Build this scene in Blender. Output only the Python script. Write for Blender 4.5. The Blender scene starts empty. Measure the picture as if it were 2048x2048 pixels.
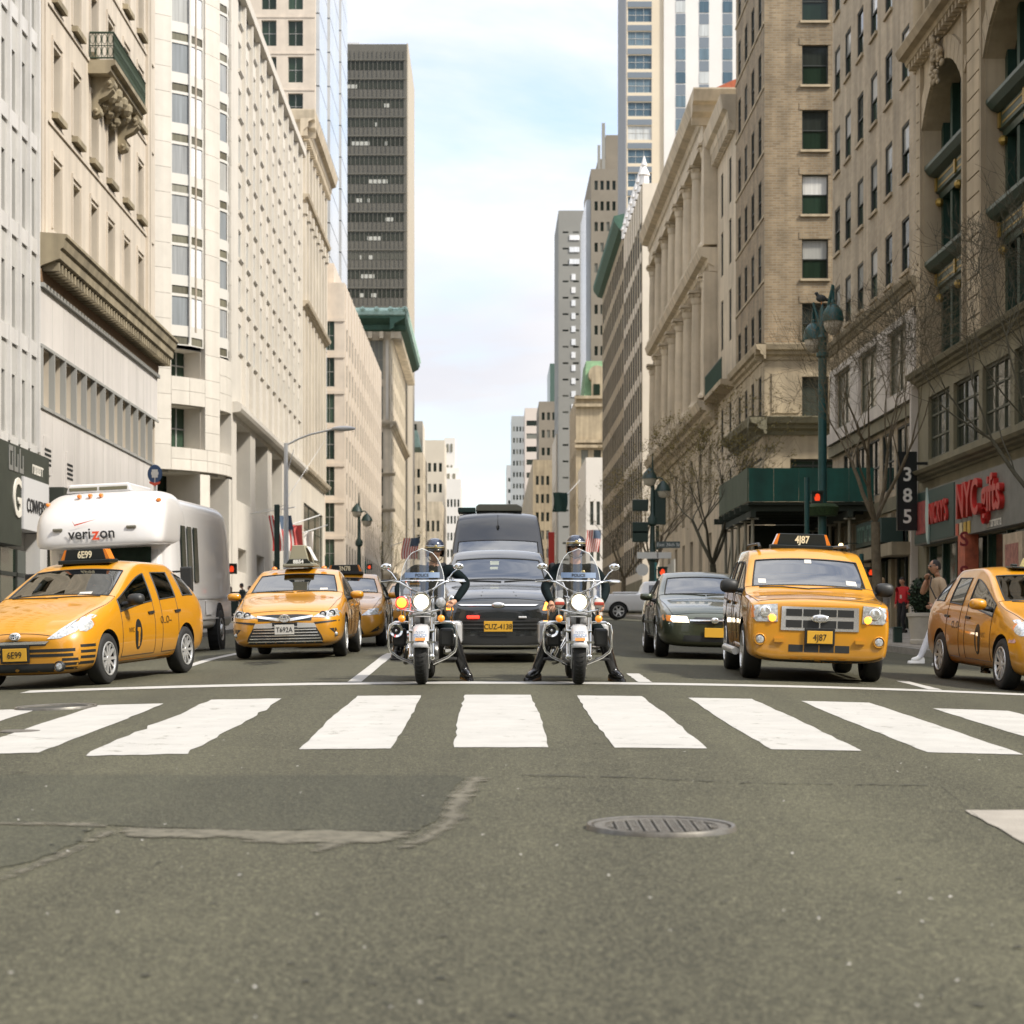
import bpy, bmesh, math, random
from mathutils import Vector, Matrix, noise as mnoise
from mathutils.bvhtree import BVHTree
R = math.radians
random.seed(7)
SC = bpy.context.scene
COL = SC.collection

# ---------------------------------------------------------------- camera
FPX, VPX, HZY, EYE = 4300.0, 980.0, 1280.0, 1.3
cam_d = bpy.data.cameras.new('camera')
cam = bpy.data.objects.new('camera', cam_d); COL.objects.link(cam)
cam.location = (0, 0, EYE); cam.rotation_euler = (R(90), 0, 0)
cam_d.sensor_width = 36; cam_d.lens = 36 * FPX / 2048
cam_d.shift_x = (1024 - VPX) / 2048; cam_d.shift_y = (HZY - 1024) / 2048
cam_d.clip_start = .1; cam_d.clip_end = 6000
cam_d.dof.use_dof = True; cam_d.dof.focus_distance = 26.5; cam_d.dof.aperture_fstop = 3.6
SC.camera = cam
# ---------------------------------------------------------------- sky and sun
SUN_EL, SUN_AZ = 46, 118          # azimuth clockwise from the street axis (+Y): behind and to the right
w = bpy.data.worlds.new('World'); SC.world = w; w.use_nodes = True
nt = w.node_tree; nt.nodes.clear()
def N(t, tree=None, **k):
 n = (tree or nt).nodes.new(t)
 for a, b in k.items(): setattr(n, a, b)
 return n
out = N('ShaderNodeOutputWorld'); bg = N('ShaderNodeBackground'); bg.inputs[1].default_value = .115
sky = N('ShaderNodeTexSky', sky_type='NISHITA'); sky.sun_disc = False
sky.sun_elevation = R(SUN_EL); sky.sun_rotation = R(SUN_AZ); sky.air_density = 1.1; sky.dust_density = .8; sky.ozone_density = 3.0
tc = N('ShaderNodeTexCoord'); mp = N('ShaderNodeMapping'); mp.inputs['Scale'].default_value = (1, 1, 2.6)
mp.inputs['Location'].default_value = (5.2, 8.1, .05)
n1 = N('ShaderNodeTexNoise'); n1.inputs['Scale'].default_value = 3.6; n1.inputs['Detail'].default_value = 7; n1.inputs['Roughness'].default_value = .55
n1.inputs['Distortion'].default_value = .3
cr = N('ShaderNodeValToRGB'); cr.color_ramp.elements[0].position = .38; cr.color_ramp.elements[1].position = .57
cr.color_ramp.elements[0].color = (.26, .26, .26, 1)
n2 = N('ShaderNodeTexNoise'); n2.inputs['Scale'].default_value = 5; n2.inputs['Detail'].default_value = 5
cr2 = N('ShaderNodeValToRGB'); cr2.color_ramp.elements[0].color = (6.5, 6.55, 7.0, 1); cr2.color_ramp.elements[1].color = (7.8, 7.65, 7.7, 1)
cr2.color_ramp.elements[0].position = .35; cr2.color_ramp.elements[1].position = .6
mx = N('ShaderNodeMix', data_type='RGBA')
L = nt.links.new
L(tc.outputs['Generated'], mp.inputs['Vector']); L(mp.outputs[0], n1.inputs['Vector']); L(mp.outputs[0], n2.inputs['Vector'])
L(n1.outputs['Fac'], cr.inputs[0]); L(n2.outputs['Fac'], cr2.inputs[0])
# cloud deck: luminance grows towards the zenith as under a standard overcast sky, roughly (1 + sin h) / 2
sz_ = N('ShaderNodeSeparateXYZ'); L(tc.outputs['Generated'], sz_.inputs[0])
ma = N('ShaderNodeMath', operation='MULTIPLY_ADD'); ma.inputs[1].default_value = .55; ma.inputs[2].default_value = .45; L(sz_.outputs[2], ma.inputs[0])
mc = N('ShaderNodeMath', operation='MAXIMUM'); mc.inputs[1].default_value = .3; L(ma.outputs[0], mc.inputs[0])
vm = N('ShaderNodeVectorMath', operation='SCALE'); L(cr2.outputs[0], vm.inputs[0]); L(mc.outputs[0], vm.inputs['Scale'])
L(cr.outputs[0], mx.inputs[0]); L(sky.outputs[0], mx.inputs[6]); L(vm.outputs[0], mx.inputs[7])
L(mx.outputs[2], bg.inputs[0]); L(bg.outputs[0], out.inputs[0])
sd = bpy.data.lights.new('sun', 'SUN'); sd.energy = 2.5; sd.angle = R(7); sd.color = (1, .93, .82)
sun = bpy.data.objects.new('sun', sd); COL.objects.link(sun)
az, el = R(SUN_AZ), R(SUN_EL)
sdir = Vector((math.sin(az) * math.cos(el), math.cos(az) * math.cos(el), math.sin(el)))
sun.rotation_euler = sdir.to_track_quat('Z', 'Y').to_euler(); sun.location = (40, -40, 90)
SC.view_settings.view_transform = 'Standard'; SC.view_settings.look = 'None'
SC.view_settings.exposure = 1.18; SC.view_settings.gamma = 1
SC.render.engine = 'CYCLES'
cy = SC.cycles
cy.use_denoising = True; cy.max_bounces = 8; cy.diffuse_bounces = 3; cy.glossy_bounces = 4; cy.transparent_max_bounces = 12; cy.transmission_bounces = 4
cy.sample_clamp_indirect = 6; cy.caustics_reflective = False; cy.caustics_refractive = False
SC.render.film_transparent = False

# ---------------------------------------------------------------- helpers
def YL(px, X=15): return X * FPX / abs(px - VPX)          # depth at which a facade line X crosses an image column
def ZP(py, Y): return EYE + (HZY - py) / FPX * Y
def at(px, py, Y): return Vector(((px - VPX) / FPX * Y, Y, ZP(py, Y)))
def prof(Y):
 if Y < 35: return .0302 * Y
 if Y < 150: return .0302 * 35 + .0189 * (Y - 35)
 return .0302 * 35 + .0189 * 115 + .004 * (Y - 150)
def zroad(X, Y): return prof(Y) - .0035 * X * X
def zwalk(Y): return prof(Y) - .15
def road_at(px, py):
 dx, dy = (px - VPX) / FPX, (py - HZY) / FPX
 Y = 20.
 for _ in range(40):
  Y = max(2., (EYE - zroad(dx * Y, Y)) / dy if dy > 1e-4 else 60) * .5 + Y * .5
 return dx * Y, Y
def C(r, g, b):
 f = lambda c: (c / 255 / 12.92) if c / 255 <= .04045 else ((c / 255 + .055) / 1.055) ** 2.4
 return (f(r), f(g), f(b), 1)

MATS = {}
def M(name, col=(.5, .5, .5, 1), rough=.6, metal=0., var=0., vscale=1., stretch=(1, 1, 1), bump=0., bscale=30., emit=None, es=0.,
 coat=0., spec=.5, col2=None, rnd=0., local=False, detail=5, streak=0.):
 if name in MATS: return MATS[name]
 m = bpy.data.materials.new(name); m.use_nodes = True; MATS[name] = m
 t = m.node_tree; b = t.nodes['Principled BSDF']; lk = t.links.new
 col = tuple(col) if len(col) == 4 else tuple(col) + (1,)
 b.inputs['Base Color'].default_value = col; b.inputs['Roughness'].default_value = rough; b.inputs['Metallic'].default_value = metal
 b.inputs['Specular IOR Level'].default_value = spec
 if coat: b.inputs['Coat Weight'].default_value = coat; b.inputs['Coat Roughness'].default_value = .03
 if emit: b.inputs['Emission Color'].default_value = tuple(emit)[:3] + (1,); b.inputs['Emission Strength'].default_value = es
 src = None
 if var or bump or streak or rnd:
  if local: src = N('ShaderNodeTexCoord', t).outputs['Object']
  else: src = N('ShaderNodeNewGeometry', t).outputs['Position']
  mpn = N('ShaderNodeMapping', t); mpn.inputs['Scale'].default_value = stretch; lk(src, mpn.inputs[0]); src = mpn.outputs[0]
 cur = None
 if var:
  nn = N('ShaderNodeTexNoise', t); nn.inputs['Scale'].default_value = vscale; nn.inputs['Detail'].default_value = detail; nn.inputs['Roughness'].default_value = .65
  lk(src, nn.inputs['Vector'])
  rp = N('ShaderNodeValToRGB', t); c2 = col2 or tuple(c * (1 - var) for c in col[:3]) + (1,)
  rp.color_ramp.elements[0].position = .32; rp.color_ramp.elements[1].position = .68
  rp.color_ramp.elements[0].color = c2; rp.color_ramp.elements[1].color = tuple(min(1, c * (1 + var * .5)) for c in col[:3]) + (1,)
  lk(nn.outputs['Fac'], rp.inputs[0]); cur = rp.outputs[0]
 if streak:
  g = N('ShaderNodeNewGeometry', t); mp2 = N('ShaderNodeMapping', t); mp2.inputs['Scale'].default_value = (1.3, 1.3, .07)
  lk(g.outputs['Position'], mp2.inputs[0]); n3 = N('ShaderNodeTexNoise', t); n3.inputs['Scale'].default_value = 1.1; n3.inputs['Detail'].default_value = 6
  lk(mp2.outputs[0], n3.inputs['Vector'])
  r3 = N('ShaderNodeValToRGB', t); r3.color_ramp.elements[0].position = .35; r3.color_ramp.elements[1].position = .62
  r3.color_ramp.elements[0].color = (1 - streak,) * 3 + (1,); r3.color_ramp.elements[1].color = (1, 1, 1, 1)
  lk(n3.outputs['Fac'], r3.inputs[0])
  mm = N('ShaderNodeMix', t, data_type='RGBA', blend_type='MULTIPLY'); mm.inputs[0].default_value = 1
  if cur: lk(cur, mm.inputs[6])
  else: mm.inputs[6].default_value = col
  lk(r3.outputs[0], mm.inputs[7]); cur = mm.outputs[2]
 if rnd:
  oi = N('ShaderNodeObjectInfo', t); hv = N('ShaderNodeHueSaturation', t)
  mr = N('ShaderNodeMapRange', t); mr.inputs[3].default_value = 1 - rnd; mr.inputs[4].default_value = 1 + rnd
  lk(oi.outputs['Random'], mr.inputs[0]); lk(mr.outputs[0], hv.inputs['Value'])
  if cur: lk(cur, hv.inputs['Color'])
  else: hv.inputs['Color'].default_value = col
  cur = hv.outputs[0]
 if cur: lk(cur, b.inputs['Base Color'])
 if bump:
  nb = N('ShaderNodeTexNoise', t); nb.inputs['Scale'].default_value = bscale; nb.inputs['Detail'].default_value = 4; lk(src, nb.inputs['Vector'])
  bm_ = N('ShaderNodeBump', t); bm_.inputs['Strength'].default_value = bump; bm_.inputs['Distance'].default_value = .02
  lk(nb.outputs['Fac'], bm_.inputs['Height']); lk(bm_.outputs[0], b.inputs['Normal'])
 return m

def brick_mat(name, c1, c2, mortar, bw, bh, ms=.012, var=.25, rough=.85, bump=.4, off=.5, streak=.25):
 """coursed masonry too small to pick apart: colour and fine relief only"""
 if name in MATS: return MATS[name]
 m = bpy.data.materials.new(name); m.use_nodes = True; MATS[name] = m
 t = m.node_tree; b = t.nodes['Principled BSDF']; lk = t.links.new; b.inputs['Roughness'].default_value = rough
 g = N('ShaderNodeNewGeometry', t); sp = N('ShaderNodeSeparateXYZ', t); lk(g.outputs['Position'], sp.inputs[0])
 ad = N('ShaderNodeMath', t, operation='ADD'); lk(sp.outputs[0], ad.inputs[0]); lk(sp.outputs[1], ad.inputs[1])
 cb = N('ShaderNodeCombineXYZ', t); lk(ad.outputs[0], cb.inputs[0]); lk(sp.outputs[2], cb.inputs[1])
 bt = N('ShaderNodeTexBrick', t); lk(cb.outputs[0], bt.inputs['Vector']); bt.offset = off
 bt.inputs['Color1'].default_value = c1; bt.inputs['Color2'].default_value = c2; bt.inputs['Mortar'].default_value = mortar
 bt.inputs['Scale'].default_value = 1; bt.inputs['Mortar Size'].default_value = ms; bt.inputs['Brick Width'].default_value = bw; bt.inputs['Row Height'].default_value = bh
 nn = N('ShaderNodeTexNoise', t); nn.inputs['Scale'].default_value = .8; nn.inputs['Detail'].default_value = 6; lk(g.outputs['Position'], nn.inputs['Vector'])
 mp2 = N('ShaderNodeMapping', t); mp2.inputs['Scale'].default_value = (1.5, 1.5, .08); lk(g.outputs['Position'], mp2.inputs[0])
 n3 = N('ShaderNodeTexNoise', t); n3.inputs['Scale'].default_value = 1; n3.inputs['Detail'].default_value = 5; lk(mp2.outputs[0], n3.inputs['Vector'])
 def ramp(src, lo, hi, a, c):
  r = N('ShaderNodeValToRGB', t); r.color_ramp.elements[0].position = a; r.color_ramp.elements[1].position = c
  r.color_ramp.elements[0].color = (lo,) * 3 + (1,); r.color_ramp.elements[1].color = (hi,) * 3 + (1,); lk(src, r.inputs[0]); return r.outputs[0]
 m1 = N('ShaderNodeMix', t, data_type='RGBA', blend_type='MULTIPLY'); m1.inputs[0].default_value = 1
 lk(bt.outputs['Color'], m1.inputs[6]); lk(ramp(nn.outputs['Fac'], 1 - var, 1 + var * .3, .3, .7), m1.inputs[7])
 m2 = N('ShaderNodeMix', t, data_type='RGBA', blend_type='MULTIPLY'); m2.inputs[0].default_value = 1
 lk(m1.outputs[2], m2.inputs[6]); lk(ramp(n3.outputs['Fac'], 1 - streak, 1., .35, .6), m2.inputs[7])
 lk(m2.outputs[2], b.inputs['Base Color'])
 bp = N('ShaderNodeBump', t); bp.inputs['Strength'].default_value = bump; bp.inputs['Distance'].default_value = .01; bp.invert = True
 lk(bt.outputs['Fac'], bp.inputs['Height']); lk(bp.outputs[0], b.inputs['Normal'])
 return m

def glass_mat(name, tint=(.35, .42, .42), ior=1.9, rough=.01):
 """clear vehicle glass: fresnel mirror over tinted transparency"""
 if name in MATS: return MATS[name]
 m = bpy.data.materials.new(name); m.use_nodes = True; MATS[name] = m
 t = m.node_tree; t.nodes.clear(); lk = t.links.new
 o = N('ShaderNodeOutputMaterial', t); mxs = N('ShaderNodeMixShader', t); fr = N('ShaderNodeFresnel', t); fr.inputs[0].default_value = ior
 tr = N('ShaderNodeBsdfTransparent', t); tr.inputs[0].default_value = tint + (1,)
 gl = N('ShaderNodeBsdfGlossy', t); gl.inputs['Roughness'].default_value = rough; gl.inputs['Color'].default_value = (.95, .97, .98, 1)
 lk(fr.outputs[0], mxs.inputs[0]); lk(tr.outputs[0], mxs.inputs[1]); lk(gl.outputs[0], mxs.inputs[2]); lk(mxs.outputs[0], o.inputs[0])
 return m

def tag(o, label=None, cat=None, group=None, kind=None):
 if label: o['label'] = label
 if cat: o['category'] = cat
 if group: o['group'] = group
 if kind: o['kind'] = kind
 return o
def link(name, data, parent=None, loc=None):
 o = bpy.data.objects.new(name, data); COL.objects.link(o)
 if parent: o.parent = parent
 if loc is not None: o.location = loc
 return o
def empty(name, loc=(0, 0, 0), label=None, cat=None, group=None):
 o = link(name, None); o.location = loc; o.empty_display_size = .3
 return tag(o, label, cat, group)
def copy_tree(o, parent=None):
 c = o.copy(); COL.objects.link(c); c.parent = parent
 for ch in list(KIDS.get(o.name, ())): copy_tree(ch, c)
 return c
KIDS = {}
def adopt(child, parent, world=True):
 """parent a mesh that was built in world coordinates (or, world=False, in the parent's own)"""
 child.parent = parent
 if world and parent is not None:
  child.matrix_parent_inverse = Matrix.Translation(ROOTLOC.get(parent.name, Vector((0, 0, 0)))).inverted()
 KIDS.setdefault(parent.name, []).append(child)
 return child
ROOTLOC = {}
def root(name, loc, label, cat, group=None):
 o = empty(name, loc, label, cat, group); ROOTLOC[o.name] = Vector(loc); return o

class MB:
 def __init__(s, T=None): s.v = []; s.f = []; s.m = []; s.T = T
 def add(s, vs, fs, m=0):
  b = len(s.v); T = s.T
  for p in vs:
   p = Vector(p); s.v.append(T @ p if T is not None else p)
  for f in fs: s.f.append([b + i for i in f]); s.m.append(m)
 def quad(s, a, b, c, d, m=0): s.add([a, b, c, d], [(0, 1, 2, 3)], m)
 def box(s, x0, x1, y0, y1, z0, z1, m=0):
  if x0 > x1: x0, x1 = x1, x0
  if y0 > y1: y0, y1 = y1, y0
  if z0 > z1: z0, z1 = z1, z0
  s.add([(x0, y0, z0), (x1, y0, z0), (x1, y1, z0), (x0, y1, z0), (x0, y0, z1), (x1, y0, z1), (x1, y1, z1), (x0, y1, z1)],
   [(0, 3, 2, 1), (4, 5, 6, 7), (0, 1, 5, 4), (1, 2, 6, 5), (2, 3, 7, 6), (3, 0, 4, 7)], m)
 def tube(s, pts, r, n=8, m=0, cap=True, closed=False):
  pts = [Vector(p) for p in pts]; k = len(pts)
  rs = r if isinstance(r, (list, tuple)) else [r] * k
  up = None; rings = []
  for i, p in enumerate(pts):
   if closed: d = pts[(i + 1) % k] - pts[i - 1]
   else: d = (pts[min(i + 1, k - 1)] - pts[max(i - 1, 0)])
   if d.length < 1e-9: d = Vector((0, 0, 1))
   d.normalize()
   if up is None:
    up = Vector((0, 0, 1)) if abs(d.z) < .9 else Vector((1, 0, 0))
   a = d.cross(up)
   if a.length < 1e-5: a = d.cross(Vector((0, 1, 0)))
   a.normalize(); up = a.cross(d).normalized()
   rings.append([p + (a * math.cos(2 * math.pi * j / n) + up * math.sin(2 * math.pi * j / n)) * rs[i] for j in range(n)])
  vs = [q for ring in rings for q in ring]; fs = []
  for i in range(k if closed else k - 1):
   i2 = (i + 1) % k
   for j in range(n): fs.append((i * n + j, i * n + (j + 1) % n, i2 * n + (j + 1) % n, i2 * n + j))
  if cap and not closed: fs.append(tuple(range(n))[::-1]); fs.append(tuple((k - 1) * n + j for j in range(n)))
  s.add(vs, fs, m)
 def lathe(s, prof, n=24, o=(0, 0, 0), axis='Z', m=0, a0=0, a1=360):
  o = Vector(o); full = abs(a1 - a0) >= 359.9; k = len(prof); vs = []; fs = []; nn = n if full else n + 1
  for j in range(nn):
   a = R(a0) + R(a1 - a0) * j / n; c, q = math.cos(a), math.sin(a)
   for r, h in prof:
    p = (r * c, r * q, h) if axis == 'Z' else ((h, r * c, r * q) if axis == 'X' else (r * q, h, r * c))
    vs.append(o + Vector(p))
  for j in range(n):
   j2 = (j + 1) % nn
   for i in range(k - 1): fs.append((j * k + i, j2 * k + i, j2 * k + i + 1, j * k + i + 1))
  s.add(vs, fs, m)
 def ball(s, o, r, n=14, k=8, m=0, sc=(1, 1, 1)):
  o = Vector(o); vs = []; fs = []
  for i in range(k + 1):
   th = math.pi * i / k
   for j in range(n):
    a = 2 * math.pi * j / n
    vs.append(o + Vector((r * sc[0] * math.sin(th) * math.cos(a), r * sc[1] * math.sin(th) * math.sin(a), r * sc[2] * math.cos(th))))
  for i in range(k):
   for j in range(n): fs.append((i * n + j, (i + 1) * n + j, (i + 1) * n + (j + 1) % n, i * n + (j + 1) % n))
  s.add(vs, fs, m)
 def prism(s, poly, lo, hi, fn, m=0):
  """poly: 2-D outline, extruded lo..hi, fn(a, b, h) -> point"""
  n = len(poly); vs = [fn(a, b, lo) for a, b in poly] + [fn(a, b, hi) for a, b in poly]
  fs = [tuple(range(n))[::-1], tuple(range(n, 2 * n))] + [(i, (i + 1) % n, n + (i + 1) % n, n + i) for i in range(n)]
  s.add(vs, fs, m)
 def mesh(s, name, mats, smooth=0, weld=False):
  me = bpy.data.meshes.new(name); me.from_pydata([tuple(p) for p in s.v], [], s.f)
  for mt in (mats if isinstance(mats, (list, tuple)) else [mats]): me.materials.append(mt)
  me.polygons.foreach_set('material_index', s.m)
  bm = bmesh.new(); bm.from_mesh(me)
  if weld: bmesh.ops.remove_doubles(bm, verts=bm.verts, dist=1e-4)
  bmesh.ops.recalc_face_normals(bm, faces=bm.faces); bm.to_mesh(me); bm.free()
  if smooth:
   me.polygons.foreach_set('use_smooth', [True] * len(me.polygons))
   me.set_sharp_from_angle(angle=R(smooth))
  me.update(); return me
 def build(s, name, mats, parent=None, world=True, smooth=0, weld=False, bevel=0):
  o = bpy.data.objects.new(name, s.mesh(name, mats, smooth, weld)); COL.objects.link(o)
  if bevel:
   b = o.modifiers.new('bevel', 'BEVEL'); b.width = bevel; b.segments = 2; b.limit_method = 'ANGLE'
  if parent is not None: adopt(o, parent, world)
  return o

def text_mesh(s, size=1., extrude=0., bold=0., align='CENTER', sx=1.):
 c = bpy.data.curves.new('t', 'FONT'); c.body = s; c.size = size; c.extrude = extrude; c.offset = bold
 c.align_x = align; c.align_y = 'CENTER'; c.resolution_u = 3
 o = bpy.data.objects.new('t', c); COL.objects.link(o); bpy.context.view_layer.update()
 me = bpy.data.meshes.new_from_object(o.evaluated_get(bpy.context.evaluated_depsgraph_get()))
 bpy.data.objects.remove(o); bpy.data.curves.remove(c)
 if sx != 1:
  for v in me.vertices: v.co.x *= sx
 me.materials.clear(); return me
def text(name, s, size, T, mat, parent=None, extrude=.002, bold=0., world=True, sx=1., align='CENTER'):
 """flat lettering: local x right, y up; T maps it into place"""
 me = text_mesh(s, size, extrude, bold, align, sx); me.transform(T); me.materials.append(mat)
 o = bpy.data.objects.new(name, me); COL.objects.link(o)
 if parent is not None: adopt(o, parent, world)
 return o
def smudge(name, n, w_, h, T, mat, parent, seed=1):
 """lettering too blurred to read: a row of letter-sized strokes"""
 rr = random.Random(seed); mb = MB(T)
 for i in range(n):
  x = -w_ / 2 + w_ * i / n; u = w_ / n * .78; a = rr.random()
  mb.box(x, x + u * .25, -h / 2, h / 2, 0, .01)
  if a < .7: mb.box(x + u * .25, x + u, h * .28, h / 2, 0, .01)
  if a > .3: mb.box(x + u * .75, x + u, -h / 2, h * .25, 0, .01)
  if a > .5: mb.box(x + u * .25, x + u * .75, -h / 2, -h * .3, 0, .01)
 return mb.build(name, mat, parent)
def basis(o, x, y, z):
 m = Matrix.Identity(4)
 for i, c in enumerate((x, y, z, o)):
  for j in range(3): m[j][i] = c[j]
 return m
def T_south(x, y, z): return basis((x, y, z), (1, 0, 0), (0, 0, 1), (0, -1, 0))       # reads from the camera
def T_west(x, y, z): return basis((x, y, z), (0, -1, 0), (0, 0, 1), (-1, 0, 0))       # on the right-hand facades
def T_east(x, y, z): return basis((x, y, z), (0, 1, 0), (0, 0, 1), (1, 0, 0))         # on the left-hand facades
# ================================================================ ground, road, pavements
def asphalt(name, base, dark, speck, vs=1.2):
 m = bpy.data.materials.new(name); m.use_nodes = True; MATS[name] = m
 t = m.node_tree; b = t.nodes['Principled BSDF']; lk = t.links.new; b.inputs['Roughness'].default_value = .82; b.inputs['Specular IOR Level'].default_value = .35
 g = N('ShaderNodeNewGeometry', t)
 a = N('ShaderNodeTexNoise', t); a.inputs['Scale'].default_value = vs; a.inputs['Detail'].default_value = 6; a.inputs['Roughness'].default_value = .6; lk(g.outputs['Position'], a.inputs['Vector'])
 r = N('ShaderNodeValToRGB', t); r.color_ramp.elements[0].position = .3; r.color_ramp.elements[1].position = .7
 r.color_ramp.elements[0].color = dark; r.color_ramp.elements[1].color = base; lk(a.outputs['Fac'], r.inputs[0])
 # long soft wheel tracks along the street
 mp_ = N('ShaderNodeMapping', t); mp_.inputs['Scale'].default_value = (.9, .03, 1); lk(g.outputs['Position'], mp_.inputs[0])
 tr = N('ShaderNodeTexNoise', t); tr.inputs['Scale'].default_value = 1.; tr.inputs['Detail'].default_value = 3; lk(mp_.outputs[0], tr.inputs['Vector'])
 rt = N('ShaderNodeValToRGB', t); rt.color_ramp.elements[0].color = (.66, .66, .66, 1); rt.color_ramp.elements[1].color = (1.2, 1.2, 1.2, 1); rt.color_ramp.elements[0].position = .35; rt.color_ramp.elements[1].position = .65
 lk(tr.outputs['Fac'], rt.inputs[0])
 mm = N('ShaderNodeMix', t, data_type='RGBA', blend_type='MULTIPLY'); mm.inputs[0].default_value = 1; lk(r.outputs[0], mm.inputs[6]); lk(rt.outputs[0], mm.inputs[7])
 # stone chips of the aggregate
 v = N('ShaderNodeTexVoronoi', t); v.inputs['Scale'].default_value = 95; lk(g.outputs['Position'], v.inputs['Vector'])
 wn = N('ShaderNodeSeparateColor', t); lk(v.outputs['Color'], wn.inputs[0])
 gt = N('ShaderNodeValToRGB', t); gt.color_ramp.elements[0].position = .48; gt.color_ramp.elements[1].position = .98
 gt.color_ramp.elements[0].color = (0, 0, 0, 1); gt.color_ramp.elements[1].color = (.55, .55, .55, 1); lk(wn.outputs[0], gt.inputs[0])
 m2 = N('ShaderNodeMix', t, data_type='RGBA'); lk(gt.outputs[0], m2.inputs[0]); lk(mm.outputs[2], m2.inputs[6]); m2.inputs[7].default_value = speck
 f2 = N('ShaderNodeTexNoise', t); f2.inputs['Scale'].default_value = 34; f2.inputs['Detail'].default_value = 5; f2.inputs['Roughness'].default_value = .8; lk(g.outputs['Position'], f2.inputs['Vector'])
 r2 = N('ShaderNodeValToRGB', t); r2.color_ramp.elements[0].color = (.48, .48, .48, 1); r2.color_ramp.elements[1].color = (1.48, 1.48, 1.48, 1); r2.color_ramp.elements[0].position = .35; r2.color_ramp.elements[1].position = .66
 lk(f2.outputs['Fac'], r2.inputs[0])
 m3 = N('ShaderNodeMix', t, data_type='RGBA', blend_type='MULTIPLY'); m3.inputs[0].default_value = 1; lk(m2.outputs[2], m3.inputs[6]); lk(r2.outputs[0], m3.inputs[7])
 lk(m3.outputs[2], b.inputs['Base Color'])
 bp = N('ShaderNodeBump', t); bp.inputs['Strength'].default_value = .55; bp.inputs['Distance'].default_value = .006
 lk(v.outputs['Distance'], bp.inputs['Height']); lk(bp.outputs[0], b.inputs['Normal'])
 return m
ASPH = asphalt('asphalt', (.060, .058, .036, 1), (.043, .042, .026, 1), (.19, .18, .115, 1))
ASPH_D = asphalt('asphalt_newer', (.047, .047, .030, 1), (.035, .036, .023, 1), (.135, .13, .085, 1))
def worn(name, col, lo, hi, sc):
 m = M(name, col, .9, var=.4, vscale=9); t = m.node_tree; lk = t.links.new; o = t.nodes['Material Output']; b = t.nodes['Principled BSDF']
 g = N('ShaderNodeNewGeometry', t); n_ = N('ShaderNodeTexNoise', t); n_.inputs['Scale'].default_value = sc; n_.inputs['Detail'].default_value = 8; n_.inputs['Roughness'].default_value = .8; lk(g.outputs['Position'], n_.inputs['Vector'])
 r = N('ShaderNodeValToRGB', t); r.color_ramp.elements[0].position = lo; r.color_ramp.elements[1].position = hi; lk(n_.outputs['Fac'], r.inputs[0])
 x = N('ShaderNodeMixShader', t); tr = N('ShaderNodeBsdfTransparent', t); at_ = N('ShaderNodeAttribute', t); at_.attribute_name = 'edge'; mu = N('ShaderNodeMath', t, operation='MULTIPLY'); lk(r.outputs[0], mu.inputs[0]); lk(at_.outputs['Fac'], mu.inputs[1]); lk(mu.outputs[0], x.inputs[0]); lk(tr.outputs[0], x.inputs[1]); lk(b.outputs[0], x.inputs[2]); lk(x.outputs[0], o.inputs['Surface']); return m
SCAR = worn('worn_tar_scar', (.130, .120, .088, 1), .24, .46, 8); OIL = worn('oil_drips', (.022, .021, .017, 1), .42, .78, 3.2);
CONC = M('concrete_slab', (.30, .275, .235, 1), .85, var=.22, vscale=2.2, bump=.25, bscale=60)
KERB = M('granite_kerb', (.26, .25, .225, 1), .8, var=.3, vscale=3, bump=.2, bscale=50)
def paint_mat():
 m = M('road_paint', (.44, .43, .40, 1), .65, var=.10, vscale=2.5, bump=.25, bscale=90)
 t = m.node_tree; lk = t.links.new; b = t.nodes['Principled BSDF']
 src = b.inputs['Base Color'].links[0].from_socket
 g = N('ShaderNodeNewGeometry', t); n_ = N('ShaderNodeTexNoise', t); n_.inputs['Scale'].default_value = 3.5; n_.inputs['Detail'].default_value = 10; n_.inputs['Roughness'].default_value = .75
 lk(g.outputs['Position'], n_.inputs['Vector'])
 r = N('ShaderNodeValToRGB', t); r.color_ramp.elements[0].position = .35; r.color_ramp.elements[1].position = .41
 lk(n_.outputs['Fac'], r.inputs[0])
 mm = N('ShaderNodeMix', t, data_type='RGBA'); lk(r.outputs[0], mm.inputs[0]); mm.inputs[6].default_value = (.20, .195, .16, 1); lk(src, mm.inputs[7]); lk(mm.outputs[2], b.inputs['Base Color'])
 return m
PAINT = paint_mat()

KX = 9.1
def ysteps(a, b):
 s = [a]; y = a
 while y < b:
  y += 1.5 if y < 40 else (4 if y < 160 else 40)
  s.append(min(y, b))
 return s
mb = MB(); ys = ysteps(-160, 1300)
for a, b in zip(ys, ys[1:]):
 mb.quad((-420, a, prof(a) - .34), (420, a, prof(a) - .34), (420, b, prof(b) - .34), (-420, b, prof(b) - .34))
tag(mb.build('ground', ASPH, weld=True), kind='structure')
mb = MB(); xs = [-KX + 2 * KX * i / 16 for i in range(17)]
for a, b in zip(ys, ys[1:]):
 for c, d in zip(xs, xs[1:]):
  mb.quad((c, a, zroad(c, a)), (d, a, zroad(d, a)), (d, b, zroad(d, b)), (c, b, zroad(c, b)))
road = tag(mb.build('road', ASPH, weld=True, smooth=60), kind='structure')

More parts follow.
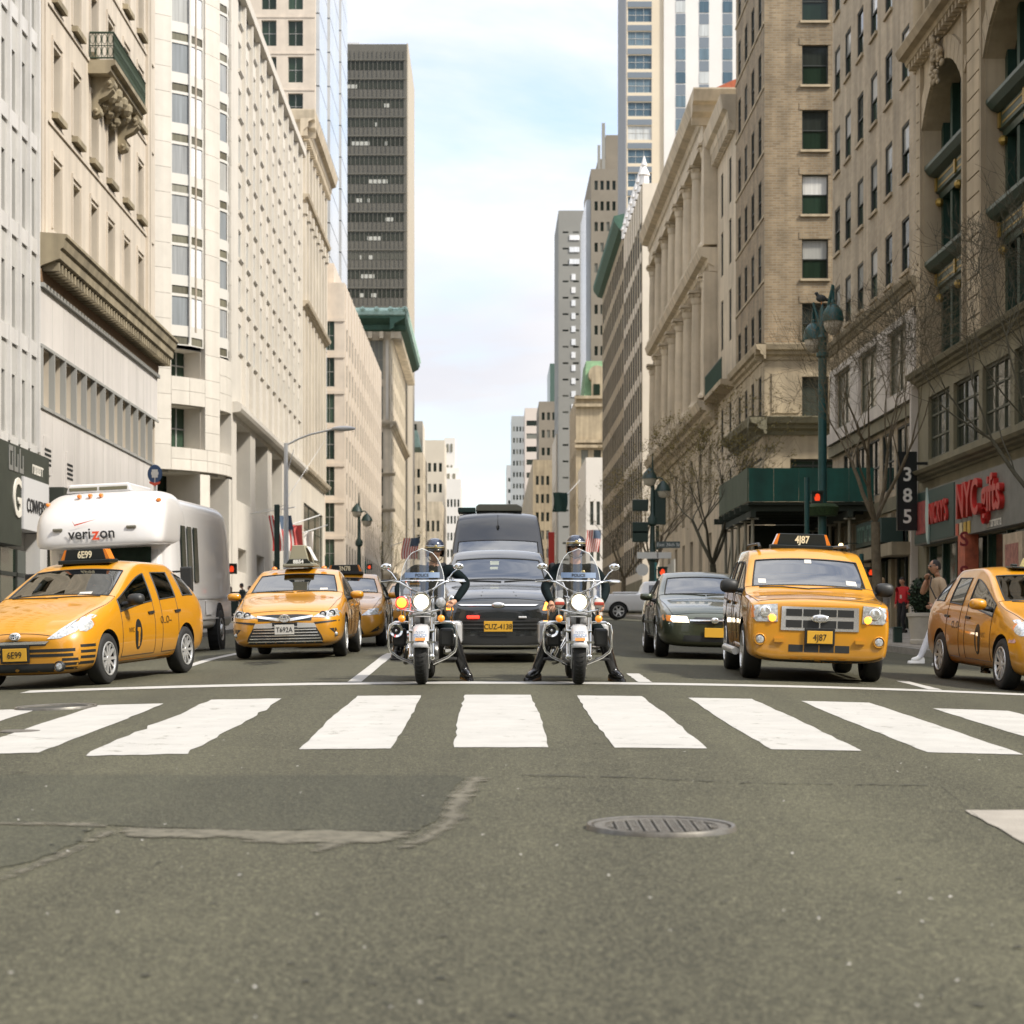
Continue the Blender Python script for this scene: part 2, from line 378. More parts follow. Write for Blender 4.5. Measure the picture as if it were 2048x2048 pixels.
def sheet(name, poly, lift, mat, parent=road, step=.4):
 """a thin sheet of paint or tar that follows the crowned road; poly in X, Y"""
 me = bpy.data.meshes.new(name); bm = bmesh.new()
 vs = [bm.verts.new((x, y, 0)) for x, y in poly]; bm.faces.new(vs)
 bmesh.ops.triangulate(bm, faces=bm.faces)
 if mat.name in ('worn_tar_scar', 'oil_drips'): step = .045
 for _ in range(8):
  es = [e for e in bm.edges if e.calc_length() > step * 2.2]
  if not es: break
  bmesh.ops.subdivide_edges(bm, edges=es, cuts=1)
  bmesh.ops.triangulate(bm, faces=[f for f in bm.faces if len(f.verts) > 3])
 ly = bm.verts.layers.float.new('edge')
 for v in bm.verts: v.co.z = zroad(v.co.x, v.co.y) + lift; v[ly] = 0. if v.is_boundary else 1.
 bmesh.ops.recalc_face_normals(bm, faces=bm.faces)
 if bm.faces and sum(f.normal.z for f in bm.faces) < 0: bmesh.ops.reverse_faces(bm, faces=bm.faces)
 bm.to_mesh(me); bm.free(); me.materials.append(mat)
 o = link(name, me); adopt(o, parent); return o
def rag(pts, amp, n=10, seed=0):
 """roughen an outline"""
 rr = random.Random(seed); o = []
 for i, (x, y) in enumerate(pts):
  x2, y2 = pts[(i + 1) % len(pts)]
  for k in range(n):
   t = k / n; e = amp * (0 if k == 0 else 1)
   o.append((x + (x2 - x) * t + rr.uniform(-e, e), y + (y2 - y) * t + rr.uniform(-e, e)))
 return o
# crossing bars, stop line, lane lines (each bar a piece of its own)
for i, (a, b, y0, y1) in enumerate([(-5.35, -4.62, 16.3, 22.1), (-4.08, -3.40, 16.2, 22.4), (-2.97, -2.22, 15.8, 22.9), (-1.43, -.745, 16.1, 23.2), (-.27, .44, 16.2, 23.3),
         (.94, 1.635, 16.2, 23.2), (2.12, 2.80, 16.2, 23.0), (3.30, 4.02, 16.2, 22.8), (4.55, 5.33, 16.2, 22.1), (6.0, 6.7, 16.2, 22.0), (-6.7, -6.0, 16.3, 22.0)]):
 am = .04 if i == 2 else .011
 sheet('crossing_bar', rag([(a, y0), (b, y0), (b + .02, (y0 + y1) / 2), (b, y1), (a, y1), (a - .02, (y0 + y1) / 2)], am, 9, i), .004, PAINT)
sheet('stop_line', rag([(-5.6, 25.62), (KX - .3, 25.75), (KX - .3, 26.2), (-5.6, 26.2)], .012, 30, 50), .004, PAINT)
for x, y0, y1 in [(-1.66, 26.3, 36.5), (1.90, 26.3, 28.6), (5.45, 26.3, 28.4), (-4.55, 30.5, 39), (1.9, 37, 40), (5.45, 40, 44), (1.9, 60, 63), (1.9, 72, 75)]:
 sheet('lane_line', rag([(x - .085, y0), (x + .085, y0), (x + .085, y1), (x - .085, y1)], .008, 8, int(x * 10 + y0)), .004, PAINT)
def pxpoly(pts): return [road_at(*p) for p in pts]
sheet('asphalt_patch', rag(pxpoly([(-260, 1553), (480, 1552), (930, 1552), (905, 1580), (884, 1612), (872, 1640), (838, 1662), (560, 1661), (300, 1656), (236, 1652), (90, 1648), (-300, 1646)]), .02, 6, 3), .003, ASPH_D)
sheet('asphalt_patch', rag(pxpoly([(-300, 1655), (190, 1655), (150, 1690), (60, 1725), (-320, 1800)]), .02, 6, 5), .0034, ASPH_D)
sheet('tar_scar', rag(pxpoly([(935, 1552), (990, 1558), (962, 1572), (942, 1610), (930, 1650), (880, 1680), (800, 1708), (750, 1716), (790, 1695), (845, 1668), (878, 1640), (882, 1608), (905, 1578)]), .03, 7, 8), .006, SCAR)
sheet('tar_scar', rag(pxpoly([(240, 1656), (560, 1661), (838, 1664), (800, 1684), (700, 1690), (640, 1712), (610, 1705), (640, 1688), (500, 1690), (470, 1678), (240, 1676)]), .03, 7, 9), .005, SCAR)
sheet('tar_scar', rag(pxpoly([(-60, 1780), (60, 1728), (150, 1692), (200, 1664), (245, 1652), (235, 1668), (150, 1708), (70, 1742), (-60, 1800)]), .02, 7, 10), .0055, SCAR)
sheet('tar_scar', rag(pxpoly([(-60, 1645), (180, 1646), (240, 1653), (200, 1656), (-60, 1650)]), .012, 7, 11), .0052, SCAR)
sheet('concrete_patch', rag(pxpoly([(1930, 1622), (2300, 1622), (2300, 1760), (2048, 1688)]), .012, 7, 12), .006, CONC)
CRACK = M('tar_crack', (.022, .022, .018, 1), .9)
def crack(pts, wd, seed):
 rr = random.Random(seed); P = []
 for (x, y), (x2, y2) in zip(pts, pts[1:]):
  for k in range(14): P.append((x + (x2 - x) * k / 14, y + (y2 - y) * k / 14 + rr.uniform(-.03, .03)))
 P.append(pts[-1]); mbc = MB()
 for i in range(len(P) - 1):
  a, b = P[i], P[i + 1]; wa = wd * rr.uniform(.3, 1);
  if rr.random() < .12: continue
  mbc.quad((a[0], a[1] - wa, zroad(*a) + .0062), (b[0], b[1] - wa, zroad(*b) + .0062), (b[0], b[1] + wa, zroad(*b) + .0062), (a[0], a[1] + wa, zroad(*a) + .0062))
 mbc.build('crack', CRACK, road)
crack(pxpoly([(1024, 1551), (1250, 1555), (1480, 1566), (1700, 1570), (1880, 1572), (1960, 1640)]), .022, 1)
crack(pxpoly([(0, 1550), (300, 1551), (700, 1551), (935, 1551)]), .008, 2)
crack(pxpoly([(1090, 1486), (1300, 1490), (1540, 1496)]), .008, 3)
crack(pxpoly([(1060, 1575), (1200, 1580), (1420, 1585)]), .007, 4)
crack(pxpoly([(-50, 1470), (300, 1490), (620, 1492)]), .006, 5)
rr = random.Random(12)
for k in range(34):
 x = rr.choice((-3.4, .1, 3.7, 0.3, -3)) + rr.gauss(0, .45); y = rr.uniform(27, 48) if k < 26 else rr.uniform(7, 14.5); a, b = (rr.uniform(.1, .4), rr.uniform(.2, .9)) if k < 26 else (rr.uniform(.05, .12), rr.uniform(.06, .15))
 sheet('oil_stain', [(x + a * math.cos(q) * rr.uniform(.8, 1.2), y + b * math.sin(q) * rr.uniform(.8, 1.2)) for q in [i * math.pi / 9 for i in range(18)]], .0085 + k * .00003, OIL)
# litter flecks
LIT = M('litter_fleck', (.62, .60, .56, 1), .7); rr = random.Random(4)
mb = MB()
for k in range(55):
 px, py = rr.uniform(0, 2048), rr.uniform(1480, 2040); x, y = road_at(px, py); s_ = rr.uniform(.004, .013); a = rr.uniform(0, 3)
 c_, q_ = math.cos(a) * s_, math.sin(a) * s_; z = zroad(x, y) + .007
 mb.quad((x - c_, y - q_, z), (x + q_ * .6, y - c_ * .6, z), (x + c_, y + q_, z + .003), (x - q_ * .6, y + c_ * .6, z))
tag(mb.build('litter_specks', LIT), 'tiny pale specks of litter and grit scattered on the asphalt', 'litter', kind='stuff')

GUM = M('tar_spot', (.020, .020, .016, 1), .8); mb = MB()
for k in range(70):
 x, y = road_at(rr.uniform(-40, 2090), rr.uniform(1440, 2045)); s_ = rr.uniform(.006, .02); z = zroad(x, y) + .0072; mb.add([(x + s_ * math.cos(q) * rr.uniform(.7, 1.2), y + s_ * math.sin(q) * rr.uniform(.7, 1.2), z) for q in [i * math.pi / 4 for i in range(8)]], [tuple(range(8))])
tag(mb.build('gum_spots', GUM, road), kind='stuff')
# manhole covers
IRON = M('cast_iron', (.15, .14, .12, 1), .6, .3, var=.35, vscale=14, bump=.3, bscale=150)
IRON_B = M('polished_iron_rim', (.17, .16, .14, 1), .45, .5, var=.25, vscale=20)
IRON_D = M('cover_dirt', (.042, .040, .032, 1), .9)
def manhole(x, y, rad, label, detail=True):
 z = zroad(x, y); t = root('manhole_cover', (x, y, z), label, 'manhole cover')
 sl = Matrix.Translation((x, y, z)) @ Matrix.Rotation(math.atan(.0302), 4, 'X') @ Matrix.Rotation(math.atan(.007 * x), 4, 'Y')
 m_ = MB(sl); m_.lathe([(rad * .93, .008), (rad * .935, .020), (rad * .985, .024), (rad * 1.0, .012), (rad * 1.01, -.01)], 56); m_.build('rim', IRON_B, t, smooth=40)
 m_ = MB(sl); m_.lathe([(0, .007), (rad * .94, .007), (rad * .94, -.02)], 48); m_.build('base_plate', IRON_D, t)
 m_ = MB(sl); m_.lathe([(rad * .78, .006), (rad * .785, .016), (rad * .90, .016), (rad * .905, .006)], 48); m_.build('inner_ring', IRON, t, smooth=30)
 if not detail: return
 n = 0
 for i in range(-4, 5):          # raised ladder-like bars with square pockets
  cx = i * rad * .178; hh = math.sqrt(max(0, (rad * .76) ** 2 - cx * cx)) - .015
  if hh < .05: continue
  m_ = MB(sl); wd = rad * .058
  for sx in (-1, 1): m_.box(cx + sx * wd - rad * .011, cx + sx * wd + rad * .011, -hh, hh, .004, .017)
  k = -hh
  while k < hh - .01:
   m_.box(cx - wd, cx + wd, k, k + rad * .085, .004, .0165); k += rad * .15
  m_.build('tread_bar', IRON, t)
mx_, my_ = road_at(1322, 1657)
manhole(mx_, my_, .385, 'round cast iron manhole cover with raised grid in the foreground asphalt')
mx2, my2 = road_at(112, 1416)
manhole(mx2, my2, .42, 'round manhole cover between crossing bars at far left', False)
m_ = MB(); gx, gy = road_at(42, 1463)
m_.lathe([(0, .012), (.16, .012), (.18, .0), (.18, -.01)], 24, (gx, gy, zroad(gx, gy))); tag(m_.build('valve_cover', IRON), 'small round iron valve cover set in the leftmost crossing bar', 'valve cover')

# pavements: kerb, surface and the slabs near enough to pick apart
def pavement(name, x0, x1, y0, y1, slabs=None):
 mb = MB(); ys = ysteps(y0, y1); k = .18 if x0 > 0 else -.18
 inner = x0 if x0 > 0 else x1
 for a, b in zip(ys, ys[1:]):
  za, zb = zwalk(a), zwalk(b)
  mb.add([(x0, a, za), (x1, a, za), (x1, b, zb), (x0, b, zb), (x0, a, za - .3), (x1, a, za - .3), (x1, b, zb - .3), (x0, b, zb - .3)],
   [(0, 1, 2, 3), (4, 5, 1, 0), (5, 6, 2, 1), (6, 7, 3, 2), (7, 4, 0, 3)], 0)
 o = tag(mb.build(name, CONC), kind='structure')
 kb = MB(); y = y0
 while y < min(y1, 100):
  y2 = min(y + 2.4, y1); a, b = (inner - .012, inner + .17) if x0 > 0 else (inner - .17, inner + .012)
  kb = MB(); za, zb = zwalk(y) + .004, zwalk(y2 - .01) + .004
  kb.add([(a, y, za), (b, y, za), (b, y2 - .01, zb), (a, y2 - .01, zb), (a, y, za - .3), (b, y, za - .3), (b, y2 - .01, zb - .3), (a, y2 - .01, zb - .3)],
   [(0, 1, 2, 3), (4, 5, 1, 0), (5, 6, 2, 1), (6, 7, 3, 2), (7, 4, 0, 3)])
  kb.build('kerb_stone', KERB, o); y = y2
 if slabs:
  sx0, sx1, sy0, sy1 = slabs; x = sx0; rr = random.Random(2)
  while x < sx1 - .2:
   y = sy0; x2 = min(x + 1.42, sx1)
   while y < sy1:
    y2 = y + 1.42; h = .006 + rr.uniform(0, .008); s_ = MB()
    za, zb = zwalk(y) + h, zwalk(y2 - .02) + h
    s_.add([(x, y, za), (x2 - .02, y, za), (x2 - .02, y2 - .02, zb), (x, y2 - .02, zb), (x, y, za - .1), (x2 - .02, y, za - .1), (x2 - .02, y2 - .02, zb - .1), (x, y2 - .02, zb - .1)],
     [(0, 1, 2, 3), (4, 5, 1, 0), (5, 6, 2, 1), (6, 7, 3, 2), (7, 4, 0, 3)])
    s_.build('paving_slab', CONC, o); y = y2
   x = x2
 return o
walk_r = pavement('pavement_right', KX, 15.3, 29.5, 96.5, (KX + .2, 15, 40, 84))
walk_l = pavement('pavement_left', -15.3, -KX, 29.5, 96.5)
pavement('pavement_far_right', KX, 40, 117, 205); pavement('pavement_far_left', -40, -KX, 117, 200)
pavement('pavement_distant_right', KX, 40, 225, 700); pavement('pavement_distant_left', -40, -KX, 220, 700)
# ================================================================ buildings: tools
class Fr:
 """a facade plane: E faces the street from the left, W from the right, S faces the camera. u = Y on E/W, X on S; d = depth inward"""
 ROT = {'E': R(90), 'W': R(-90), 'S': 0}
 def __init__(s, face, a): s.face = face; s.a = a; s.rot = Fr.ROT[face]
 def p(s, u, d, z):
  if s.face == 'E': return Vector((s.a - d, u, z))
  if s.face == 'W': return Vector((s.a + d, u, z))
  return Vector((u, s.a + d, z))
 def box(s, mb, u0, u1, d0, d1, z0, z1, m=0):
  a, b = s.p(u0, d0, z0), s.p(u1, d1, z1); mb.box(a.x, b.x, a.y, b.y, a.z, b.z, m)
 def T(s, u, d, z):
  return {'E': T_east, 'W': T_west, 'S': T_south}[s.face](*s.p(u, d, z))
def wall(mb, fr, u0, u1, z0, z1, holes, depth=.25, m=0, mr=None):
 us = sorted({u0, u1} | {h[0] for h in holes} | {h[1] for h in holes}); zs = sorted({z0, z1} | {h[2] for h in holes} | {h[3] for h in holes})
 us = [u for u in us if u0 - 1e-6 <= u <= u1 + 1e-6]; zs = [z for z in zs if z0 - 1e-6 <= z <= z1 + 1e-6]
 for a, b in zip(us, us[1:]):
  c0 = None
  for c, d in zip(zs, zs[1:]):
   um, zm = (a + b) / 2, (c + d) / 2
   hole = any(h[0] < um < h[1] and h[2] < zm < h[3] for h in holes)
   if not hole and c0 is None: c0 = c
   if hole and c0 is not None: mb.quad(fr.p(a, 0, c0), fr.p(b, 0, c0), fr.p(b, 0, c), fr.p(a, 0, c), m); c0 = None
  if c0 is not None: mb.quad(fr.p(a, 0, c0), fr.p(b, 0, c0), fr.p(b, 0, zs[-1]), fr.p(a, 0, zs[-1]), m)
 mr = m if mr is None else mr
 for h in holes:
  a, b, c, d = h[:4]; D = h[4] if len(h) > 4 else depth
  for p, q in (((a, c), (b, c)), ((b, c), (b, d)), ((b, d), (a, d)), ((a, d), (a, c))):
   mb.quad(fr.p(p[0], 0, p[1]), fr.p(q[0], 0, q[1]), fr.p(q[0], D, q[1]), fr.p(p[0], D, p[1]), mr)
def extrude(mb, fr, u0, u1, prof_, m=0):
 """moulding: profile [(d, z)...] run along the facade, closed with end caps"""
 n = len(prof_); vs = [fr.p(u0, d, z) for d, z in prof_] + [fr.p(u1, d, z) for d, z in prof_]
 fs = [(i, (i + 1) % n, n + (i + 1) % n, n + i) for i in range(n)] + [tuple(range(n)), tuple(range(n, 2 * n))[::-1]]
 mb.add(vs, fs, m)
def pane_mat(name, dark, mid, lite, p1=.55, p2=.85, rough=.06, spec=.22):
 m = bpy.data.materials.new(name); m.use_nodes = True; MATS[name] = m; t = m.node_tree; b = t.nodes['Principled BSDF']
 oi = N('ShaderNodeObjectInfo', t); r = N('ShaderNodeValToRGB', t); r.color_ramp.interpolation = 'CONSTANT'
 e = r.color_ramp.elements; e[0].position = 0; e[0].color = dark; e[1].position = p1; e[1].color = mid; k = e.new(p2); k.color = lite
 g = N('ShaderNodeNewGeometry', t); mp_ = N('ShaderNodeMapping', t); mp_.inputs['Scale'].default_value = (7, 7, .3); t.links.new(g.outputs['Position'], mp_.inputs[0])
 n_ = N('ShaderNodeTexNoise', t); n_.inputs['Scale'].default_value = 1; t.links.new(mp_.outputs[0], n_.inputs['Vector'])
 r2 = N('ShaderNodeValToRGB', t); r2.color_ramp.elements[0].color = (.55, .55, .55, 1); r2.color_ramp.elements[1].color = (1.3, 1.3, 1.3, 1); t.links.new(n_.outputs['Fac'], r2.inputs[0])
 mm = N('ShaderNodeMix', t, data_type='RGBA', blend_type='MULTIPLY'); mm.inputs[0].default_value = 1
 t.links.new(oi.outputs['Random'], r.inputs[0]); t.links.new(r.outputs[0], mm.inputs[6]); t.links.new(r2.outputs[0], mm.inputs[7]); t.links.new(mm.outputs[2], b.inputs['Base Color'])
 b.inputs['Roughness'].default_value = rough; b.inputs['IOR'].default_value = 1.45; b.inputs['Specular IOR Level'].default_value = spec
 nb = N('ShaderNodeTexNoise', t); nb.inputs['Scale'].default_value = .9; t.links.new(g.outputs['Position'], nb.inputs['Vector'])
 bp = N('ShaderNodeBump', t); bp.inputs['Strength'].default_value = .12; bp.inputs['Distance'].default_value = .05; t.links.new(nb.outputs['Fac'], bp.inputs['Height']); t.links.new(bp.outputs[0], b.inputs['Normal'])
 return m
G_DARK = pane_mat('window_glass', (.020, .028, .022, 1), (.055, .062, .050, 1), (.20, .20, .17, 1))
G_BLIND = pane_mat('window_glass_blinds', (.03, .035, .03, 1), (.40, .40, .37, 1), (.66, .65, .61, 1), .25, .6)
G_TAN = pane_mat('window_glass_drapes', (.14, .13, .095, 1), (.20, .19, .14, 1), (.28, .27, .22, 1), .4, .8, .12)
G_BLUE = pane_mat('window_glass_blue', (.09, .14, .18, 1), (.15, .21, .25, 1), (.55, .57, .56, 1), .5, .8)
G_GREEN = pane_mat('window_glass_green', (.015, .030, .019, 1), (.024, .045, .03, 1), (.04, .07, .046, 1), spec=.4)
G_BRIGHT = pane_mat('window_glass_sky', (.80, .82, .84, 1), (.84, .85, .86, 1), (.88, .88, .88, 1), spec=.5)  # near-white colour paints the sky's reflection into the corner bay panes
G_CURT = pane_mat('window_glass_curtain', (.26, .28, .29, 1), (.33, .34, .34, 1), (.42, .42, .40, 1), .4, .75)
F_WHITE = M('window_frame_white', (.60, .58, .53, 1), .5); F_DARK = M('window_frame_dark', (.035, .04, .034, 1), .5); F_TAN = M('window_frame_tan', (.30, .27, .20, 1), .6)
F_GREEN = M('window_frame_green', (.020, .055, .038, 1), .45); F_GREY = M('window_frame_grey', (.34, .34, .32, 1), .5); F_OLIVE = M('window_frame_olive', (.075, .08, .05, 1), .55)
ST = {'sash': (F_DARK, G_DARK, .07, 1, (.5,)), 'sashw': (F_DARK, G_BLIND, .06, 1, (.5,)), 'plain': (F_DARK, G_DARK, .05, 1, ()), 'tan': (F_WHITE, G_TAN, .05, 1, (.36,)),
 'pair': (F_DARK, G_DARK, .06, 2, (.5,)), 'white': (F_WHITE, G_CURT, .07, 1, ()), 'green': (F_GREEN, G_GREEN, .09, 3, (.62,)), 'shop': (F_DARK, G_GREEN, .1, 2, (.78,)),
 'blue': (F_WHITE, G_BLUE, .05, 3, (.5,)), 'far': (F_DARK, G_DARK, .0, 1, ()), 'tri': (F_TAN, G_DARK, .08, 3, (.5,)), 'grid': (F_OLIVE, G_DARK, .07, 3, (.35, .7)), 'blinds': (F_DARK, G_BLIND, .07, 1, (.5,)),
 'olive': (F_OLIVE, G_TAN, .06, 2, (.5,)), 'darkglass': (F_GREY, G_GREEN, .05, 2, (.5,)), 'strip': (F_GREY, G_DARK, .04, 1, ())}
WC = {}
def window(parent, fr, u0, u1, z0, z1, d, style='sash'):
 wd, h = round(abs(u1 - u0), 2), round(z1 - z0, 2); key = (wd, h, style)
 fm, pm, fw, nx, hb = ST[style]
 if key not in WC:
  f = MB(); x0, x1 = -wd / 2, wd / 2
  if fw:
   f.box(x0, x1, -.04, .06, 0, fw); f.box(x0, x1, -.04, .06, h - fw, h); f.box(x0, x0 + fw, -.04, .06, fw, h - fw); f.box(x1 - fw, x1, -.04, .06, fw, h - fw)
   for i in range(1, nx): f.box(x0 + wd * i / nx - fw * .4, x0 + wd * i / nx + fw * .4, -.03, .05, fw, h - fw)
   for q in hb: f.box(x0 + fw, x1 - fw, -.022, .05, h * q - fw * .45, h * q + fw * .45)
   fmesh = f.mesh('window', fm)
  else: fmesh = None
  p = MB()
  if fw and hb == (.5,) and nx == 1:       # double-hung: upper sash stands proud of the lower
   p.quad((x0, .012, h / 2), (x1, .012, h / 2), (x1, .012, h), (x0, .012, h)); p.quad((x0, .04, 0), (x1, .04, 0), (x1, .04, h / 2), (x0, .04, h / 2))
  else: p.quad((x0, .02, 0), (x1, .02, 0), (x1, .02, h), (x0, .02, h))
  if style in ('sashw', 'blinds') and len(p.f) == 2: p.m = [0, 1]
  WC[key] = (fmesh, p.mesh('pane', [pm, G_GREEN]))
 fmesh, pmesh = WC[key]
 o = link('window', fmesh or pmesh); o.location = fr.p((u0 + u1) / 2, d, z0); o.rotation_euler = (0, 0, fr.rot); adopt(o, parent)
 if fmesh:
  c = link('pane', pmesh, o)
 return o
def sill(parent, fr, u0, u1, z, mat, d=.12, h=.14, name='sill'):
 mb = MB(); fr.box(mb, u0, u1, -d, .02, z - h, z); return mb.build(name, mat, parent)
def cols(u0, u1, n, w, pad=None):
 """n window spans of width w, evenly spread"""
 s = (u1 - u0) / n; return [(u0 + s * (i + .5) - w / 2, u0 + s * (i + .5) + w / 2) for i in range(n)]
def block(name, label, side, X, Y0, Y1, ztop, mat, ave=(), south=(), depth=22, zb=0., style='sash', d=.22, wname='wall', sstyle=None, roofmat=None, sd=None, cat='building', sz=None):
 """building shell. ave: list of (u0,u1,z0,z1) openings on the street facade, south: the same on the face towards the camera"""
 fe = Fr('E' if side < 0 else 'W', X); xo = X - depth if side < 0 else X + depth; fs = Fr('S', Y0)
 rt = root(name, ((X + xo) / 2, (Y0 + Y1) / 2, zb), label, cat)
 mb = MB(); wall(mb, fe, Y0, Y1, zb, ztop, [h[:4] for h in ave], d); mb.build(wname, mat, rt)
 mb = MB(); wall(mb, fs, min(X, xo), max(X, xo), zb, ztop, [h[:4] for h in south], sd or d)
 mb.quad((X, Y1, zb), (xo, Y1, zb), (xo, Y1, ztop), (X, Y1, ztop)); mb.quad((xo, Y0, zb), (xo, Y1, zb), (xo, Y1, ztop), (xo, Y0, ztop))
 mb.build('side_wall', mat, rt)
 mb = MB(); mb.quad((X, Y0, ztop - .01), (xo, Y0, ztop - .01), (xo, Y1, ztop - .01), (X, Y1, ztop - .01)); mb.build('roof', roofmat or mat, rt)
 for h in ave: window(rt, fe, h[0], h[1], h[2], h[3], d - .02, h[4] if len(h) > 4 else style)
 for h in south: window(rt, fs, h[0], h[1], h[2], h[3], (sd or d) - .02, h[4] if len(h) > 4 else (sstyle or style))
 return rt, fe, fs
def grid(cs, rows, st=None): return [(a, b, z0, z1) + ((st,) if st else ()) for a, b in cs for z0, z1 in rows]
def rows(z0, step, h, n): return [(z0 + i * step, z0 + i * step + h) for i in range(n)]
CORN = lambda z, p, h: [(0.01, z), (-.12 * p, z), (-.2 * p, z + .22 * h), (-.5 * p, z + .35 * h), (-.55 * p, z + .55 * h), (-.85 * p, z + .62 * h), (-p, z + .95 * h), (-p, z + h), (0.01, z + h)]
def cornice(parent, fr, u0, u1, z, p, h, mat, dent=0, name='cornice', dsz=.16):
 mb = MB(); extrude(mb, fr, u0, u1, CORN(z, p, h))
 if dent:
  u = u0 + .1
  while u < u1 - dsz: fr.box(mb, u, u + dsz, -.46 * p, -.1 * p, z + .02 * h, z + .34 * h); u += dent
 return mb.build(name, mat, parent)

# ---------------------------------------------------------------- stone
S_CREAM = M('cream_limestone', (.60, .545, .455, 1), .85, var=.10, vscale=.35, streak=.16, bump=.15, bscale=9)
S_PANEL = M('pale_stone_panel', (.62, .58, .51, 1), .8, var=.07, vscale=.9, streak=.08, rnd=.05)
S_BANK = M('warm_bank_stone', (.62, .55, .455, 1), .85, var=.10, vscale=.5, streak=.2)
S_PINK = M('pink_granite', (.62, .54, .445, 1), .7, var=.10, vscale=.8, streak=.1)
S_WARM = M('aged_limestone', (.60, .51, .375, 1), .85, var=.2, vscale=.4, streak=.25)
S_TAN = M('tan_limestone', (.46, .375, .25, 1), .85, var=.2, vscale=.4, streak=.3)
S_OLD = M('weathered_stone', (.36, .305, .205, 1), .9, var=.25, vscale=.5, streak=.35)
W_METAL = M('white_enamel_panel', (.70, .665, .63, 1), .42, var=.06, vscale=.6, streak=.12, rnd=.03)
W_RIB = M('white_rib_metal', (.66, .645, .62, 1), .45, var=.06, vscale=1, streak=.15)
D_PANEL = M('dark_fascia', (.045, .052, .040, 1), .5, var=.2, vscale=2)
COPPER = M('green_copper', (.36, .50, .42, 1), .7, var=.25, vscale=1.5, streak=.2)
COPPER_D = M('dark_green_copper', (.05, .115, .08, 1), .7, var=.25, vscale=1.5)
BRONZE = M('bronze_curtain_wall', (.12, .112, .09, 1), .45, var=.1, vscale=.3, streak=.1)
BRICK = brick_mat('tan_brick', (.37, .275, .165, 1), (.265, .19, .11, 1), (.33, .285, .205, 1), .42, .135, .02, .3)
BRICK2 = brick_mat('buff_brick', (.50, .41, .28, 1), (.43, .345, .235, 1), (.44, .38, .285, 1), .42, .15, .02, .22)
GREENMET = M('dark_green_iron', (.018, .050, .035, 1), .4, .2, var=.2, vscale=3)
GOLD = M('gilded_trim', (.35, .24, .06, 1), .4, .6)
IRONRAIL = M('green_wrought_iron', (.035, .055, .035, 1), .5, .3)
BLACKIN = M('unlit_interior', (.008, .010, .008, 1), .8)  # near-black colour stands in for the darkness of unlit depth
OLIVE = M('olive_render', (.21, .19, .12, 1), .8, var=.2, vscale=.8, streak=.2)
TILE = M('red_roof_tile', (.42, .12, .06, 1), .8, var=.2, vscale=4)

# ================================================================ left side of the street
# A: white ribbed facade above the sneaker shop
A0, A1 = 61.0, YL(73) - .03
ribs = [A0 + i * (A1 - A0) / 7 for i in range(8)]
hA = [(a + .32, b - .32, z, z + 1.9, 'olive') for a, b in zip(ribs, ribs[1:]) for z in [7.75 + 3.4 * k for k in range(10)]]
rtA, fA, fAs = block('ribbed_building', 'white ribbed office facade above the shop sign at far left', -1, -15, A0, A1, 42, M('grey_spandrel', (.52, .51, .48, 1), .6, var=.1, vscale=1, streak=.2), hA, d=.15, zb=.5)
for y in ribs:
 mb = MB(); fA.box(mb, y - .11, y + .11, -.13, -.002, 7.5, 41.6); mb.build('rib', W_RIB, rtA)
for k in range(10):
 for a, b in zip(ribs, ribs[1:]):
  mb = MB(); fA.box(mb, a + .14, b - .14, -.07, -.003, 7.75 + 3.4 * k - .55, 7.75 + 3.4 * k - .08); mb.build('spandrel_panel', W_RIB, rtA)
mb = MB(); fA.box(mb, A0, A1, -.42, -.004, 6.42, 7.3); mb.build('sign_fascia', D_PANEL, rtA)
mb = MB(); fA.box(mb, A0, 66.55, -.5, -.004, 4.2, 6.4); mb.build('sign_fascia', D_PANEL, rtA)
mb = MB(); fA.box(mb, 66.62, 70.45, -.55, -.004, 4.75, 6.38); sg = mb.build('sign_panel', M('white_sign_face', (.62, .62, .62, 1), .5), rtA)
text('sign_lettering', 'CONVERSE', .62, fA.T(68.55, -.57, 5.5), M('sign_black', (.03, .03, .03, 1), .5), rtA, .01, 0, sx=1.0)
text('sign_lettering', 'G', 1.7, fA.T(65.9, -.52, 5.6), M('sign_white', (.75, .72, .64, 1), .5), rtA, .02, .02)
smudge('sign_lettering', 7, 1.7, .3, fA.T(69.3, -.43, 6.75), MATS['sign_white'], rtA, 3)
smudge('sign_lettering', 3, 2.2, .75, fA.T(66.2, -.43, 6.85), M('sign_silver', (.45, .46, .45, 1), .3, .6), rtA, 5)
mb = MB(); fA.box(mb, 61.2, 69.2, -.06, -.004, .6, 4.15); mb.build('shop_glass', G_GREEN, rtA)
mb = MB(); fA.box(mb, 69.3, 70.4, -.5, -.004, .6, 4.72); mb.build('door_pier', W_RIB, rtA)
mb = MB(); fA.box(mb, 65.2, 65.35, -.12, -.004, .6, 4.15); fA.box(mb, 67.6, 67.75, -.12, -.004, .6, 4.15); fA.box(mb, 61.2, 69.2, -.12, -.004, 3.3, 3.42); mb.build('shop_mullion', F_DARK, rtA)

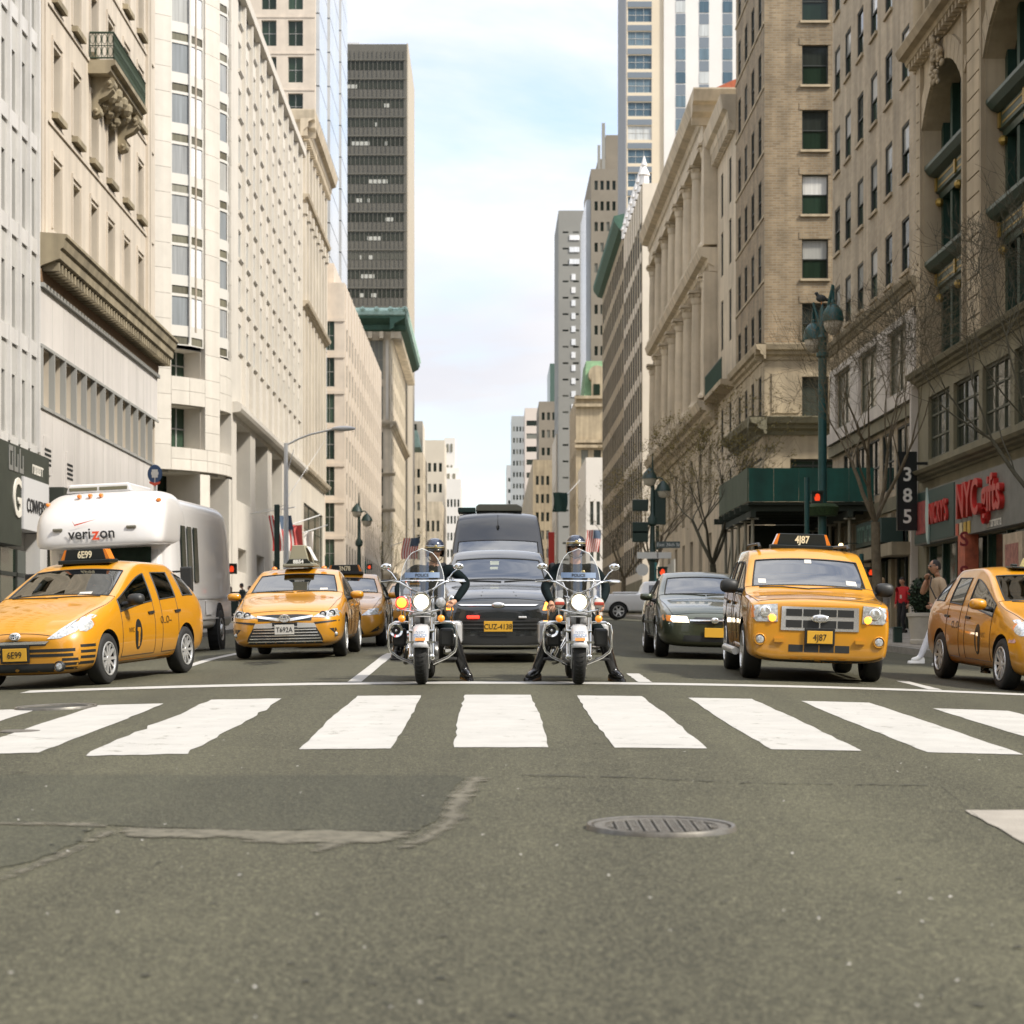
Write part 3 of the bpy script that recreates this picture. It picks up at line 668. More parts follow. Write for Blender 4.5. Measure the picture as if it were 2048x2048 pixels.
# B: warm stone bank with iron balcony and white panelled base
B0, B1 = YL(73), YL(310)
cB = [(y, y + 1.46) for y in (73.7, 77.2, 80.65, 84.2, 87.9, 91.4)]
rB = [(15.4, 17.74), (19.39, 21.7), (23.35, 25.66), (27.3, 29.6), (31.3, 33.6)]
step = (B1 - B0 - .2) / 13; mod = [B0 + .1 + step * i for i in range(14)]
strip = [(a + .06, b - .06, 9.05, 11.05, 'tan') for a, b in zip(mod, mod[1:])]
shopB = [(mod[0] + .1, mod[4] - .2, 2.0, 5.7, 'shop'), (mod[4] + .2, mod[8] - .2, 2.0, 5.7, 'shop'), (mod[8] + .2, mod[12], 2.0, 5.7, 'shop')]
rtB, fB, fBs = block('stone_bank_building', 'warm beige stone building with iron balcony and deep cornice over white panels', -1, -15, B0, B1, 38, S_BANK,
     grid(cB, rB, 'olive') + strip + shopB, d=.45, zb=.5)
for a, b in cB:
 for z0, z1 in rB[1:]:
  sill(rtB, fB, a - .12, b + .12, z0 - .02, S_OLD, .22, .2)
 for z0, z1 in rB:
  mb = MB()
  fB.box(mb, a - .16, a - .02, -.05, .02, z0, z1 + .15); fB.box(mb, b + .02, b + .16, -.05, .02, z0, z1 + .15); fB.box(mb, a - .16, b + .16, -.06, .02, z1 + .15, z1 + .3); mb.build('window_surround', S_BANK, rtB)
for z in (19.0, 23.0, 26.9, 30.9):
 mb = MB(); fB.box(mb, B0 + .1, B1 - .5, -.06, -.004, z - .12, z + .04); mb.build('string_course', S_BANK, rtB)
for u in (B0 + .3, B1 - 2.6):
 mb = MB(); fB.box(mb, u, u + .35, -.12, -.004, 14.7, 37); fB.box(mb, u + .6, u + .95, -.12, -.004, 14.7, 37); mb.build('pilaster', S_BANK, rtB)
mb = MB(); extrude(mb, fB, B0 - .05, B1 + .25, [(0, 13.15), (-.1, 13.15), (-.14, 13.5), (-.1, 13.62), (-.2, 13.7), (-.78, 13.92), (-.80, 14.22), (-.88, 14.28), (-.95, 14.55), (-1.02, 14.62), (-1.02, 14.72), (0, 14.8)])
u = B0 + .2
while u < B1: fB.box(mb, u, u + .22, -.7, -.12, 13.55, 13.83); u += .55
mb.build('cornice', S_OLD, rtB)
mb = MB(); fB.box(mb, B0, B1 - .1, -.16, -.004, 13.17, 13.6); mb.build('frieze', M('brown_frieze', (.22, .135, .075, 1), .9, var=.3, vscale=6), rtB)
for a, b in zip(mod, mod[1:]):
 mb = MB(); fB.box(mb, a + .02, b - .02, -.12, -.004, 11.1, 13.0); mb.build('white_panel', W_METAL, rtB)
 mb = MB(); fB.box(mb, a + .02, b - .02, -.12, -.004, 6.4, 9.0); mb.build('white_panel', W_METAL, rtB)
 mb = MB(); fB.box(mb, a - .055, a + .055, -.2, -.004, 9.0, 11.1); mb.build('mullion', F_GREY, rtB)
mb = MB(); fB.box(mb, B0, B1, -.24, -.004, 13.0, 13.14); fB.box(mb, B0, B1, -.18, -.125, 8.98, 9.08); fB.box(mb, B0, B1, -.18, -.125, 11.02, 11.12); mb.build('rail_trim', F_GREY, rtB)
mb = MB(); fB.box(mb, B0, B1, -.9, -.004, 5.75, 6.36); mb.build('dark_canopy', D_PANEL, rtB)
for u, z in ((mod[0] + .35, 7.55), (mod[2] + .3, 7.35)):
 mb = MB(); fB.box(mb, u, u + 1.15, -.16, -.125, z - .7, z + .55); v = mb.build('vent_grille', W_METAL, rtB)
 for k in range(4):
  m2 = MB(); fB.box(m2, u + .08, u + 1.08, -.175, -.155, z - .1 + k * .16 - .3, z - .02 + k * .16 - .3); m2.build('slat', BLACKIN, v)
mb = MB(); fB.box(mb, mod[2] + .2, mod[2] + 1.7, -.8, -.13, 6.37, 6.55); mb.build('canopy_hood', W_METAL, rtB)
# balcony
bal = MB(); y0, y1 = 80.2, 87.7
extrude(bal, fB, y0, y1, [(0, 22.45), (-.75, 22.45), (-.85, 22.55), (-.85, 22.7), (-1.02, 22.78), (-1.02, 22.95), (0, 22.95)])
bo = bal.build('balcony', S_OLD, rtB)
def scroll(u, d0, d1, z1, z0):
 m3 = MB(); pr = [(0, z0), (-.12, z0 - .02), (-.3, z0 + .12), (-.34, z0 + .35), (-.25, z0 + .5), (-.3, z0 + .62), (-.62, z0 + .78), (-.82, z0 + 1.0), (-.86, z1 - .1), (-.8, z1), (0, z1)]
 extrude(m3, fB, u - .28, u + .28, pr)
 for (c, z, r_) in ((-.7, z1 - .22, .2), (-.2, z0 + .2, .17)):
  p = fB.p(u - .33, c, z); m3.lathe([(0, -.0), (r_, 0), (r_, .66), (0, .66)], 14, p, 'Y')
  for q in (-.36, .34): m3.ball(fB.p(u + q, c, z), r_ * .5, 8, 5)
 m3.build('scroll_bracket', S_OLD, bo)
for u in (81.1, 86.9): scroll(u, 0, -.9, 22.45, 21.0)
mb = MB()
for u in (82.6, 83.9, 85.2):
 for k in range(5): mb.ball(fB.p(u + random.uniform(-.4, .4), -.1 - .12 * k, 21.6 + .16 * k), .2 + .03 * k, 8, 5)
tag(mb.build('carved_ornament', S_OLD, bo), kind='stuff')
rl = MB()
def rail_run(pts):
 rl.tube([fB.p(*p, 23.98) for p in pts], .045, 6); rl.tube([fB.p(*p, 23.04) for p in pts], .035, 6); rl.tube([fB.p(*p, 23.5) for p in pts], .02, 5)
 for (ua, da), (ub, db) in zip(pts, pts[1:]):
  ln = math.hypot(ub - ua, db - da); n = max(2, int(ln / .2))
  for i in range(n + 1):
   t = i / n; c = fB.p(ua + (ub - ua) * t, da + (db - da) * t, 0)
   rl.tube([c + Vector((0, 0, 23.0)), c + Vector((0, 0, 24.0))], .018, 4)
   if i < n:
    c2 = fB.p(ua + (ub - ua) * (t + 1 / n), da + (db - da) * (t + 1 / n), 0); mid = (c + c2) / 2
    for z in (23.28, 23.74):
     rl.tube([mid + (c2 - c) * .4 * math.cos(a) + Vector((0, 0, z + .19 * math.sin(a))) for a in [k * math.pi / 4 for k in range(8)]], .014, 4, closed=True)
rail_run([(y0 + .08, -.05), (y0 + .08, -.94), (y1 - .08, -.94), (y1 - .08, -.05)])
rl.build('balcony_railing', IRONRAIL, bo)

# C: pale stone office with rounded corner
CX, CYc, CR = -23., 125., 8.
def arc(a, r, z): a = R(a); return Vector((CX + r * math.sin(a), CYc - r * math.cos(a), z))
C1 = YL(603)
hC = []; aveC = cols(127, C1 - 1, 11, 1.5)
loggia = [(127.2, 134.6), (137.4, 145.0), (147.8, 155.2)]
rtC = root('rounded_corner_building', (-20, 140, 1), 'pale stone office building with rounded corner bays beyond the bank', 'building')
fC = Fr('E', -15)
holes = [(a, b, 9.6, 14.3, 1.4) for a, b in loggia] + [(a + .8, b - 2.2, 5.4, 6.8, .8) for a, b in loggia] + [(a, b, 3.0, 9.0, .5) for a, b in [(157.5, 163.5)] if b < C1]
floorsC = [18.0 + 2.81 * k for k in range(8)]
holesW = [(a, b, z + .5, z + 2.2, .12) for a, b in aveC for z in floorsC]
mb = MB(); wall(mb, fC, 125, C1, .5, 40, [h for h in holes + holesW if h[1] < C1]); mb.build('wall', S_PANEL, rtC)
for a, b, z0, z1, d in holes:
 if b < C1: window(rtC, fC, a, b, z0, z1, d - .03, 'grid' if z1 > 10 else 'plain')
bayC = {}
for a, b, z0, z1, d in holesW:
 if b >= C1: continue
 window(rtC, fC, a, b, z0, z1, d - .03, 'white')
 m3 = MB(); extrude(m3, fC, a - .12, b + .1, [(0, z0 - .22), (-.05, z0 - .22), (-.15, z0 - .1), (-.15, z0), (0, z0)]); m3.build('sill', S_PANEL, rtC)
for k, (a, b) in enumerate(aveC):
 mb = MB(); fC.box(mb, b + .35, b + .75, -.22, -.004, 15.4, 39.6); mb.build('pier', S_PANEL, rtC)
mb = MB(); extrude(mb, fC, 125.2, C1, [(0, 14.55), (-.45, 14.62), (-.55, 14.8), (-.55, 15.05), (-.3, 15.2), (0, 15.2)]); mb.build('ledge', S_PANEL, rtC)
mb = MB(); mb.quad((-15, C1, .5), (-37, C1, .5), (-37, C1, 40), (-15, C1, 40)); mb.quad((-37, 117, .5), (-37, C1, .5), (-37, C1, 40), (-37, 117, 40))
vs = [arc(a, CR, 40) for a in range(0, 91, 6)] + [Vector((-15, C1, 40)), Vector((-37, C1, 40)), Vector((-37, 117, 40))]; mb.add(vs, [tuple(range(len(vs)))]); mb.build('roof', S_PANEL, rtC)
mb = MB(); wall(mb, Fr('S', 117.02), -37, CX, .5, 40, []); mb.build('wall', S_PANEL, rtC)
PC = {}
def cyl_piece(name, a0, a1, z0, z1, r0, r1, mat, parent=None, shared=True):
 """curved slab between radii r0 < r1; alike slabs share their mesh"""
 key = (name, round(a1 - a0, 2), round(z1 - z0, 2), r0, r1, mat.name)
 if key not in PC:
  n = max(2, int((a1 - a0) / 3)); h = z1 - z0; hw = (a1 - a0) / 2; m3 = MB(); P = lambda a, r, z: (r * math.sin(R(a)), -r * math.cos(R(a)), z)
  for i in range(n):
   p, q = -hw + 2 * hw * i / n, -hw + 2 * hw * (i + 1) / n
   m3.quad(P(p, r1, 0), P(q, r1, 0), P(q, r1, h), P(p, r1, h)); m3.quad(P(p, r0, h), P(p, r1, h), P(q, r1, h), P(q, r0, h)); m3.quad(P(p, r0, 0), P(q, r0, 0), P(q, r1, 0), P(p, r1, 0))
  m3.quad(P(-hw, r0, 0), P(-hw, r1, 0), P(-hw, r1, h), P(-hw, r0, h)); m3.quad(P(hw, r0, 0), P(hw, r0, h), P(hw, r1, h), P(hw, r1, 0))
  PC[key] = m3.mesh(name, mat, 30)
 o = link(name, PC[key]); o.location = (CX, CYc, z0); o.rotation_euler = (0, 0, R((a0 + a1) / 2)); adopt(o, parent or rtC); return o
def panels(a0, a1, n, z0, z1, h=.94, gap=.018):
 m = max(1, round((z1 - z0) / h)); hh = (z1 - z0) / m; da = (a1 - a0) / n
 for i in range(n):
  for k in range(m): cyl_piece('stone_panel', a0 + da * i + .07, a0 + da * (i + 1) - .07, z0 + hh * k + gap / 2, z0 + hh * (k + 1) - gap / 2, CR - .3, CR, S_PANEL)
core = MB()
for a in range(0, 90, 5): core.quad(arc(a, CR - .31, 10.6), arc(a + 5, CR - .31, 10.6), arc(a + 5, CR - .31, 40), arc(a, CR - .31, 40)) if not (40 <= a < 60 or 72 <= a < 88) else None
for a, b in ((40, 42), (60, 62), (88, 90)): core.quad(arc(a, CR - .31, 10.6), arc(b, CR - .31, 10.6), arc(b, CR - .31, 40), arc(a, CR - .31, 40))
core.build('panel_backing', M('panel_joint', (.30, .28, .245, 1), .9), rtC)
panels(20, 42, 2, 10.75, 40, 1.4); panels(60.5, 72, 1, 15.95, 40, 1.4); panels(88, 91.5, 1, 10.75, 40, 1.4)
panels(42, 60.5, 2, 14.4, 15.95, .78); panels(42, 72, 3, 10.75, 12.0, .62); panels(60.5, 72, 1, 12.0, 15.95, .99); panels(72, 88, 2, 10.75, 12.0, .62); panels(72, 88, 2, 14.4, 17.4, 1.0)
for (a0, a1, z0, z1) in ((42, 60.5, 12.0, 14.4), (42, 60.5, 15.95, 17.55), (72, 88, 12.0, 14.4)):
 cyl_piece('recess_soffit', a0, a1, z1 - .04, z1 + .0, CR - 1.5, CR - .31, S_PANEL); cyl_piece('recess_sill', a0, a1, z0, z0 + .04, CR - 1.5, CR - .31, S_PANEL)
 mm_ = MB()
 for a in (a0, a1): mm_.quad(arc(a, CR - 1.5, z0), arc(a, CR, z0), arc(a, CR, z1), arc(a, CR - 1.5, z1))
 mm_.build('recess_jamb', S_PANEL, rtC)
 g = cyl_piece('window', a0, a1, z0 + .04, z1 - .04, CR - 1.55, CR - 1.5, G_GREEN)
 fr_ = MB()
 for q in (.33, .66): fr_.tube([arc(a0 + (a1 - a0) * q, CR - 1.48, z0), arc(a0 + (a1 - a0) * q, CR - 1.48, z1)], .05, 4)
 fr_.tube([arc(a0 + (a1 - a0) * t / 6, CR - 1.48, (z0 + z1) / 2) for t in range(7)], .04, 4)
 f_ = fr_.build('mullion', F_GREY, None); f_.parent = rtC; f_.matrix_parent_inverse = Matrix.Translation(ROOTLOC[rtC.name]).inverted()
# projecting glazed bays, storey by storey
def bay(a0, a1, z, hh, bright):
 am = (a0 + a1) / 2; L0, Mi, R0 = (lambda zz: arc(a0, CR - .12, zz)), (lambda zz: arc(am, CR + .05, zz)), (lambda zz: arc(a1, CR - .12, zz))
 def facet(mb, P, Q, t0, t1, za, zb, off=0.):
  p, q = P(0), Q(0); n_ = Vector((q.y - p.y, p.x - q.x, 0)).normalized()
  if n_.dot(p - Vector((CX, CYc, 0))) < 0: n_ = -n_
  A, B = p.lerp(q, t0) + n_ * off, p.lerp(q, t1) + n_ * off
  mb.quad(A + Vector((0, 0, za)), B + Vector((0, 0, za)), B + Vector((0, 0, zb)), A + Vector((0, 0, zb)))
 b = MB(); s1, s2 = z + .50, z + 1.10        # transom strip, spandrel, tall pane
 for P, Q in ((L0, Mi), (Mi, R0)):
  facet(b, P, Q, 0, 1, z, z + .06); facet(b, P, Q, 0, 1, s1, s2); facet(b, P, Q, 0, 1, z + hh - .1, z + hh)
  for t in ((0, .09), (.91, 1)): facet(b, P, Q, t[0], t[1], z + .06, s1); facet(b, P, Q, t[0], t[1], s2, z + hh - .1)
  for zz in (z, z + hh): b.add([L0(zz), Mi(zz), R0(zz), arc(am, CR - 1, zz)], [(0, 1, 2), (0, 2, 3)])
 o = b.build('bay_window', F_WHITE, rtC)
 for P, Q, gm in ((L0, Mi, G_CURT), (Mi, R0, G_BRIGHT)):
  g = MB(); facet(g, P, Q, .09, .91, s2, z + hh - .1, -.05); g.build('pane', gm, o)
  g = MB(); facet(g, P, Q, .09, .91, z + .06, s1, -.05); g.build('pane', G_TAN, o)
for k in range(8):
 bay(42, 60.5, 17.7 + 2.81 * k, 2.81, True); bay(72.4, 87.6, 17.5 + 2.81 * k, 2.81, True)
mb = MB(); mb.tube([arc(51.2, CR + .5, 18.4), arc(51.2, CR + .5, 37.5)], .06, 6); mb.build('mullion_mast', M('rusty_mast', (.40, .33, .25, 1), .6), rtC)
cyl_piece('soffit', 2, 90, 10.6, 10.75, CR - 2.6, CR - .32, S_PANEL)
cyl_piece('shop_glass', 2, 90, 1.0, 10.6, CR - 2.7, CR - 2.6, G_GREEN)
for a in (4, 30, 62, 88): cyl_piece('pier', a - 4.5, a + 2, 1.0, 10.6, CR - 2.5, CR - .02, S_PANEL)
mb = MB(); extrude(mb, fC, 125, C1, [(0, 39.6), (-.35, 39.7), (-.4, 40.2), (0, 40.3)]); mb.build('cornice', S_PANEL, rtC)

# D: older stone front with giant order
D0, D1 = C1 + .02, YL(649)
cD = cols(D0 + .8, D1 - .8, 7, 1.7)
rD = rows(16, 3.9, 2.7, 3) + [(28.8, 31.6), (32.6, 35.4), (37.3, 40.2)]
rtD, fD, fDs = block('old_stone_building', 'ornate old stone facade with giant pilasters and bracketed cornice on the left', -1, -15, D0, D1, 42, S_CREAM,
     grid(cD, rD) + [(D0 + 2, D1 - 2, 6, 12.4, 'grid')], d=.16, zb=1, depth=20)
cornice(rtD, fD, D0 - 1.0, D1 + .9, 41.2, 1.15, 2.1, S_WARM, .8, dsz=.4)
mb = MB(); extrude(mb, fDs, -17, -13.86, CORN(41.2, 1.15, 2.1)); mb.build('cornice', S_WARM, rtD)
for z in (36.2, 27.7, 14.5): cornice(rtD, fD, D0, D1 + .3, z, .6, .65, S_WARM)
for i in range(8):
 u = D0 + .8 + (D1 - D0 - 1.6) / 7 * i
 mb = MB(); fD.box(mb, u - .38, u + .38, -.3, -.004, 28.4, 35.3); fD.box(mb, u - .5, u + .5, -.42, -.004, 35.3, 36.15); fD.box(mb, u - .35, u + .35, -.3, -.004, 36.9, 41.1); fD.box(mb, u - .3, u + .3, -.2, -.004, 15.2, 27.6)
 mb.build('pilaster', S_CREAM, rtD)
cap = MB()
for k in range(10): cap.ball((-15.1 - .16 * (k % 5), D0 - .5, 38.6 + .28 * (k // 2)), .26, 8, 5)
cap.build('carved_capital', S_WARM, rtD)

# F: stepped pink stone and glass tower, G: its lower neighbour
FY = 209.
rF = rows(20, 3.6, 1.35, 17)
sF = [(-28.8, -26.6), (-24.2, -22.2)]
sF = [(-(980 - p0) / FPX * FY, -(980 - p1) / FPX * FY) for p0, p1 in ((523, 553), (576, 606))]
rtF, fF, fFs = block('pink_stone_tower', 'tall pink stone tower with two dark window columns and blue glass edge', -1, -17, FY, 252, 82, S_PINK,
     [], [(a, b, z, z + 2.5, 'darkglass') for a, b in sF for z in [20 + 3.55 * k for k in range(17)]], depth=26, zb=10, d=.3)
for k in range(18):
 mb = MB(); fFs.box(mb, -42.8, -17.02, -.06, -.004, 19.2 + 3.55 * k, 19.35 + 3.55 * k); mb.build('string_course', S_PINK, rtF)
GLB = M('pale_glass_wall', (.44, .47, .50, 1), .12, var=.25, vscale=.25, stretch=(1, 1, .3))
for i, (a, b) in enumerate(((FY + 1, 220), (224, 237), (241, 251))):
 for k in range(17):
  mb = MB(); fF.box(mb, a, b, -.35, -.004, 20 + 3.55 * k, 20 + 3.55 * k + 3.4); mb.build('glass_panel', GLB, rtF)
G0, G1 = 222., YL(762)
rG = rows(9, 3.75, 2.3, 7)
rtG, fG, fGs = block('pink_stone_block', 'pink granite corner building with ribbed street front and dark corner windows', -1, -15, G0, G1, 38.2, S_PINK,
     grid(cols(G0 + 1, G1 - 1, 15, 1.9), rG, 'plain'), [(-17.1, -16.05, z0 - .3, z1 + .5, 'darkglass') for z0, z1 in rG], depth=20, zb=2, d=.12)
for z0, z1 in rG:
 mb = MB(); fGs.box(mb, -24, -15, -.12, -.004, z1 + .4, z1 + .75); mb.build('band', S_PINK, rtG)
for i in range(16):
 u = G0 + 1 + (G1 - G0 - 2) / 15 * i
 mb = MB(); fG.box(mb, u - .35, u + .35, -.10, -.004, 12, 38.1); mb.build('pier', S_PINK, rtG)
mb = MB(); mb.box(-19, -16.2, G0 + 1, G0 + 14, 38.2, 40.4); mb.build('penthouse', S_PINK, rtG)

# H: corner building with green copper cornice
H0, H1 = YL(781), YL(811)
rtH, fH, fHs = block('green_cornice_building', 'cream corner building crowned by broad green copper cornice', -1, -15, H0, H1, 48.6, S_WARM,
     grid(cols(H0 + 2, H1 - 2, 9, 2.4), rows(9, 4.1, 2.6, 9), 'plain'),
     [(-18.1, -16.1, z, z + 4.2, 'tri') for z in (12, 17.5, 23, 28.5)] + [(-18.1, -16.1, 34.5, 39.6, 'tri'), (-18.1, -16.1, 40.6, 46.5, 'tri'), (-25, -22.6, 40.6, 46.5, 'tri'), (-25, -22.6, 34.5, 39.6, 'tri')], depth=26, zb=3, d=.15)
for fr_, a, b in ((fH, H0 - 2.3, H1 + 2), (fHs, -38, -12.7)):
 mb = MB(); extrude(mb, fr_, a, b, [(0, 47.8), (-.5, 48.0), (-.7, 48.7), (-2.2, 49.5), (-2.35, 49.8), (-2.35, 50.3), (-1.2, 50.8), (0, 50.8)])
 mb.build('cornice', COPPER_D, rtH)
 mb = MB(); extrude(mb, fr_, a, b, [(-2.37, 49.9), (-2.5, 50.0), (-2.5, 50.6), (-1.3, 51.2), (-1.2, 50.8), (-2.37, 50.3)]); u = a
 while u < b: mb.ball(fr_.p(u, -2.3, 50.8), .45, 6, 4); u += 2.1
 mb.build('copper_crest', COPPER, rtH)
 mb = MB(); u = a + 1
 while u < b - 1: fr_.box(mb, u, u + .6, -1.6, -.3, 46.6, 47.6); u += 1.7
 mb.build('brackets', S_WARM, rtH)
 for z in (33.2, 10.4): cornice(rtH, fr_, a + 1.6, b - 1.4, z, .9, 1.0, S_WARM)
for z in (20.6, 26.0): cornice(rtH, fHs, -17.2, -14.3, z, .5, .5, S_WARM)
mb = MB(); fHs.box(mb, -15.7, -15.3, -.2, -.004, 34.5, 46.5); fHs.box(mb, -19.0, -18.5, -.2, -.004, 34.5, 46.5); mb.build('pilaster', S_CREAM, rtH)

# E: bronze office slab, far left
E0 = YL(814)
rtE, fE, fEs = block('bronze_office_tower', 'tall dark bronze office slab with banded windows rising behind the left row', -1, -15, E0, YL(827), 109, BRONZE, [], [], depth=40, zb=4)
mb = MB(); fE.box(mb, E0 + .02, YL(827), -.2, -.004, 5, 109.2); mb.build('end_wall', M('tan_end_wall', (.45, .39, .30, 1), .7), rtE)
for k in range(29):
 z = 8.3 + 3.43 * k
 mb = MB(); fEs.box(mb, -54, -15.6, -.06, -.004, z, z + 1.6); mb.build('window_band', pane_mat('g_tower%d' % k, (.032, .036, .028, 1), (.045, .05, .04, 1), (.10, .10, .082, 1), .4, .85) if k < 6 else MATS['g_tower%d' % (k % 6)], rtE)
mb = MB(); u = -54.
while u < -15.2: fEs.box(mb, u, u + .12, -.14, -.07, 6, 107.8); u += .8
tag(mb.build('mullions', BRONZE, rtE), kind='stuff')
for k in range(29):
 mb = MB(); fEs.box(mb, -54.5, -15.1, -.3, -.23, 9.95 + 3.43 * k, 10.2 + 3.43 * k); mb.build('floor_edge', BRONZE, rtE)
for k in range(40):
 z = 8.35 + 3.43 * random.randint(14, 28); u = random.uniform(-34, -17); mb = MB(); fEs.box(mb, u, u + random.choice((.4, .9, 2.4)), -.0665 - .0006 * k, -.061, z, z + .7); mb.build('blind', M('pale_blind', (.42, .42, .38, 1), .8), rtE)
mb = MB(); mb.box(-48, -33, E0 + 5, E0 + 15, 109, 113); mb.box(-31, -24, E0 + 6, E0 + 12, 109, 111); mb.build('rooftop_plant', M('white_plant', (.6, .6, .6, 1), .7), rtE)

# far left row
def far_block(name, label, px0, px1, pyt, Y, mat, wpx=None, style='far', left=True, colsn=3, step=3.6, h=1.9, top=True, depth=30, z0=6, band=False):
 x0, x1 = (px0 - VPX) / FPX * Y, (px1 - VPX) / FPX * Y; zt = ZP(pyt, Y)
 side = -1 if left else 1; X = x1 if left else x0
 n = max(1, int((zt - z0 - 2) / step)); rr_ = rows(z0 + 2, step, h, n)
 cs = cols(x0 + .4, x1 - .4, colsn, (x1 - x0 - .8) / colsn * (.94 if band else .55))
 ave_ = grid(cols(Y + 1, Y + depth - 1, 6, 1.8), rr_[:14], 'far')
 rt, fe, fs = block(name, label, side, X, Y, Y + depth, zt, mat, ave_, grid(cs, rr_, style), depth=max(8, x1 - x0 + 3), zb=3, d=.2)
 return rt, fe, fs
S_FARC = M('cream_far_stone', (.62, .55, .44, 1), .85, var=.08, vscale=.1); S_FARW = M('white_far_stone', (.72, .68, .62, 1), .85, var=.06, vscale=.1)
far_block('ornate_apartment_house', 'narrow cream building with green mansard beyond the copper cornice', 818, 846, 905, 470, S_WARM, colsn=2)
rtX = root('green_mansard_house', (-17, 520, 5), 'pale corner house with small green roof far up the left side', 'building')
mb = MB(); p0, p1 = at(822, 845, 520), at(845, 960, 520); mb.box(p0.x, p1.x, 520, 540, 4, ZP(842, 520)); mb.build('wall', S_FARC, rtX)
mb = MB(); a, b = at(824, 905, 519), at(838, 872, 519); mb.prism([(a.x, a.z), (b.x + .8, a.z), (b.x, b.z), (a.x + .6, b.z)], 505, 519, lambda p, q, h_: (p, h_, q)); mb.build('roof', COPPER, rtX)
wv = MB(); c_ = at(829, 853, 519.9); wv.box(c_.x - .5, c_.x + .5, 519.8, 520, c_.z - 1, c_.z + .6); wv.build('window', G_DARK, rtX)
far_block('cream_office_block', 'broad cream office block with few windows far up the left side', 840, 889, 880, 640, S_FARC, colsn=4, step=6.2, h=2.6)
far_block('grey_green_house', 'low cream house with paired windows at the far left kerb', 838, 884, 1003, 560, S_WARM, colsn=4, step=5.4, h=2.8)
rtS, _, _ = far_block('white_stepped_tower', 'bright white stepped tower closing the far left of the avenue', 884, 922, 958, 900, S_FARW, colsn=5, step=7, h=3.2)
for i, (p0, p1, pt) in enumerate(((886, 918, 935), (888, 910, 875), (914, 924, 975))):
 mb = MB(); a, b = at(p0, pt, 905), at(p1, pt, 905); mb.box(a.x, b.x, 905 + i * .7, 930 + i, 40, a.z); mb.build('upper_stage', S_FARW, rtS)
 wv = MB()
 for k in range(3):
  for q in range(2): wv.box(a.x + (b.x - a.x) * (.25 + .35 * q), a.x + (b.x - a.x) * (.42 + .35 * q), 904.7 + i * .7, 904.9 + i * .7, a.z - 6 - 9 * k, a.z - 2.6 - 9 * k)
 wv.build('window', G_TAN, rtS)
# ================================================================ right side of the street
FW = lambda a=15: Fr('W', a)
# R1: arcaded stone front over the gift shop
Q0, Q1 = 57.0, YL(1835)
rt1 = root('arcaded_stone_building', (20, 66, 1), 'tan stone building with tall arches and green iron bays over the gift shop', 'building')
f1 = Fr('W', 15.)
arches = [(67.9, 74.3), (58.6, 65.1)]
def arch_wall(fr, u0, u1, z0, z1, ops, zs, rise, depth, mat, parent, n=14):
 mb = MB(); us = [u0]
 for a, b in sorted(ops): us += [a, b]
 us.append(u1)
 for a, b in zip(us[0::2], us[1::2]): mb.quad(fr.p(a, 0, z0), fr.p(b, 0, z0), fr.p(b, 0, z1), fr.p(a, 0, z1))
 for a, b in ops:
  c, hw = (a + b) / 2, (b - a) / 2; rad = (hw * hw + rise * rise) / (2 * rise); cz = zs + rise - rad; P = []
  th = math.asin(min(1, hw / rad)) if rise < hw else math.pi / 2
  for i in range(n + 1):
   t = -th + 2 * th * i / n; P.append((c + rad * math.sin(t), cz + rad * math.cos(t)))
  for p, q in zip(P, P[1:]):
   mb.quad(fr.p(p[0], 0, p[1]), fr.p(q[0], 0, q[1]), fr.p(q[0], 0, z1), fr.p(p[0], 0, z1)); mb.quad(fr.p(p[0], 0, p[1]), fr.p(q[0], 0, q[1]), fr.p(q[0], depth, q[1]), fr.p(p[0], depth, p[1]))
  for u in (a, b): mb.quad(fr.p(u, 0, z0), fr.p(u, 0, zs), fr.p(u, depth, zs), fr.p(u, depth, z0))
  mb.quad(fr.p(a, 0, z0), fr.p(b, 0, z0), fr.p(b, depth, z0), fr.p(a, depth, z0))
 return mb.build('wall', mat, parent)
arch_wall(f1, Q0, Q1, 10.5, 21.5, arches, 18.9, 1.5, 1.0, S_TAN, rt1)
mb = MB(); wall(mb, f1, Q0, Q1, 21.5, 40, grid(cols(Q0 + .6, Q1 - .6, 6, 1.5), rows(22.6, 4, 3, 4)), .4); mb.build('wall', S_TAN, rt1)
for h in grid(cols(Q0 + .6, Q1 - .6, 6, 1.5), rows(22.6, 4, 3, 4)): window(rt1, f1, h[0], h[1], h[2], h[3], .36, 'blinds')
for i in range(7):
 u = Q0 + .6 + (Q1 - Q0 - 1.2) / 6 * i; mb = MB(); fq = f1.p(u, -.02, 22.0); mb.lathe([(.34, 0), (.30, .25), (.27, .4), (.25, 8), (.33, 8.4), (.38, 8.6), (0, 8.6)], 14, fq); mb.build('half_column', S_TAN, rt1, smooth=40)
cornice(rt1, f1, Q0, Q1 + .25, 21.2, .75, .75, S_TAN, .5, dsz=.22)
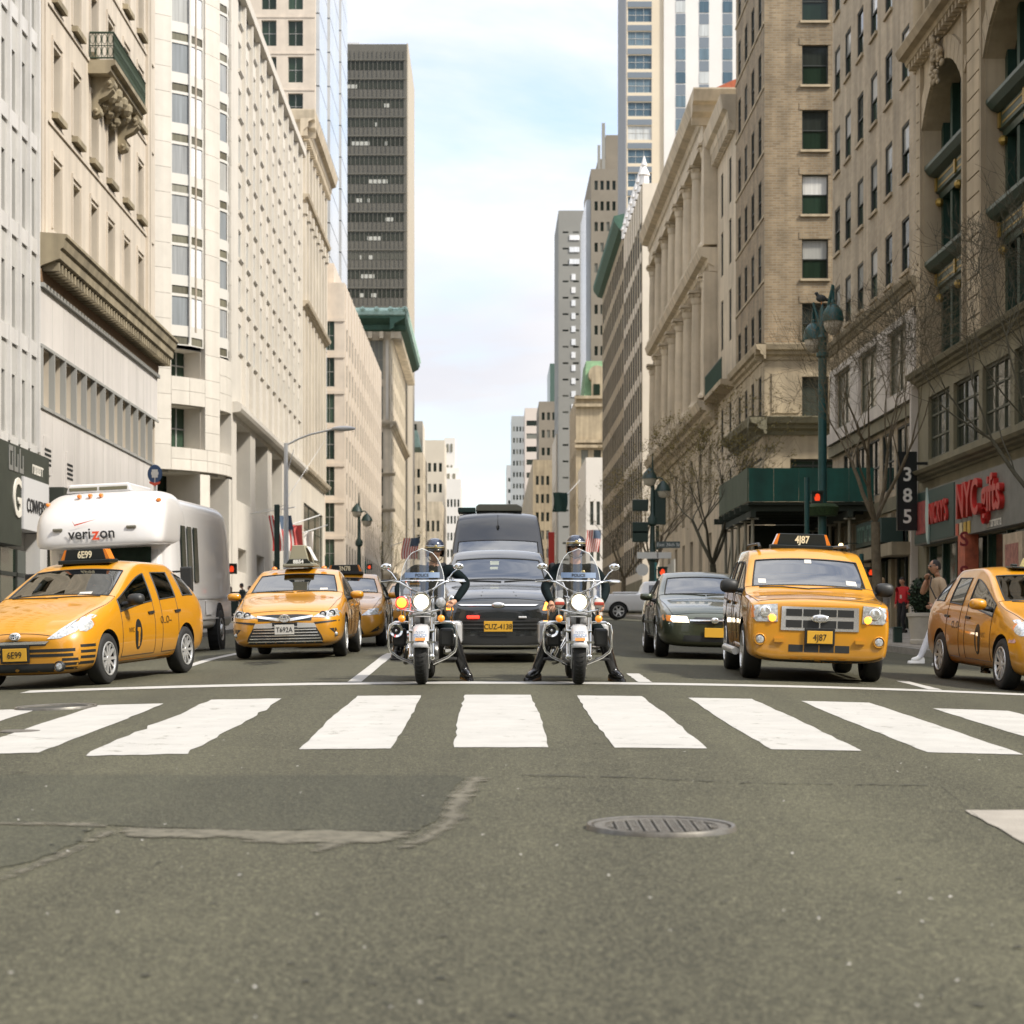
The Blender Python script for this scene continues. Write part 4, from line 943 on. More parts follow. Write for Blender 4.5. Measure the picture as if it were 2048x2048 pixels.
for a, b in arches:
 c = (a + b) / 2
 # archivolt of separate wedge stones
 hw, rise, zs = (b - a) / 2, 1.5, 18.9; rad = (hw * hw + rise * rise) / (2 * rise); cz = zs + rise - rad; th = math.asin(hw / rad); n = 13
 for i in range(n):
  t0, t1 = -th + 2 * th * i / n + .004, -th + 2 * th * (i + 1) / n - .004; mb = MB()
  q = [(c + r_ * math.sin(t), cz + r_ * math.cos(t)) for r_, t in ((rad + .02, t0), (rad + .02, t1), (rad + .75, t1), (rad + .75, t0))]
  mb.prism(q, -.09, .0, lambda u, z, d: f1.p(u, d, z)); mb.build('voussoir', S_TAN, rt1)
 # carved cartouche at the crown
 mb = MB(); rr = random.Random(int(a)); p0 = f1.p(c, -.12, 20.5)
 for k in range(90):
  zz = rr.uniform(-.8, .75); t = rr.uniform(-1, 1) * (.62 - abs(zz) * .45); mb.ball(p0 + Vector((-.24 + abs(t) * .3 + rr.uniform(-.05, .05), t, zz)), rr.uniform(.05, .11), 7, 5, 0, (1, rr.uniform(.5, 1.5), rr.uniform(.7, 1.6)))
 mb.lathe([(.0, .25), (.2, .22), (.34, .1), (.38, -.1)], 14, p0 + Vector((-.12, 0, .05)), 'X'); mb.build('cartouche', S_TAN, rt1, smooth=60)
 # iron bay inside the arch
 D = .9
 mb = MB(); mb.quad(f1.p(a, D + .08, 10.5), f1.p(b, D + .08, 10.5), f1.p(b, D + .08, 20.4), f1.p(a, D + .08, 20.4)); mb.build('back_pane', G_GREEN, rt1)
 wd = (b - a) / 4
 for z0, z1 in ((10.7, 13.2), (14.5, 16.5), (17.6, 20.3)):
  for i in range(4):
   u0_, u1_ = a + wd * i + .08, a + wd * (i + 1) - .08
   mb = MB(); f1.box(mb, u0_, u1_, D - .06, D + .04, z0, z1); mb.build('pane', [G_TAN, G_DARK, G_BLIND, G_GREEN][(i + int(z0)) % 4] if z0 < 17 else G_GREEN, rt1)
 for i in range(5):
  u = a + wd * i; u = min(max(u, a + .16), b - .16)
  mb = MB(); f1.box(mb, u - .16, u + .16, D - .3, D - .05, 10.5, 20.1 - 1.0 * (i in (0, 4))); mb.build('iron_post', GREENMET, rt1)
 for z in (13.2, 16.5):
  mb = MB(); extrude(mb, f1, a + .05, b - .05, [(D, z), (D - .35, z), (D - .4, z + .18), (D - .5, z + .22), (D - .5, z + .72), (D - .75, z + .82), (D - .9, z + 1.0), (D - .9, z + 1.12), (D, z + 1.15)])
  e_ = mb.build('iron_entablature', GREENMET, rt1)
  m2 = MB(); f1.box(m2, a + .5, b - .5, D - .515, D - .505, z + .32, z + .38); f1.box(m2, a + .5, b - .5, D - .515, D - .505, z + .58, z + .64)
  for u in (a + .2, b - .2, c): f1.box(m2, u - .12, u + .12, D - .56, D - .505, z + .25, z + .7); m2.ball(f1.p(u, D - .4, z - .12), .16, 8, 5)
  m2.build('gilt_moulding', GOLD, rt1)
# rusticated pier blocks between and beside the arches
for (a, b) in ((65.1, 67.9), (74.3, Q1)):
 z = 10.7
 while z < 20.9:
  mb = MB(); hgt = .62; w_ = (b - a) * .2 if b - a > 2 else .12
  f1.box(mb, a + w_, b - w_, -.07, -.004, z, z + hgt - .05); mb.build('pier_block', S_TAN, rt1); z += hgt
for u in (65.25, 67.75, 74.45, 58.45):
 mb = MB(); f1.box(mb, u - .1, u + .1, -.13, -.004, 10.6, 21.1); mb.build('moulded_strip', S_TAN, rt1)
cornice(rt1, f1, Q0, Q1 + .1, 10.15, .45, .4, OLIVE)
# lower storeys
low = [(a, b, 7.45, 9.6, 'grid') for a, b in ((58, 61.5), (62, 65.5), (66, 69.6), (70.2, 73.6))]
mb = MB(); wall(mb, f1, Q0, Q1, .5, 10.3, [h[:4] for h in low] + [(Q0 + .3, 73.9, 1.2, 4.5)], .18); mb.build('wall', OLIVE, rt1)
for h in low: window(rt1, f1, *h[:4], .15, h[4])
cornice(rt1, f1, Q0, 74.7, 6.75, .55, .3, OLIVE)
mb = MB(); f1.box(mb, 57.2, 74.4, -.3, -.004, 4.55, 6.35); sb_ = mb.build('sign_board', M('sign_board_grey', (.17, .17, .15, 1), .6, var=.2, vscale=2), rt1)
mb = MB(); f1.box(mb, 68.0, 74.3, -.33, -.301, 4.6, 6.3); mb.build('sign_board', M('sign_board_green', (.012, .045, .035, 1), .5), rt1)
SRED = M('sign_red', (.47, .022, .016, 1), .4)
text('sign_lettering', "NICKY'S", .95, f1.T(70.2, -.36, 5.45), SRED, rt1, .05, .02, sx=.82)
text('sign_lettering', 'NYC gifts', 1.5, f1.T(64.3, -.36, 5.55), SRED, rt1, .09, .03, sx=.98)
smudge('sign_lettering', 8, 1.8, .2, f1.T(62.6, -.31, 4.72), MATS['sign_white'], rt1, 7)
mb = MB(); f1.box(mb, 72.1, 73.9, -.36, -.335, 4.9, 6.0); mb.build('sign_picture', M('sign_red_dull', (.34, .07, .06, 1), .6, var=.5, vscale=4), rt1)
mb = MB(); mb.prism([(71.75, 4.5), (72.0, 4.7), (72.15, 5.5), (72.0, 6.4), (71.85, 6.0), (71.6, 5.6)], -.4, -.34, lambda u, z, d: f1.p(u, d, z)); mb.build('sign_figure', M('sign_pale_green', (.42, .52, .47, 1), .6), rt1)
for i, cc in enumerate(((.5, .1, .05), (.6, .5, .3), (.5, .33, .05), (.55, .36, .05))):
 mb = MB(); f1.box(mb, 67.4 - i * .55, 67.75 - i * .55, -.33, -.305, 4.58, 4.95); mb.build('sign_mark', M('sm%d' % i, cc + (1,), .6), rt1)
mb = MB(); f1.box(mb, Q0 + .3, 73.9, .17, .2, 1.2, 4.5); mb.build('shop_glass', G_GREEN, rt1)
for u in (60, 62.6, 65, 67.3, 69.4, 71.5, 73.6): mb = MB(); f1.box(mb, u - .07, u + .07, .05, .168, 1.2, 4.5); mb.build('shop_mullion', GREENMET, rt1)
mb = MB(); f1.box(mb, 67.45, 69.2, .12, .165, 2.6, 4.0); mb.build('window_poster', M('ochre_poster', (.33, .29, .12, 1), .6), rt1)
mb = MB(); f1.box(mb, 66.0, 67.0, -.42, -.004, 3.2, 4.55); mb.build('shop_banner', M('orange_banner', (.45, .11, .05, 1), .6, var=.4, vscale=3), rt1)
mb = MB(); f1.box(mb, 66.0, 67.0, -.42, -.004, 1.6, 3.18); sp = mb.build('shop_banner', M('white_banner', (.52, .50, .46, 1), .6), rt1)
text('sign_lettering', 'NY', .5, T_south(14.78, 65.98, 2.75), MATS['sign_black'], rt1, .004, sx=.6)
mb = MB()
for z in (2.9, 3.4, 3.9, 2.4): pass
for i, ch in enumerate('S SH'): text('sign_lettering', ch, .62, T_south(14.42, 65.4, 4.35 - .52 * i), M('sign_dark_red', (.22, .02, .02, 1), .5), rt1, .02, .01)
mb = MB(); f1.box(mb, 59.0, 61.2, -.4, -.004, 1.8, 4.3); mb.build('window_poster', M('tan_poster', (.50, .40, .28, 1), .7, var=.3, vscale=3), rt1)
mb = MB(); f1.box(mb, 59.4, 60.9, -.412, -.402, 2.1, 4.0); mb.build('poster_picture', M('poster_red', (.38, .16, .12, 1), .7, var=.5, vscale=5), rt1)
mb = MB(); mb.quad((15, Q0, .5), (35, Q0, .5), (35, Q0, 40), (15, Q0, 40)); mb.quad((15, Q0, 40), (35, Q0, 40), (35, Q1, 40), (15, Q1, 40)); mb.quad((15, Q1, 30), (35, Q1, 30), (35, Q1, 40), (15, Q1, 40)); mb.build('side_wall', OLIVE, rt1)

# R2: buff brick building number 385
P0, P1 = Q1 + .02, YL(1665)
c2 = [(y - .72, y + .72) for y in (77.65, 80.9, 84.0, 87.1, 90.1, 92.85)]
r2 = [(z, z + 1.95) for z in (14.6, 18.0, 21.45, 24.9, 28.3, 31.7)]
big = [(77.0, 80.5, 10.4, 12.7, 'olive'), (82.9, 86.8, 10.4, 12.7, 'olive'), (89.0, 92.6, 10.4, 12.7, 'olive')]
mid = [(a, b, 6.9, 9.1, 'pair') for a, b in ((76.8, 79.2), (79.8, 82.2), (82.8, 85.2), (85.8, 88.2), (88.8, 91.2))]
rt2, f2, f2s = block('buff_brick_building', 'buff brick office building with vertical black number sign and carved stone band', 1, 15, P0, P1, 40, BRICK2, grid(c2, r2, 'blinds') + big + mid + [(76.4, 79.4, 1.2, 5.6, 'shop'), (80.2, 83.4, 1.2, 5.6, 'shop')], depth=20, zb=.5, d=.09)
for a, b in c2:
 for z0, z1 in r2: sill(rt2, f2, a - .08, b + .08, z0, S_TAN, .09, .12)
cornice(rt2, f2, P0, P1 + .2, 13.65, .4, .45, S_OLD, .3, dsz=.14)
mb = MB(); f2.box(mb, P0, P1, -.1, -.004, 13.0, 13.64); u = P0 + .2
while u < P1 - .2: f2.box(mb, u, u + .22, -.15, -.1, 13.1, 13.5); u += .42
mb.build('carved_frieze', S_TAN, rt2)
S_WHITE2 = M('white_glazed_stone', (.55, .50, .44, 1), .6, var=.1, vscale=1, streak=.15)
for a, b in ((P0, 76.9), (80.6, 82.8), (86.9, 88.9), (92.7, P1)):
 mb = MB(); f2.box(mb, a, b, -.12, -.004, 10.2, 12.98); mb.build('pier', S_WHITE2, rt2)
mb = MB(); f2.box(mb, P0, P1, -.14, -.005, 12.72, 12.99); f2.box(mb, P0, P1, -.3, -.005, 9.75, 10.22); mb.build('stone_band', S_WHITE2, rt2)
mb = MB(); f2.box(mb, P0, P1, -.18, -.005, 9.25, 9.7); f2.box(mb, P0, P1, -.1, -.005, 6.1, 6.6); mb.build('dark_band', OLIVE, rt2)
mb = MB(); f2.box(mb, P0, 84, -.9, -.006, 4.3, 4.75); mb.build('entrance_canopy', S_OLD, rt2)
for u in (76.0, 79.9, 83.7, 87.6, 91.5):
 mb = MB(); f2.box(mb, u - .3, u + .3, -.15, -.005, .6, 6.0); mb.build('pier', S_OLD, rt2)
mb = MB(); f2.box(mb, P0 - .16, P0 + .12, -.25, -.006, 1, 10.2); mb.build('downpipe', S_WHITE2, rt2)
bs = root('number_sign', (14.3, 74.5, 5), 'tall black vertical sign with white numerals 385', 'sign')
mb = MB(); mb.box(13.95, 14.62, 73.6, 73.82, 5.05, 7.75); mb.box(14.62, 15.0, 73.68, 73.74, 5.3, 5.4); mb.box(14.62, 15.0, 73.68, 73.74, 7.3, 7.4); mb.build('panel', M('sign_gloss_black', (.008, .010, .009, 1), .3), bs)
for i, ch in enumerate('385'): text('numeral', ch, .66, T_south(14.29, 73.59, 6.95 - .72 * i), M('sign_cream', (.72, .70, .62, 1), .5), bs, .01, .012)

# R3: tan brick corner building on a stone base
T0, T1 = YL(1529), YL(1472)
r3 = [(z - 2.16, z) for z in (19.7, 23.2, 26.72, 30.25, 33.8, 37.3, 40.8)]
s3 = [(17.05, 18.48), (20.2, 21.6), (23.2, 24.6)]
c3 = cols(T0 + .4, T1 - .2, 4, 1.35)
rt3, f3, f3s = block('tan_brick_corner_building', 'tan brick corner building on a stone base behind the green shed', 1, 15, T0, T1, 47, BRICK, grid(c3, r3), grid(s3, r3, 'sashw'), depth=22, zb=16.6, d=.09, sstyle='sashw', sd=.2)
for a, b in s3:
 for z0, z1 in r3:
  sill(rt3, f3s, a - .1, b + .1, z0, S_TAN, .12, .13); mb = MB(); f3s.box(mb, a - .15, b + .15, -.03, -.004, z1 + .02, z1 + .42); mb.build('lintel', BRICK, rt3)
for z0, z1 in r3:
 mb = MB(); f3.box(mb, T0 + .02, T1, -.06, -.004, z0 - .16, z0 - .02); mb.build('sill_course', S_TAN, rt3)
S_BASE = S_TAN
lowS = [(17.05, 18.5, 13.5, 15.7, 'plain'), (16.4, 19, 9.6, 11.2, 'shop')]
lowW = [(a, b, 13.4, 15.9) for a, b in c3] + [(T0 + 1, T1 - 1, 8, 11.4)]
mb = MB(); wall(mb, f3, T0, T1, .5, 16.6, [h[:4] for h in lowW], .12); wall(mb, f3s, 15, 37, .5, 16.6, [h[:4] for h in lowS] + [(15.6, 30, 2, 8.4)], .3); mb.build('stone_base', S_BASE, rt3)
for h in lowS: window(rt3, f3s, *h[:4], .28, h[4])
for h in lowW: window(rt3, f3, *h[:4], .1, 'pair')
mb = MB(); f3s.box(mb, 15.6, 30, .3, .4, 2, 8.4); mb.build('shop_recess', BLACKIN, rt3)
for z, p, h in ((16.6, .55, .85), (12.5, .95, .95)):
 cornice(rt3, f3, T0 - p, T1, z, p, h, S_TAN if z > 14 else OLIVE); cornice(rt3, f3s, 15 - p * .99, 34, z + .003, p, h - .006, S_TAN if z > 14 else OLIVE)
mb = MB(); f3s.box(mb, 15.4, 16.9, -.06, -.004, 13.7, 15.9); mb.build('stone_panel', S_BASE, rt3)

# R4: slim stone house between, R5: colonnaded palace front
V0, V1 = T1 + .03, YL(1435)
rt4, f4, f4s = block('slim_stone_house', 'slim pale stone house squeezed between brick corner and colonnade', 1, 15, V0, V1, 32.8, S_WARM, grid(cols(V0 + .8, V1 - .5, 2, 1.3), [(9, 12), (13.4, 16.2), (20.0, 23.2), (24.8, 27.6), (28.6, 31.4)]), depth=18, zb=.5, d=.12)
cornice(rt4, f4, V0, V1 + .3, 32.4, .95, 2.2, S_WARM, .7, dsz=.35)
mb = MB(); extrude(mb, f4, V0 + .5, V1, [(0, 16.8), (-.9, 17.0), (-.9, 17.3), (0, 17.3)]); mb.build('balcony_slab', S_TAN, rt4)
mb = MB(); u = V0 + .6
while u < V1: mb.tube([f4.p(u, -.82, 17.3), f4.p(u, -.82, 18.6)], .03, 4); u += .22
mb.tube([f4.p(V0 + .6, -.82, 18.6), f4.p(V1, -.82, 18.6)], .05, 5); mb.build('balcony_railing', GREENMET, rt4)
U0, U1 = V1 + .03, YL(1318.5)
cc = cols(U0 + 1.6, U1 - .6, 7, 2.3)
rt5, f5, f5s = block('colonnaded_stone_palace', 'cream stone building with two storeys of giant columns and heavy cornice', 1, 15, U0, U1, 35.2, S_WARM,
     grid(cc, [(19.6, 24.6), (28.6, 33.4), (10, 14.5), (4.2, 8.6)], 'tri'), depth=20, zb=.5, d=.25)
def col_mesh(h, r_):
 m = MB(); pr = [(r_ * 1.35, 0), (r_ * 1.35, .18), (r_ * 1.15, .3), (r_ * 1.02, .45), (r_, .6), (r_ * .97, h * .5), (r_ * .86, h - .95), (r_ * .95, h - .9)]
 m.lathe(pr, 20); cp = [(r_ * .9, h - .9), (r_ * 1.05, h - .6), (r_ * 1.0, h - .5), (r_ * 1.3, h - .2), (r_ * 1.15, h - .18), (0, h - .18)]; m.lathe(cp, 12)
 for k in range(8): a = k * math.pi / 4; m.ball((r_ * 1.15 * math.cos(a), r_ * 1.15 * math.sin(a), h - .32), r_ * .25, 6, 4)
 m.box(-r_ * 1.4, r_ * 1.4, -r_ * 1.4, r_ * 1.4, h - .17, h)
 return m.mesh('column', S_WARM, 35)
for z0, h in ((17.4, 8.2), (27.4, 6.9)):
 me_ = col_mesh(h, .52)
 for i in range(8):
  u = U0 + 1.6 + (U1 - U0 - 2.2) / 7 * i; o = link('column', me_); o.location = f5.p(u, -.45, z0); adopt(o, rt5)
 mb = MB(); f5.box(mb, U0, U0 + 1.0, -.9, -.004, z0, z0 + h); mb.build('corner_pier', S_WARM, rt5)
for z, p, h, dn in ((25.6, 1.25, 1.6, .7), (15.6, 1.35, 1.5, 0)): cornice(rt5, f5, U0 - .1, U1 + .4, z, p, h, S_WARM, dn)
mb = MB(); f5.box(mb, U0, U1, -.95, -.004, 34.3, 35.3); mb.build('architrave', S_WARM, rt5)
cornice(rt5, f5, U0 - .2, U1 + 1.2, 35.2, 1.75, 2.1, S_WARM, 1.1, dsz=.55)
mb = MB(); extrude(mb, f5s, 13.26, 17.5, CORN(35.2, 1.75, 2.1)); mb.build('cornice', S_WARM, rt5)
mb = MB(); mb.add([(13.9, U0, 37.3), (13.9, U1, 37.3), (18.5, U1, 39.3), (18.5, U0, 39.3), (23, U0, 37.3), (23, U1, 37.3)], [(0, 1, 2, 3), (3, 2, 5, 4), (0, 3, 4), (1, 5, 2)]); mb.build('tile_roof', TILE, rt5)

# R6, R7: beyond the next side street
r6 = 208.
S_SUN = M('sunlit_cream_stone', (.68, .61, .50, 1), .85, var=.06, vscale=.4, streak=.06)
rt6, f6, f6s = block('gothic_crested_building', 'building with sunlit cream side wall and white pinnacles above the columns', 1, 14.75, r6, YL(1247, 14.75), 45.5, S_SUN,
     grid(cols(r6 + .6, YL(1247, 14.75) - .6, 8, 2.3), rows(8, 3.9, 2.9, 9), 'pair'), [(16.0, 16.9, z, z + 2.4, 'sash') for z in [10 + 3.55 * k for k in range(9)]], depth=18, zb=2, d=.1)
mb = MB(); f6.box(mb, r6 + .01, YL(1247, 14.75), -.06, -.004, 2, 7.2); mb.build('street_front', OLIVE, rt6)
for i in range(9):
 u = r6 + .6 + 3.5 * i; mb = MB(); f6.box(mb, u - .28, u + .28, -.04, -.004, 8, 45.6); mb.build('pier', S_TAN, rt6)
 pn = MB(); pn.lathe([(.5, 0), (.45, .9), (.6, 1.0), (.2, 1.8), (.3, 1.95), (.07, 2.8), (0, 2.9)], 8, f6.p(u, .2, 45.4)); pn.build('pinnacle', M('white_terracotta', (.75, .73, .70, 1), .6), rt6)
r7, r7b = YL(1247, 14.9) + .1, 287.
rt7, f7, f7s = block('green_eaved_building', 'stone office block with dark green copper eaves up the right side', 1, 15, r7, r7b, 48, S_TAN,
     grid(cols(r7 + 1, r7b - 1, 13, 2.0), rows(8, 3.9, 2.8, 10), "plain"), depth=14, zb=2, d=.05)
mb = MB(); extrude(mb, f7, r7 - .2, r7b + .8, [(0, 47.0), (-.6, 47.2), (-1.15, 48.0), (-1.2, 48.6), (0, 48.9)]); mb.build('cornice', COPPER_D, rt7)
for i in range(14):
 u = r7 + 1 + (r7b - r7 - 2) / 13 * i; mb = MB(); f7.box(mb, u - .45, u + .45, -.03, -.004, 12, 46); mb.build('pier', S_TAN, rt7)
# R8: pale apartment tower with blue windows
r8 = 289.; X8 = (1253 - VPX) / FPX * r8
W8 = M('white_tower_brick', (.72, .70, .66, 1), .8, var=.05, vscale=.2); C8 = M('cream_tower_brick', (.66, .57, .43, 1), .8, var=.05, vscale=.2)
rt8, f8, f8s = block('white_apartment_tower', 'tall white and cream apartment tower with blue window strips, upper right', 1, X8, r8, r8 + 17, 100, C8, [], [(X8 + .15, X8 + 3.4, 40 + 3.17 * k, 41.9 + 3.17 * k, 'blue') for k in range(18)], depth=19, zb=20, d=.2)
mb = MB(); f8.box(mb, r8 + .03, r8 + 17, -.15, -.004, 20, 100); mb.build('shaded_side', M('painted_shade_wall', (.30, .31, .32, 1), .8), rt8)  # shade of the west face painted on as a thin grey skin
mb = MB(); f8s.box(mb, X8 + 5.0, X8 + 19, -.3, -.004, 30, 100); mb.build('white_front', W8, rt8)
for i in range(3):
 x = X8 + 6.6 + i * 3.15
 for k in range(20):
  mb = MB(); f8s.box(mb, x, x + 1.3, -.36, -.305, 38 + 3.17 * k, 39.5 + 3.17 * k); mb.build('window', G_BLUE, rt8)
  mb = MB(); f8s.box(mb, x, x + 1.3, -.34, -.305, 39.6 + 3.17 * k, 41.0 + 3.17 * k); mb.build('spandrel', M('blue_grey_spandrel', (.17, .20, .23, 1), .5), rt8)
for k in range(18):
 mb = MB(); f8s.box(mb, X8 + .15, X8 + 3.4, -.04, -.004, 38.75 + 3.17 * k + 3.17, 39.95 + 3.17 * k + 3.17) if False else f8s.box(mb, X8 + .15, X8 + 3.4, -.04, -.004, 42.0 + 3.17 * k, 42.75 + 3.17 * k)
 mb.build('spandrel', MATS['blue_grey_spandrel'], rt8)
# far right row
S_BRN = M('brown_far_brick', (.235, .205, .16, 1), .85, var=.12, vscale=.2); S_GRY = M('grey_far_concrete', (.27, .265, .24, 1), .8, var=.1, vscale=.1); S_STRIPE = M('pinkish_far_stone', (.62, .54, .47, 1), .8, var=.05, vscale=.1)
rt9, _, f9s = far_block('stepped_brown_tower', 'stepped grey brown tower with slim mast left of white tower', 1182, 1262, 338, 395, S_BRN, left=False, colsn=6, step=3.8, h=1.7)
for p0, p1, pt in ((1196, 1262, 318), (1212, 1262, 268)):
 mb = MB(); a, b = at(p0, pt, 400), at(p1, pt, 400); mb.box(a.x, b.x, 400 + (p0 > 1200) * .8, 415, 80, a.z); mb.build('upper_stage', S_BRN, rt9)
mb = MB(); a = at(1207, 246, 398); mb.box(a.x - .3, a.x + .3, 398, 398.6, 80, a.z); a = at(1198, 290, 398); mb.box(a.x - .25, a.x + .25, 398, 398.6, 80, a.z); mb.build('mast', S_GRY, rt9)
mb = MB(); a, b = at(1172, 420, 396), at(1182, 420, 396); mb.box(a.x, b.x, 396, 420, 20, ZP(400, 396)); mb.build('glass_corner', GLB, rt9)
rt10, _, f10 = far_block('grey_slab_tower', 'plain grey concrete slab tower rising over the right row', 1117, 1166, 421, 473, S_GRY, left=False, colsn=2, step=3.6, h=.4)
mb = MB()
for k in range(14):
 p = at(1147, 560 + k * 26, 472.9); mb = MB(); mb.box(p.x - .45, p.x + .45, 472.85, 472.99, p.z, p.z + 1.3); mb.build('window', G_BRIGHT, rt10)
for k in range(3): p = at(1148, 480 + 24 * k, 472.8); mb = MB(); mb.box(p.x - 1, p.x + 1.2, 472.8, 472.99, p.z, p.z + 1.1); mb.build('window', G_BRIGHT, rt10)
mb = MB(); a, b = at(1166, 480, 474), at(1173, 480, 474); mb.box(a.x, b.x, 474, 490, 10, ZP(470, 474)); mb.build('white_pier', S_FARW, rt10)
rt12, _, _ = far_block('white_shopfront_block', 'small white building with green glass windows on the right row', 1172, 1208, 915, 335, S_FARW, left=False, colsn=2, step=5.6, h=3.7, style='darkglass')
# mansard house
Y11 = 372; rt11, _, f11 = far_block('mansard_roof_house', 'ornate brown stone house with green mansard roof and arched dormer', 1152, 1212, 792, Y11, S_TAN, left=False, colsn=2, step=7.2, h=4.6, style='far')
mb = MB(); a, b = at(1168, 792, Y11), at(1216, 792, Y11); c, d_ = at(1172, 722, Y11 + 4), at(1216, 722, Y11 + 4)
mb.add([a, b, d_, c, a + Vector((0, 20, 0)), b + Vector((0, 20, 0)), d_ + Vector((0, 12, 0)), c + Vector((0, 12, 0))], [(0, 1, 2, 3), (0, 3, 7, 4), (3, 2, 6, 7), (4, 7, 6, 5)]); mb.build('mansard_roof', M('mansard_green', (.16, .27, .14, 1), .8, var=.3, vscale=.8), rt11)
mb = MB(); a = at(1183, 792, Y11 - .4); b = at(1206, 748, Y11 - .4); mb.box(a.x, b.x, Y11 - .5, Y11 + 3, a.z, b.z); mb.lathe([(0, 0), (1.5, 0), (1.5, 3), (0, 3)], 16, ((a.x + b.x) / 2, Y11 - .43, b.z), 'Y'); mb.build('dormer', S_TAN, rt11)
mb = MB(); a = at(1187, 790, Y11 - .6); b = at(1200, 768, Y11 - .6); mb.box(a.x, b.x, Y11 - .6, Y11 - .52, a.z, b.z); mb.build('dormer_window', G_GREEN, rt11)
for py in (792, 808, 880, 890): mb = MB(); a, b = at(1149, py, Y11), at(1212, py + 6, Y11); mb.box(a.x, b.x, Y11 - .7, Y11, b.z, a.z); mb.build('cornice', S_TAN, rt11)
rt13, _, _ = far_block('cream_bay_front', 'cream fronted building with wide bay windows far right', 1112, 1150, 868, 480, S_FARC, left=False, colsn=4, step=8.2, h=4.2)
far_block('brown_brick_tower', 'brown brick tower with one window column far right', 1078, 1116, 803, 560, S_BRN, left=False, colsn=3, step=4.6, h=2.0)
far_block('dark_green_glass_tower', 'thin dark green glass tower peeking up far right', 1100, 1118, 727, 610, M('green_far_glass', (.075, .12, .095, 1), .3), left=False, colsn=1, step=9, h=.6)
far_block('striped_pink_tower', 'pinkish office tower with horizontal window bands far right', 1050, 1080, 816, 760, S_STRIPE, left=False, colsn=1, step=4.6, h=1.9, band=True, style='far')
far_block('pale_grey_tower', 'pale grey glass tower in haze at the end of avenue', 1023, 1052, 832, 980, M('haze_grey_glass', (.36, .37, .36, 1), .4, var=.2, vscale=.05), left=False, colsn=4, step=5.2, h=2.2)  # haze is put into this tower's pale grey colour
far_block('pale_slab_tower', 'palest grey slab tower nearest the street gap', 1013, 1024, 930, 1150, M('haze_grey_stone', (.45, .45, .44, 1), .8), left=False, colsn=1, step=6, h=2)  # distance haze painted as the slab's own pale grey
far_block('tan_loft_row', 'long tan loft building along the far right kerb', 1066, 1104, 920, 520, S_TAN, left=False, colsn=3, step=4.4, h=2.2, depth=200)
# blocks beyond the frame that shade the street and show in reflections
for nm, sx, a, b, h in (('building_behind', 1, 30, 56.9, 36), ('building_behind', -1, 30, 60.9, 30), ('building_behind', 1, -75, -14, 32), ('building_behind', -1, -75, -14, 40), ('building_behind', 1, -150, -95, 45), ('building_behind', -1, -150, -95, 36)):
 mb = MB(); fr_ = Fr('W' if sx > 0 else 'E', 15 * sx); hs = grid(cols(a + 1, b - 1, int((b - a) / 3.2), 1.5), rows(5, 3.6, 2.1, int((h - 6) / 3.6)))
 wall(mb, fr_, a, b, -4, h, hs, .3); x = 15 * sx; xo = 40 * sx
 mb.quad((x, a, -4), (xo, a, -4), (xo, a, h), (x, a, h)); mb.quad((x, b, -4), (xo, b, -4), (xo, b, h), (x, b, h)); mb.quad((x, a, h), (xo, a, h), (xo, b, h), (x, b, h))
 mb.quad(fr_.p(a, .3, -4), fr_.p(b, .3, -4), fr_.p(b, .3, h), fr_.p(a, .3, h), 1)
 tag(mb.build(nm, [S_WARM if sx < 0 else S_TAN, G_DARK]), kind='structure')
# ================================================================ vehicles: tools
YEL = M('taxi_yellow', (.57, .25, .008, 1), .32, coat=1., var=.04, vscale=3, local=True)
def road_dust(m, col, amt=.55):
 t = m.node_tree; lk = t.links.new; b = t.nodes['Principled BSDF']; tc_ = N('ShaderNodeTexCoord', t); sp = N('ShaderNodeSeparateXYZ', t); lk(tc_.outputs['Object'], sp.inputs[0])
 mr = N('ShaderNodeMapRange', t); mr.inputs[1].default_value = .62; mr.inputs[2].default_value = .15; lk(sp.outputs[2], mr.inputs[0])
 n_ = N('ShaderNodeTexNoise', t); n_.inputs['Scale'].default_value = 5; n_.inputs['Detail'].default_value = 8; n_.inputs['Roughness'].default_value = .75; lk(tc_.outputs['Object'], n_.inputs['Vector'])
 mu = N('ShaderNodeMath', t, operation='MULTIPLY'); lk(mr.outputs[0], mu.inputs[0]); lk(n_.outputs['Fac'], mu.inputs[1]); m2 = N('ShaderNodeMath', t, operation='MULTIPLY'); lk(mu.outputs[0], m2.inputs[0]); m2.inputs[1].default_value = amt * 1.6; m2.use_clamp = True
 mx_ = N('ShaderNodeMix', t, data_type='RGBA'); lk(m2.outputs[0], mx_.inputs[0]); mx_.inputs[7].default_value = col
 if b.inputs['Base Color'].links: lk(b.inputs['Base Color'].links[0].from_socket, mx_.inputs[6])
 else: mx_.inputs[6].default_value = b.inputs['Base Color'].default_value
 lk(mx_.outputs[2], b.inputs['Base Color'])
 ad = N('ShaderNodeMath', t, operation='MULTIPLY_ADD'); lk(m2.outputs[0], ad.inputs[0]); ad.inputs[1].default_value = -.8; ad.inputs[2].default_value = 1; lk(ad.outputs[0], b.inputs['Coat Weight'])
road_dust(YEL, (.17, .12, .055, 1))
RUB = M('tyre_rubber', (.018, .018, .017, 1), .75, bump=.2, bscale=60, local=True); PLAST = M('black_plastic', (.020, .021, .020, 1), .5); ARCHM = M('wheel_arch_liner', (.008, .008, .008, 1), .9)
CHROME = M('chrome', (.84, .84, .82, 1), .16, .82); ALLOY = M('alloy_wheel', (.66, .66, .64, 1), .32, .6); LINING = M('cabin_lining', (.030, .030, .028, 1), .8); SEATM = M('seat_vinyl', (.035, .034, .031, 1), .6)
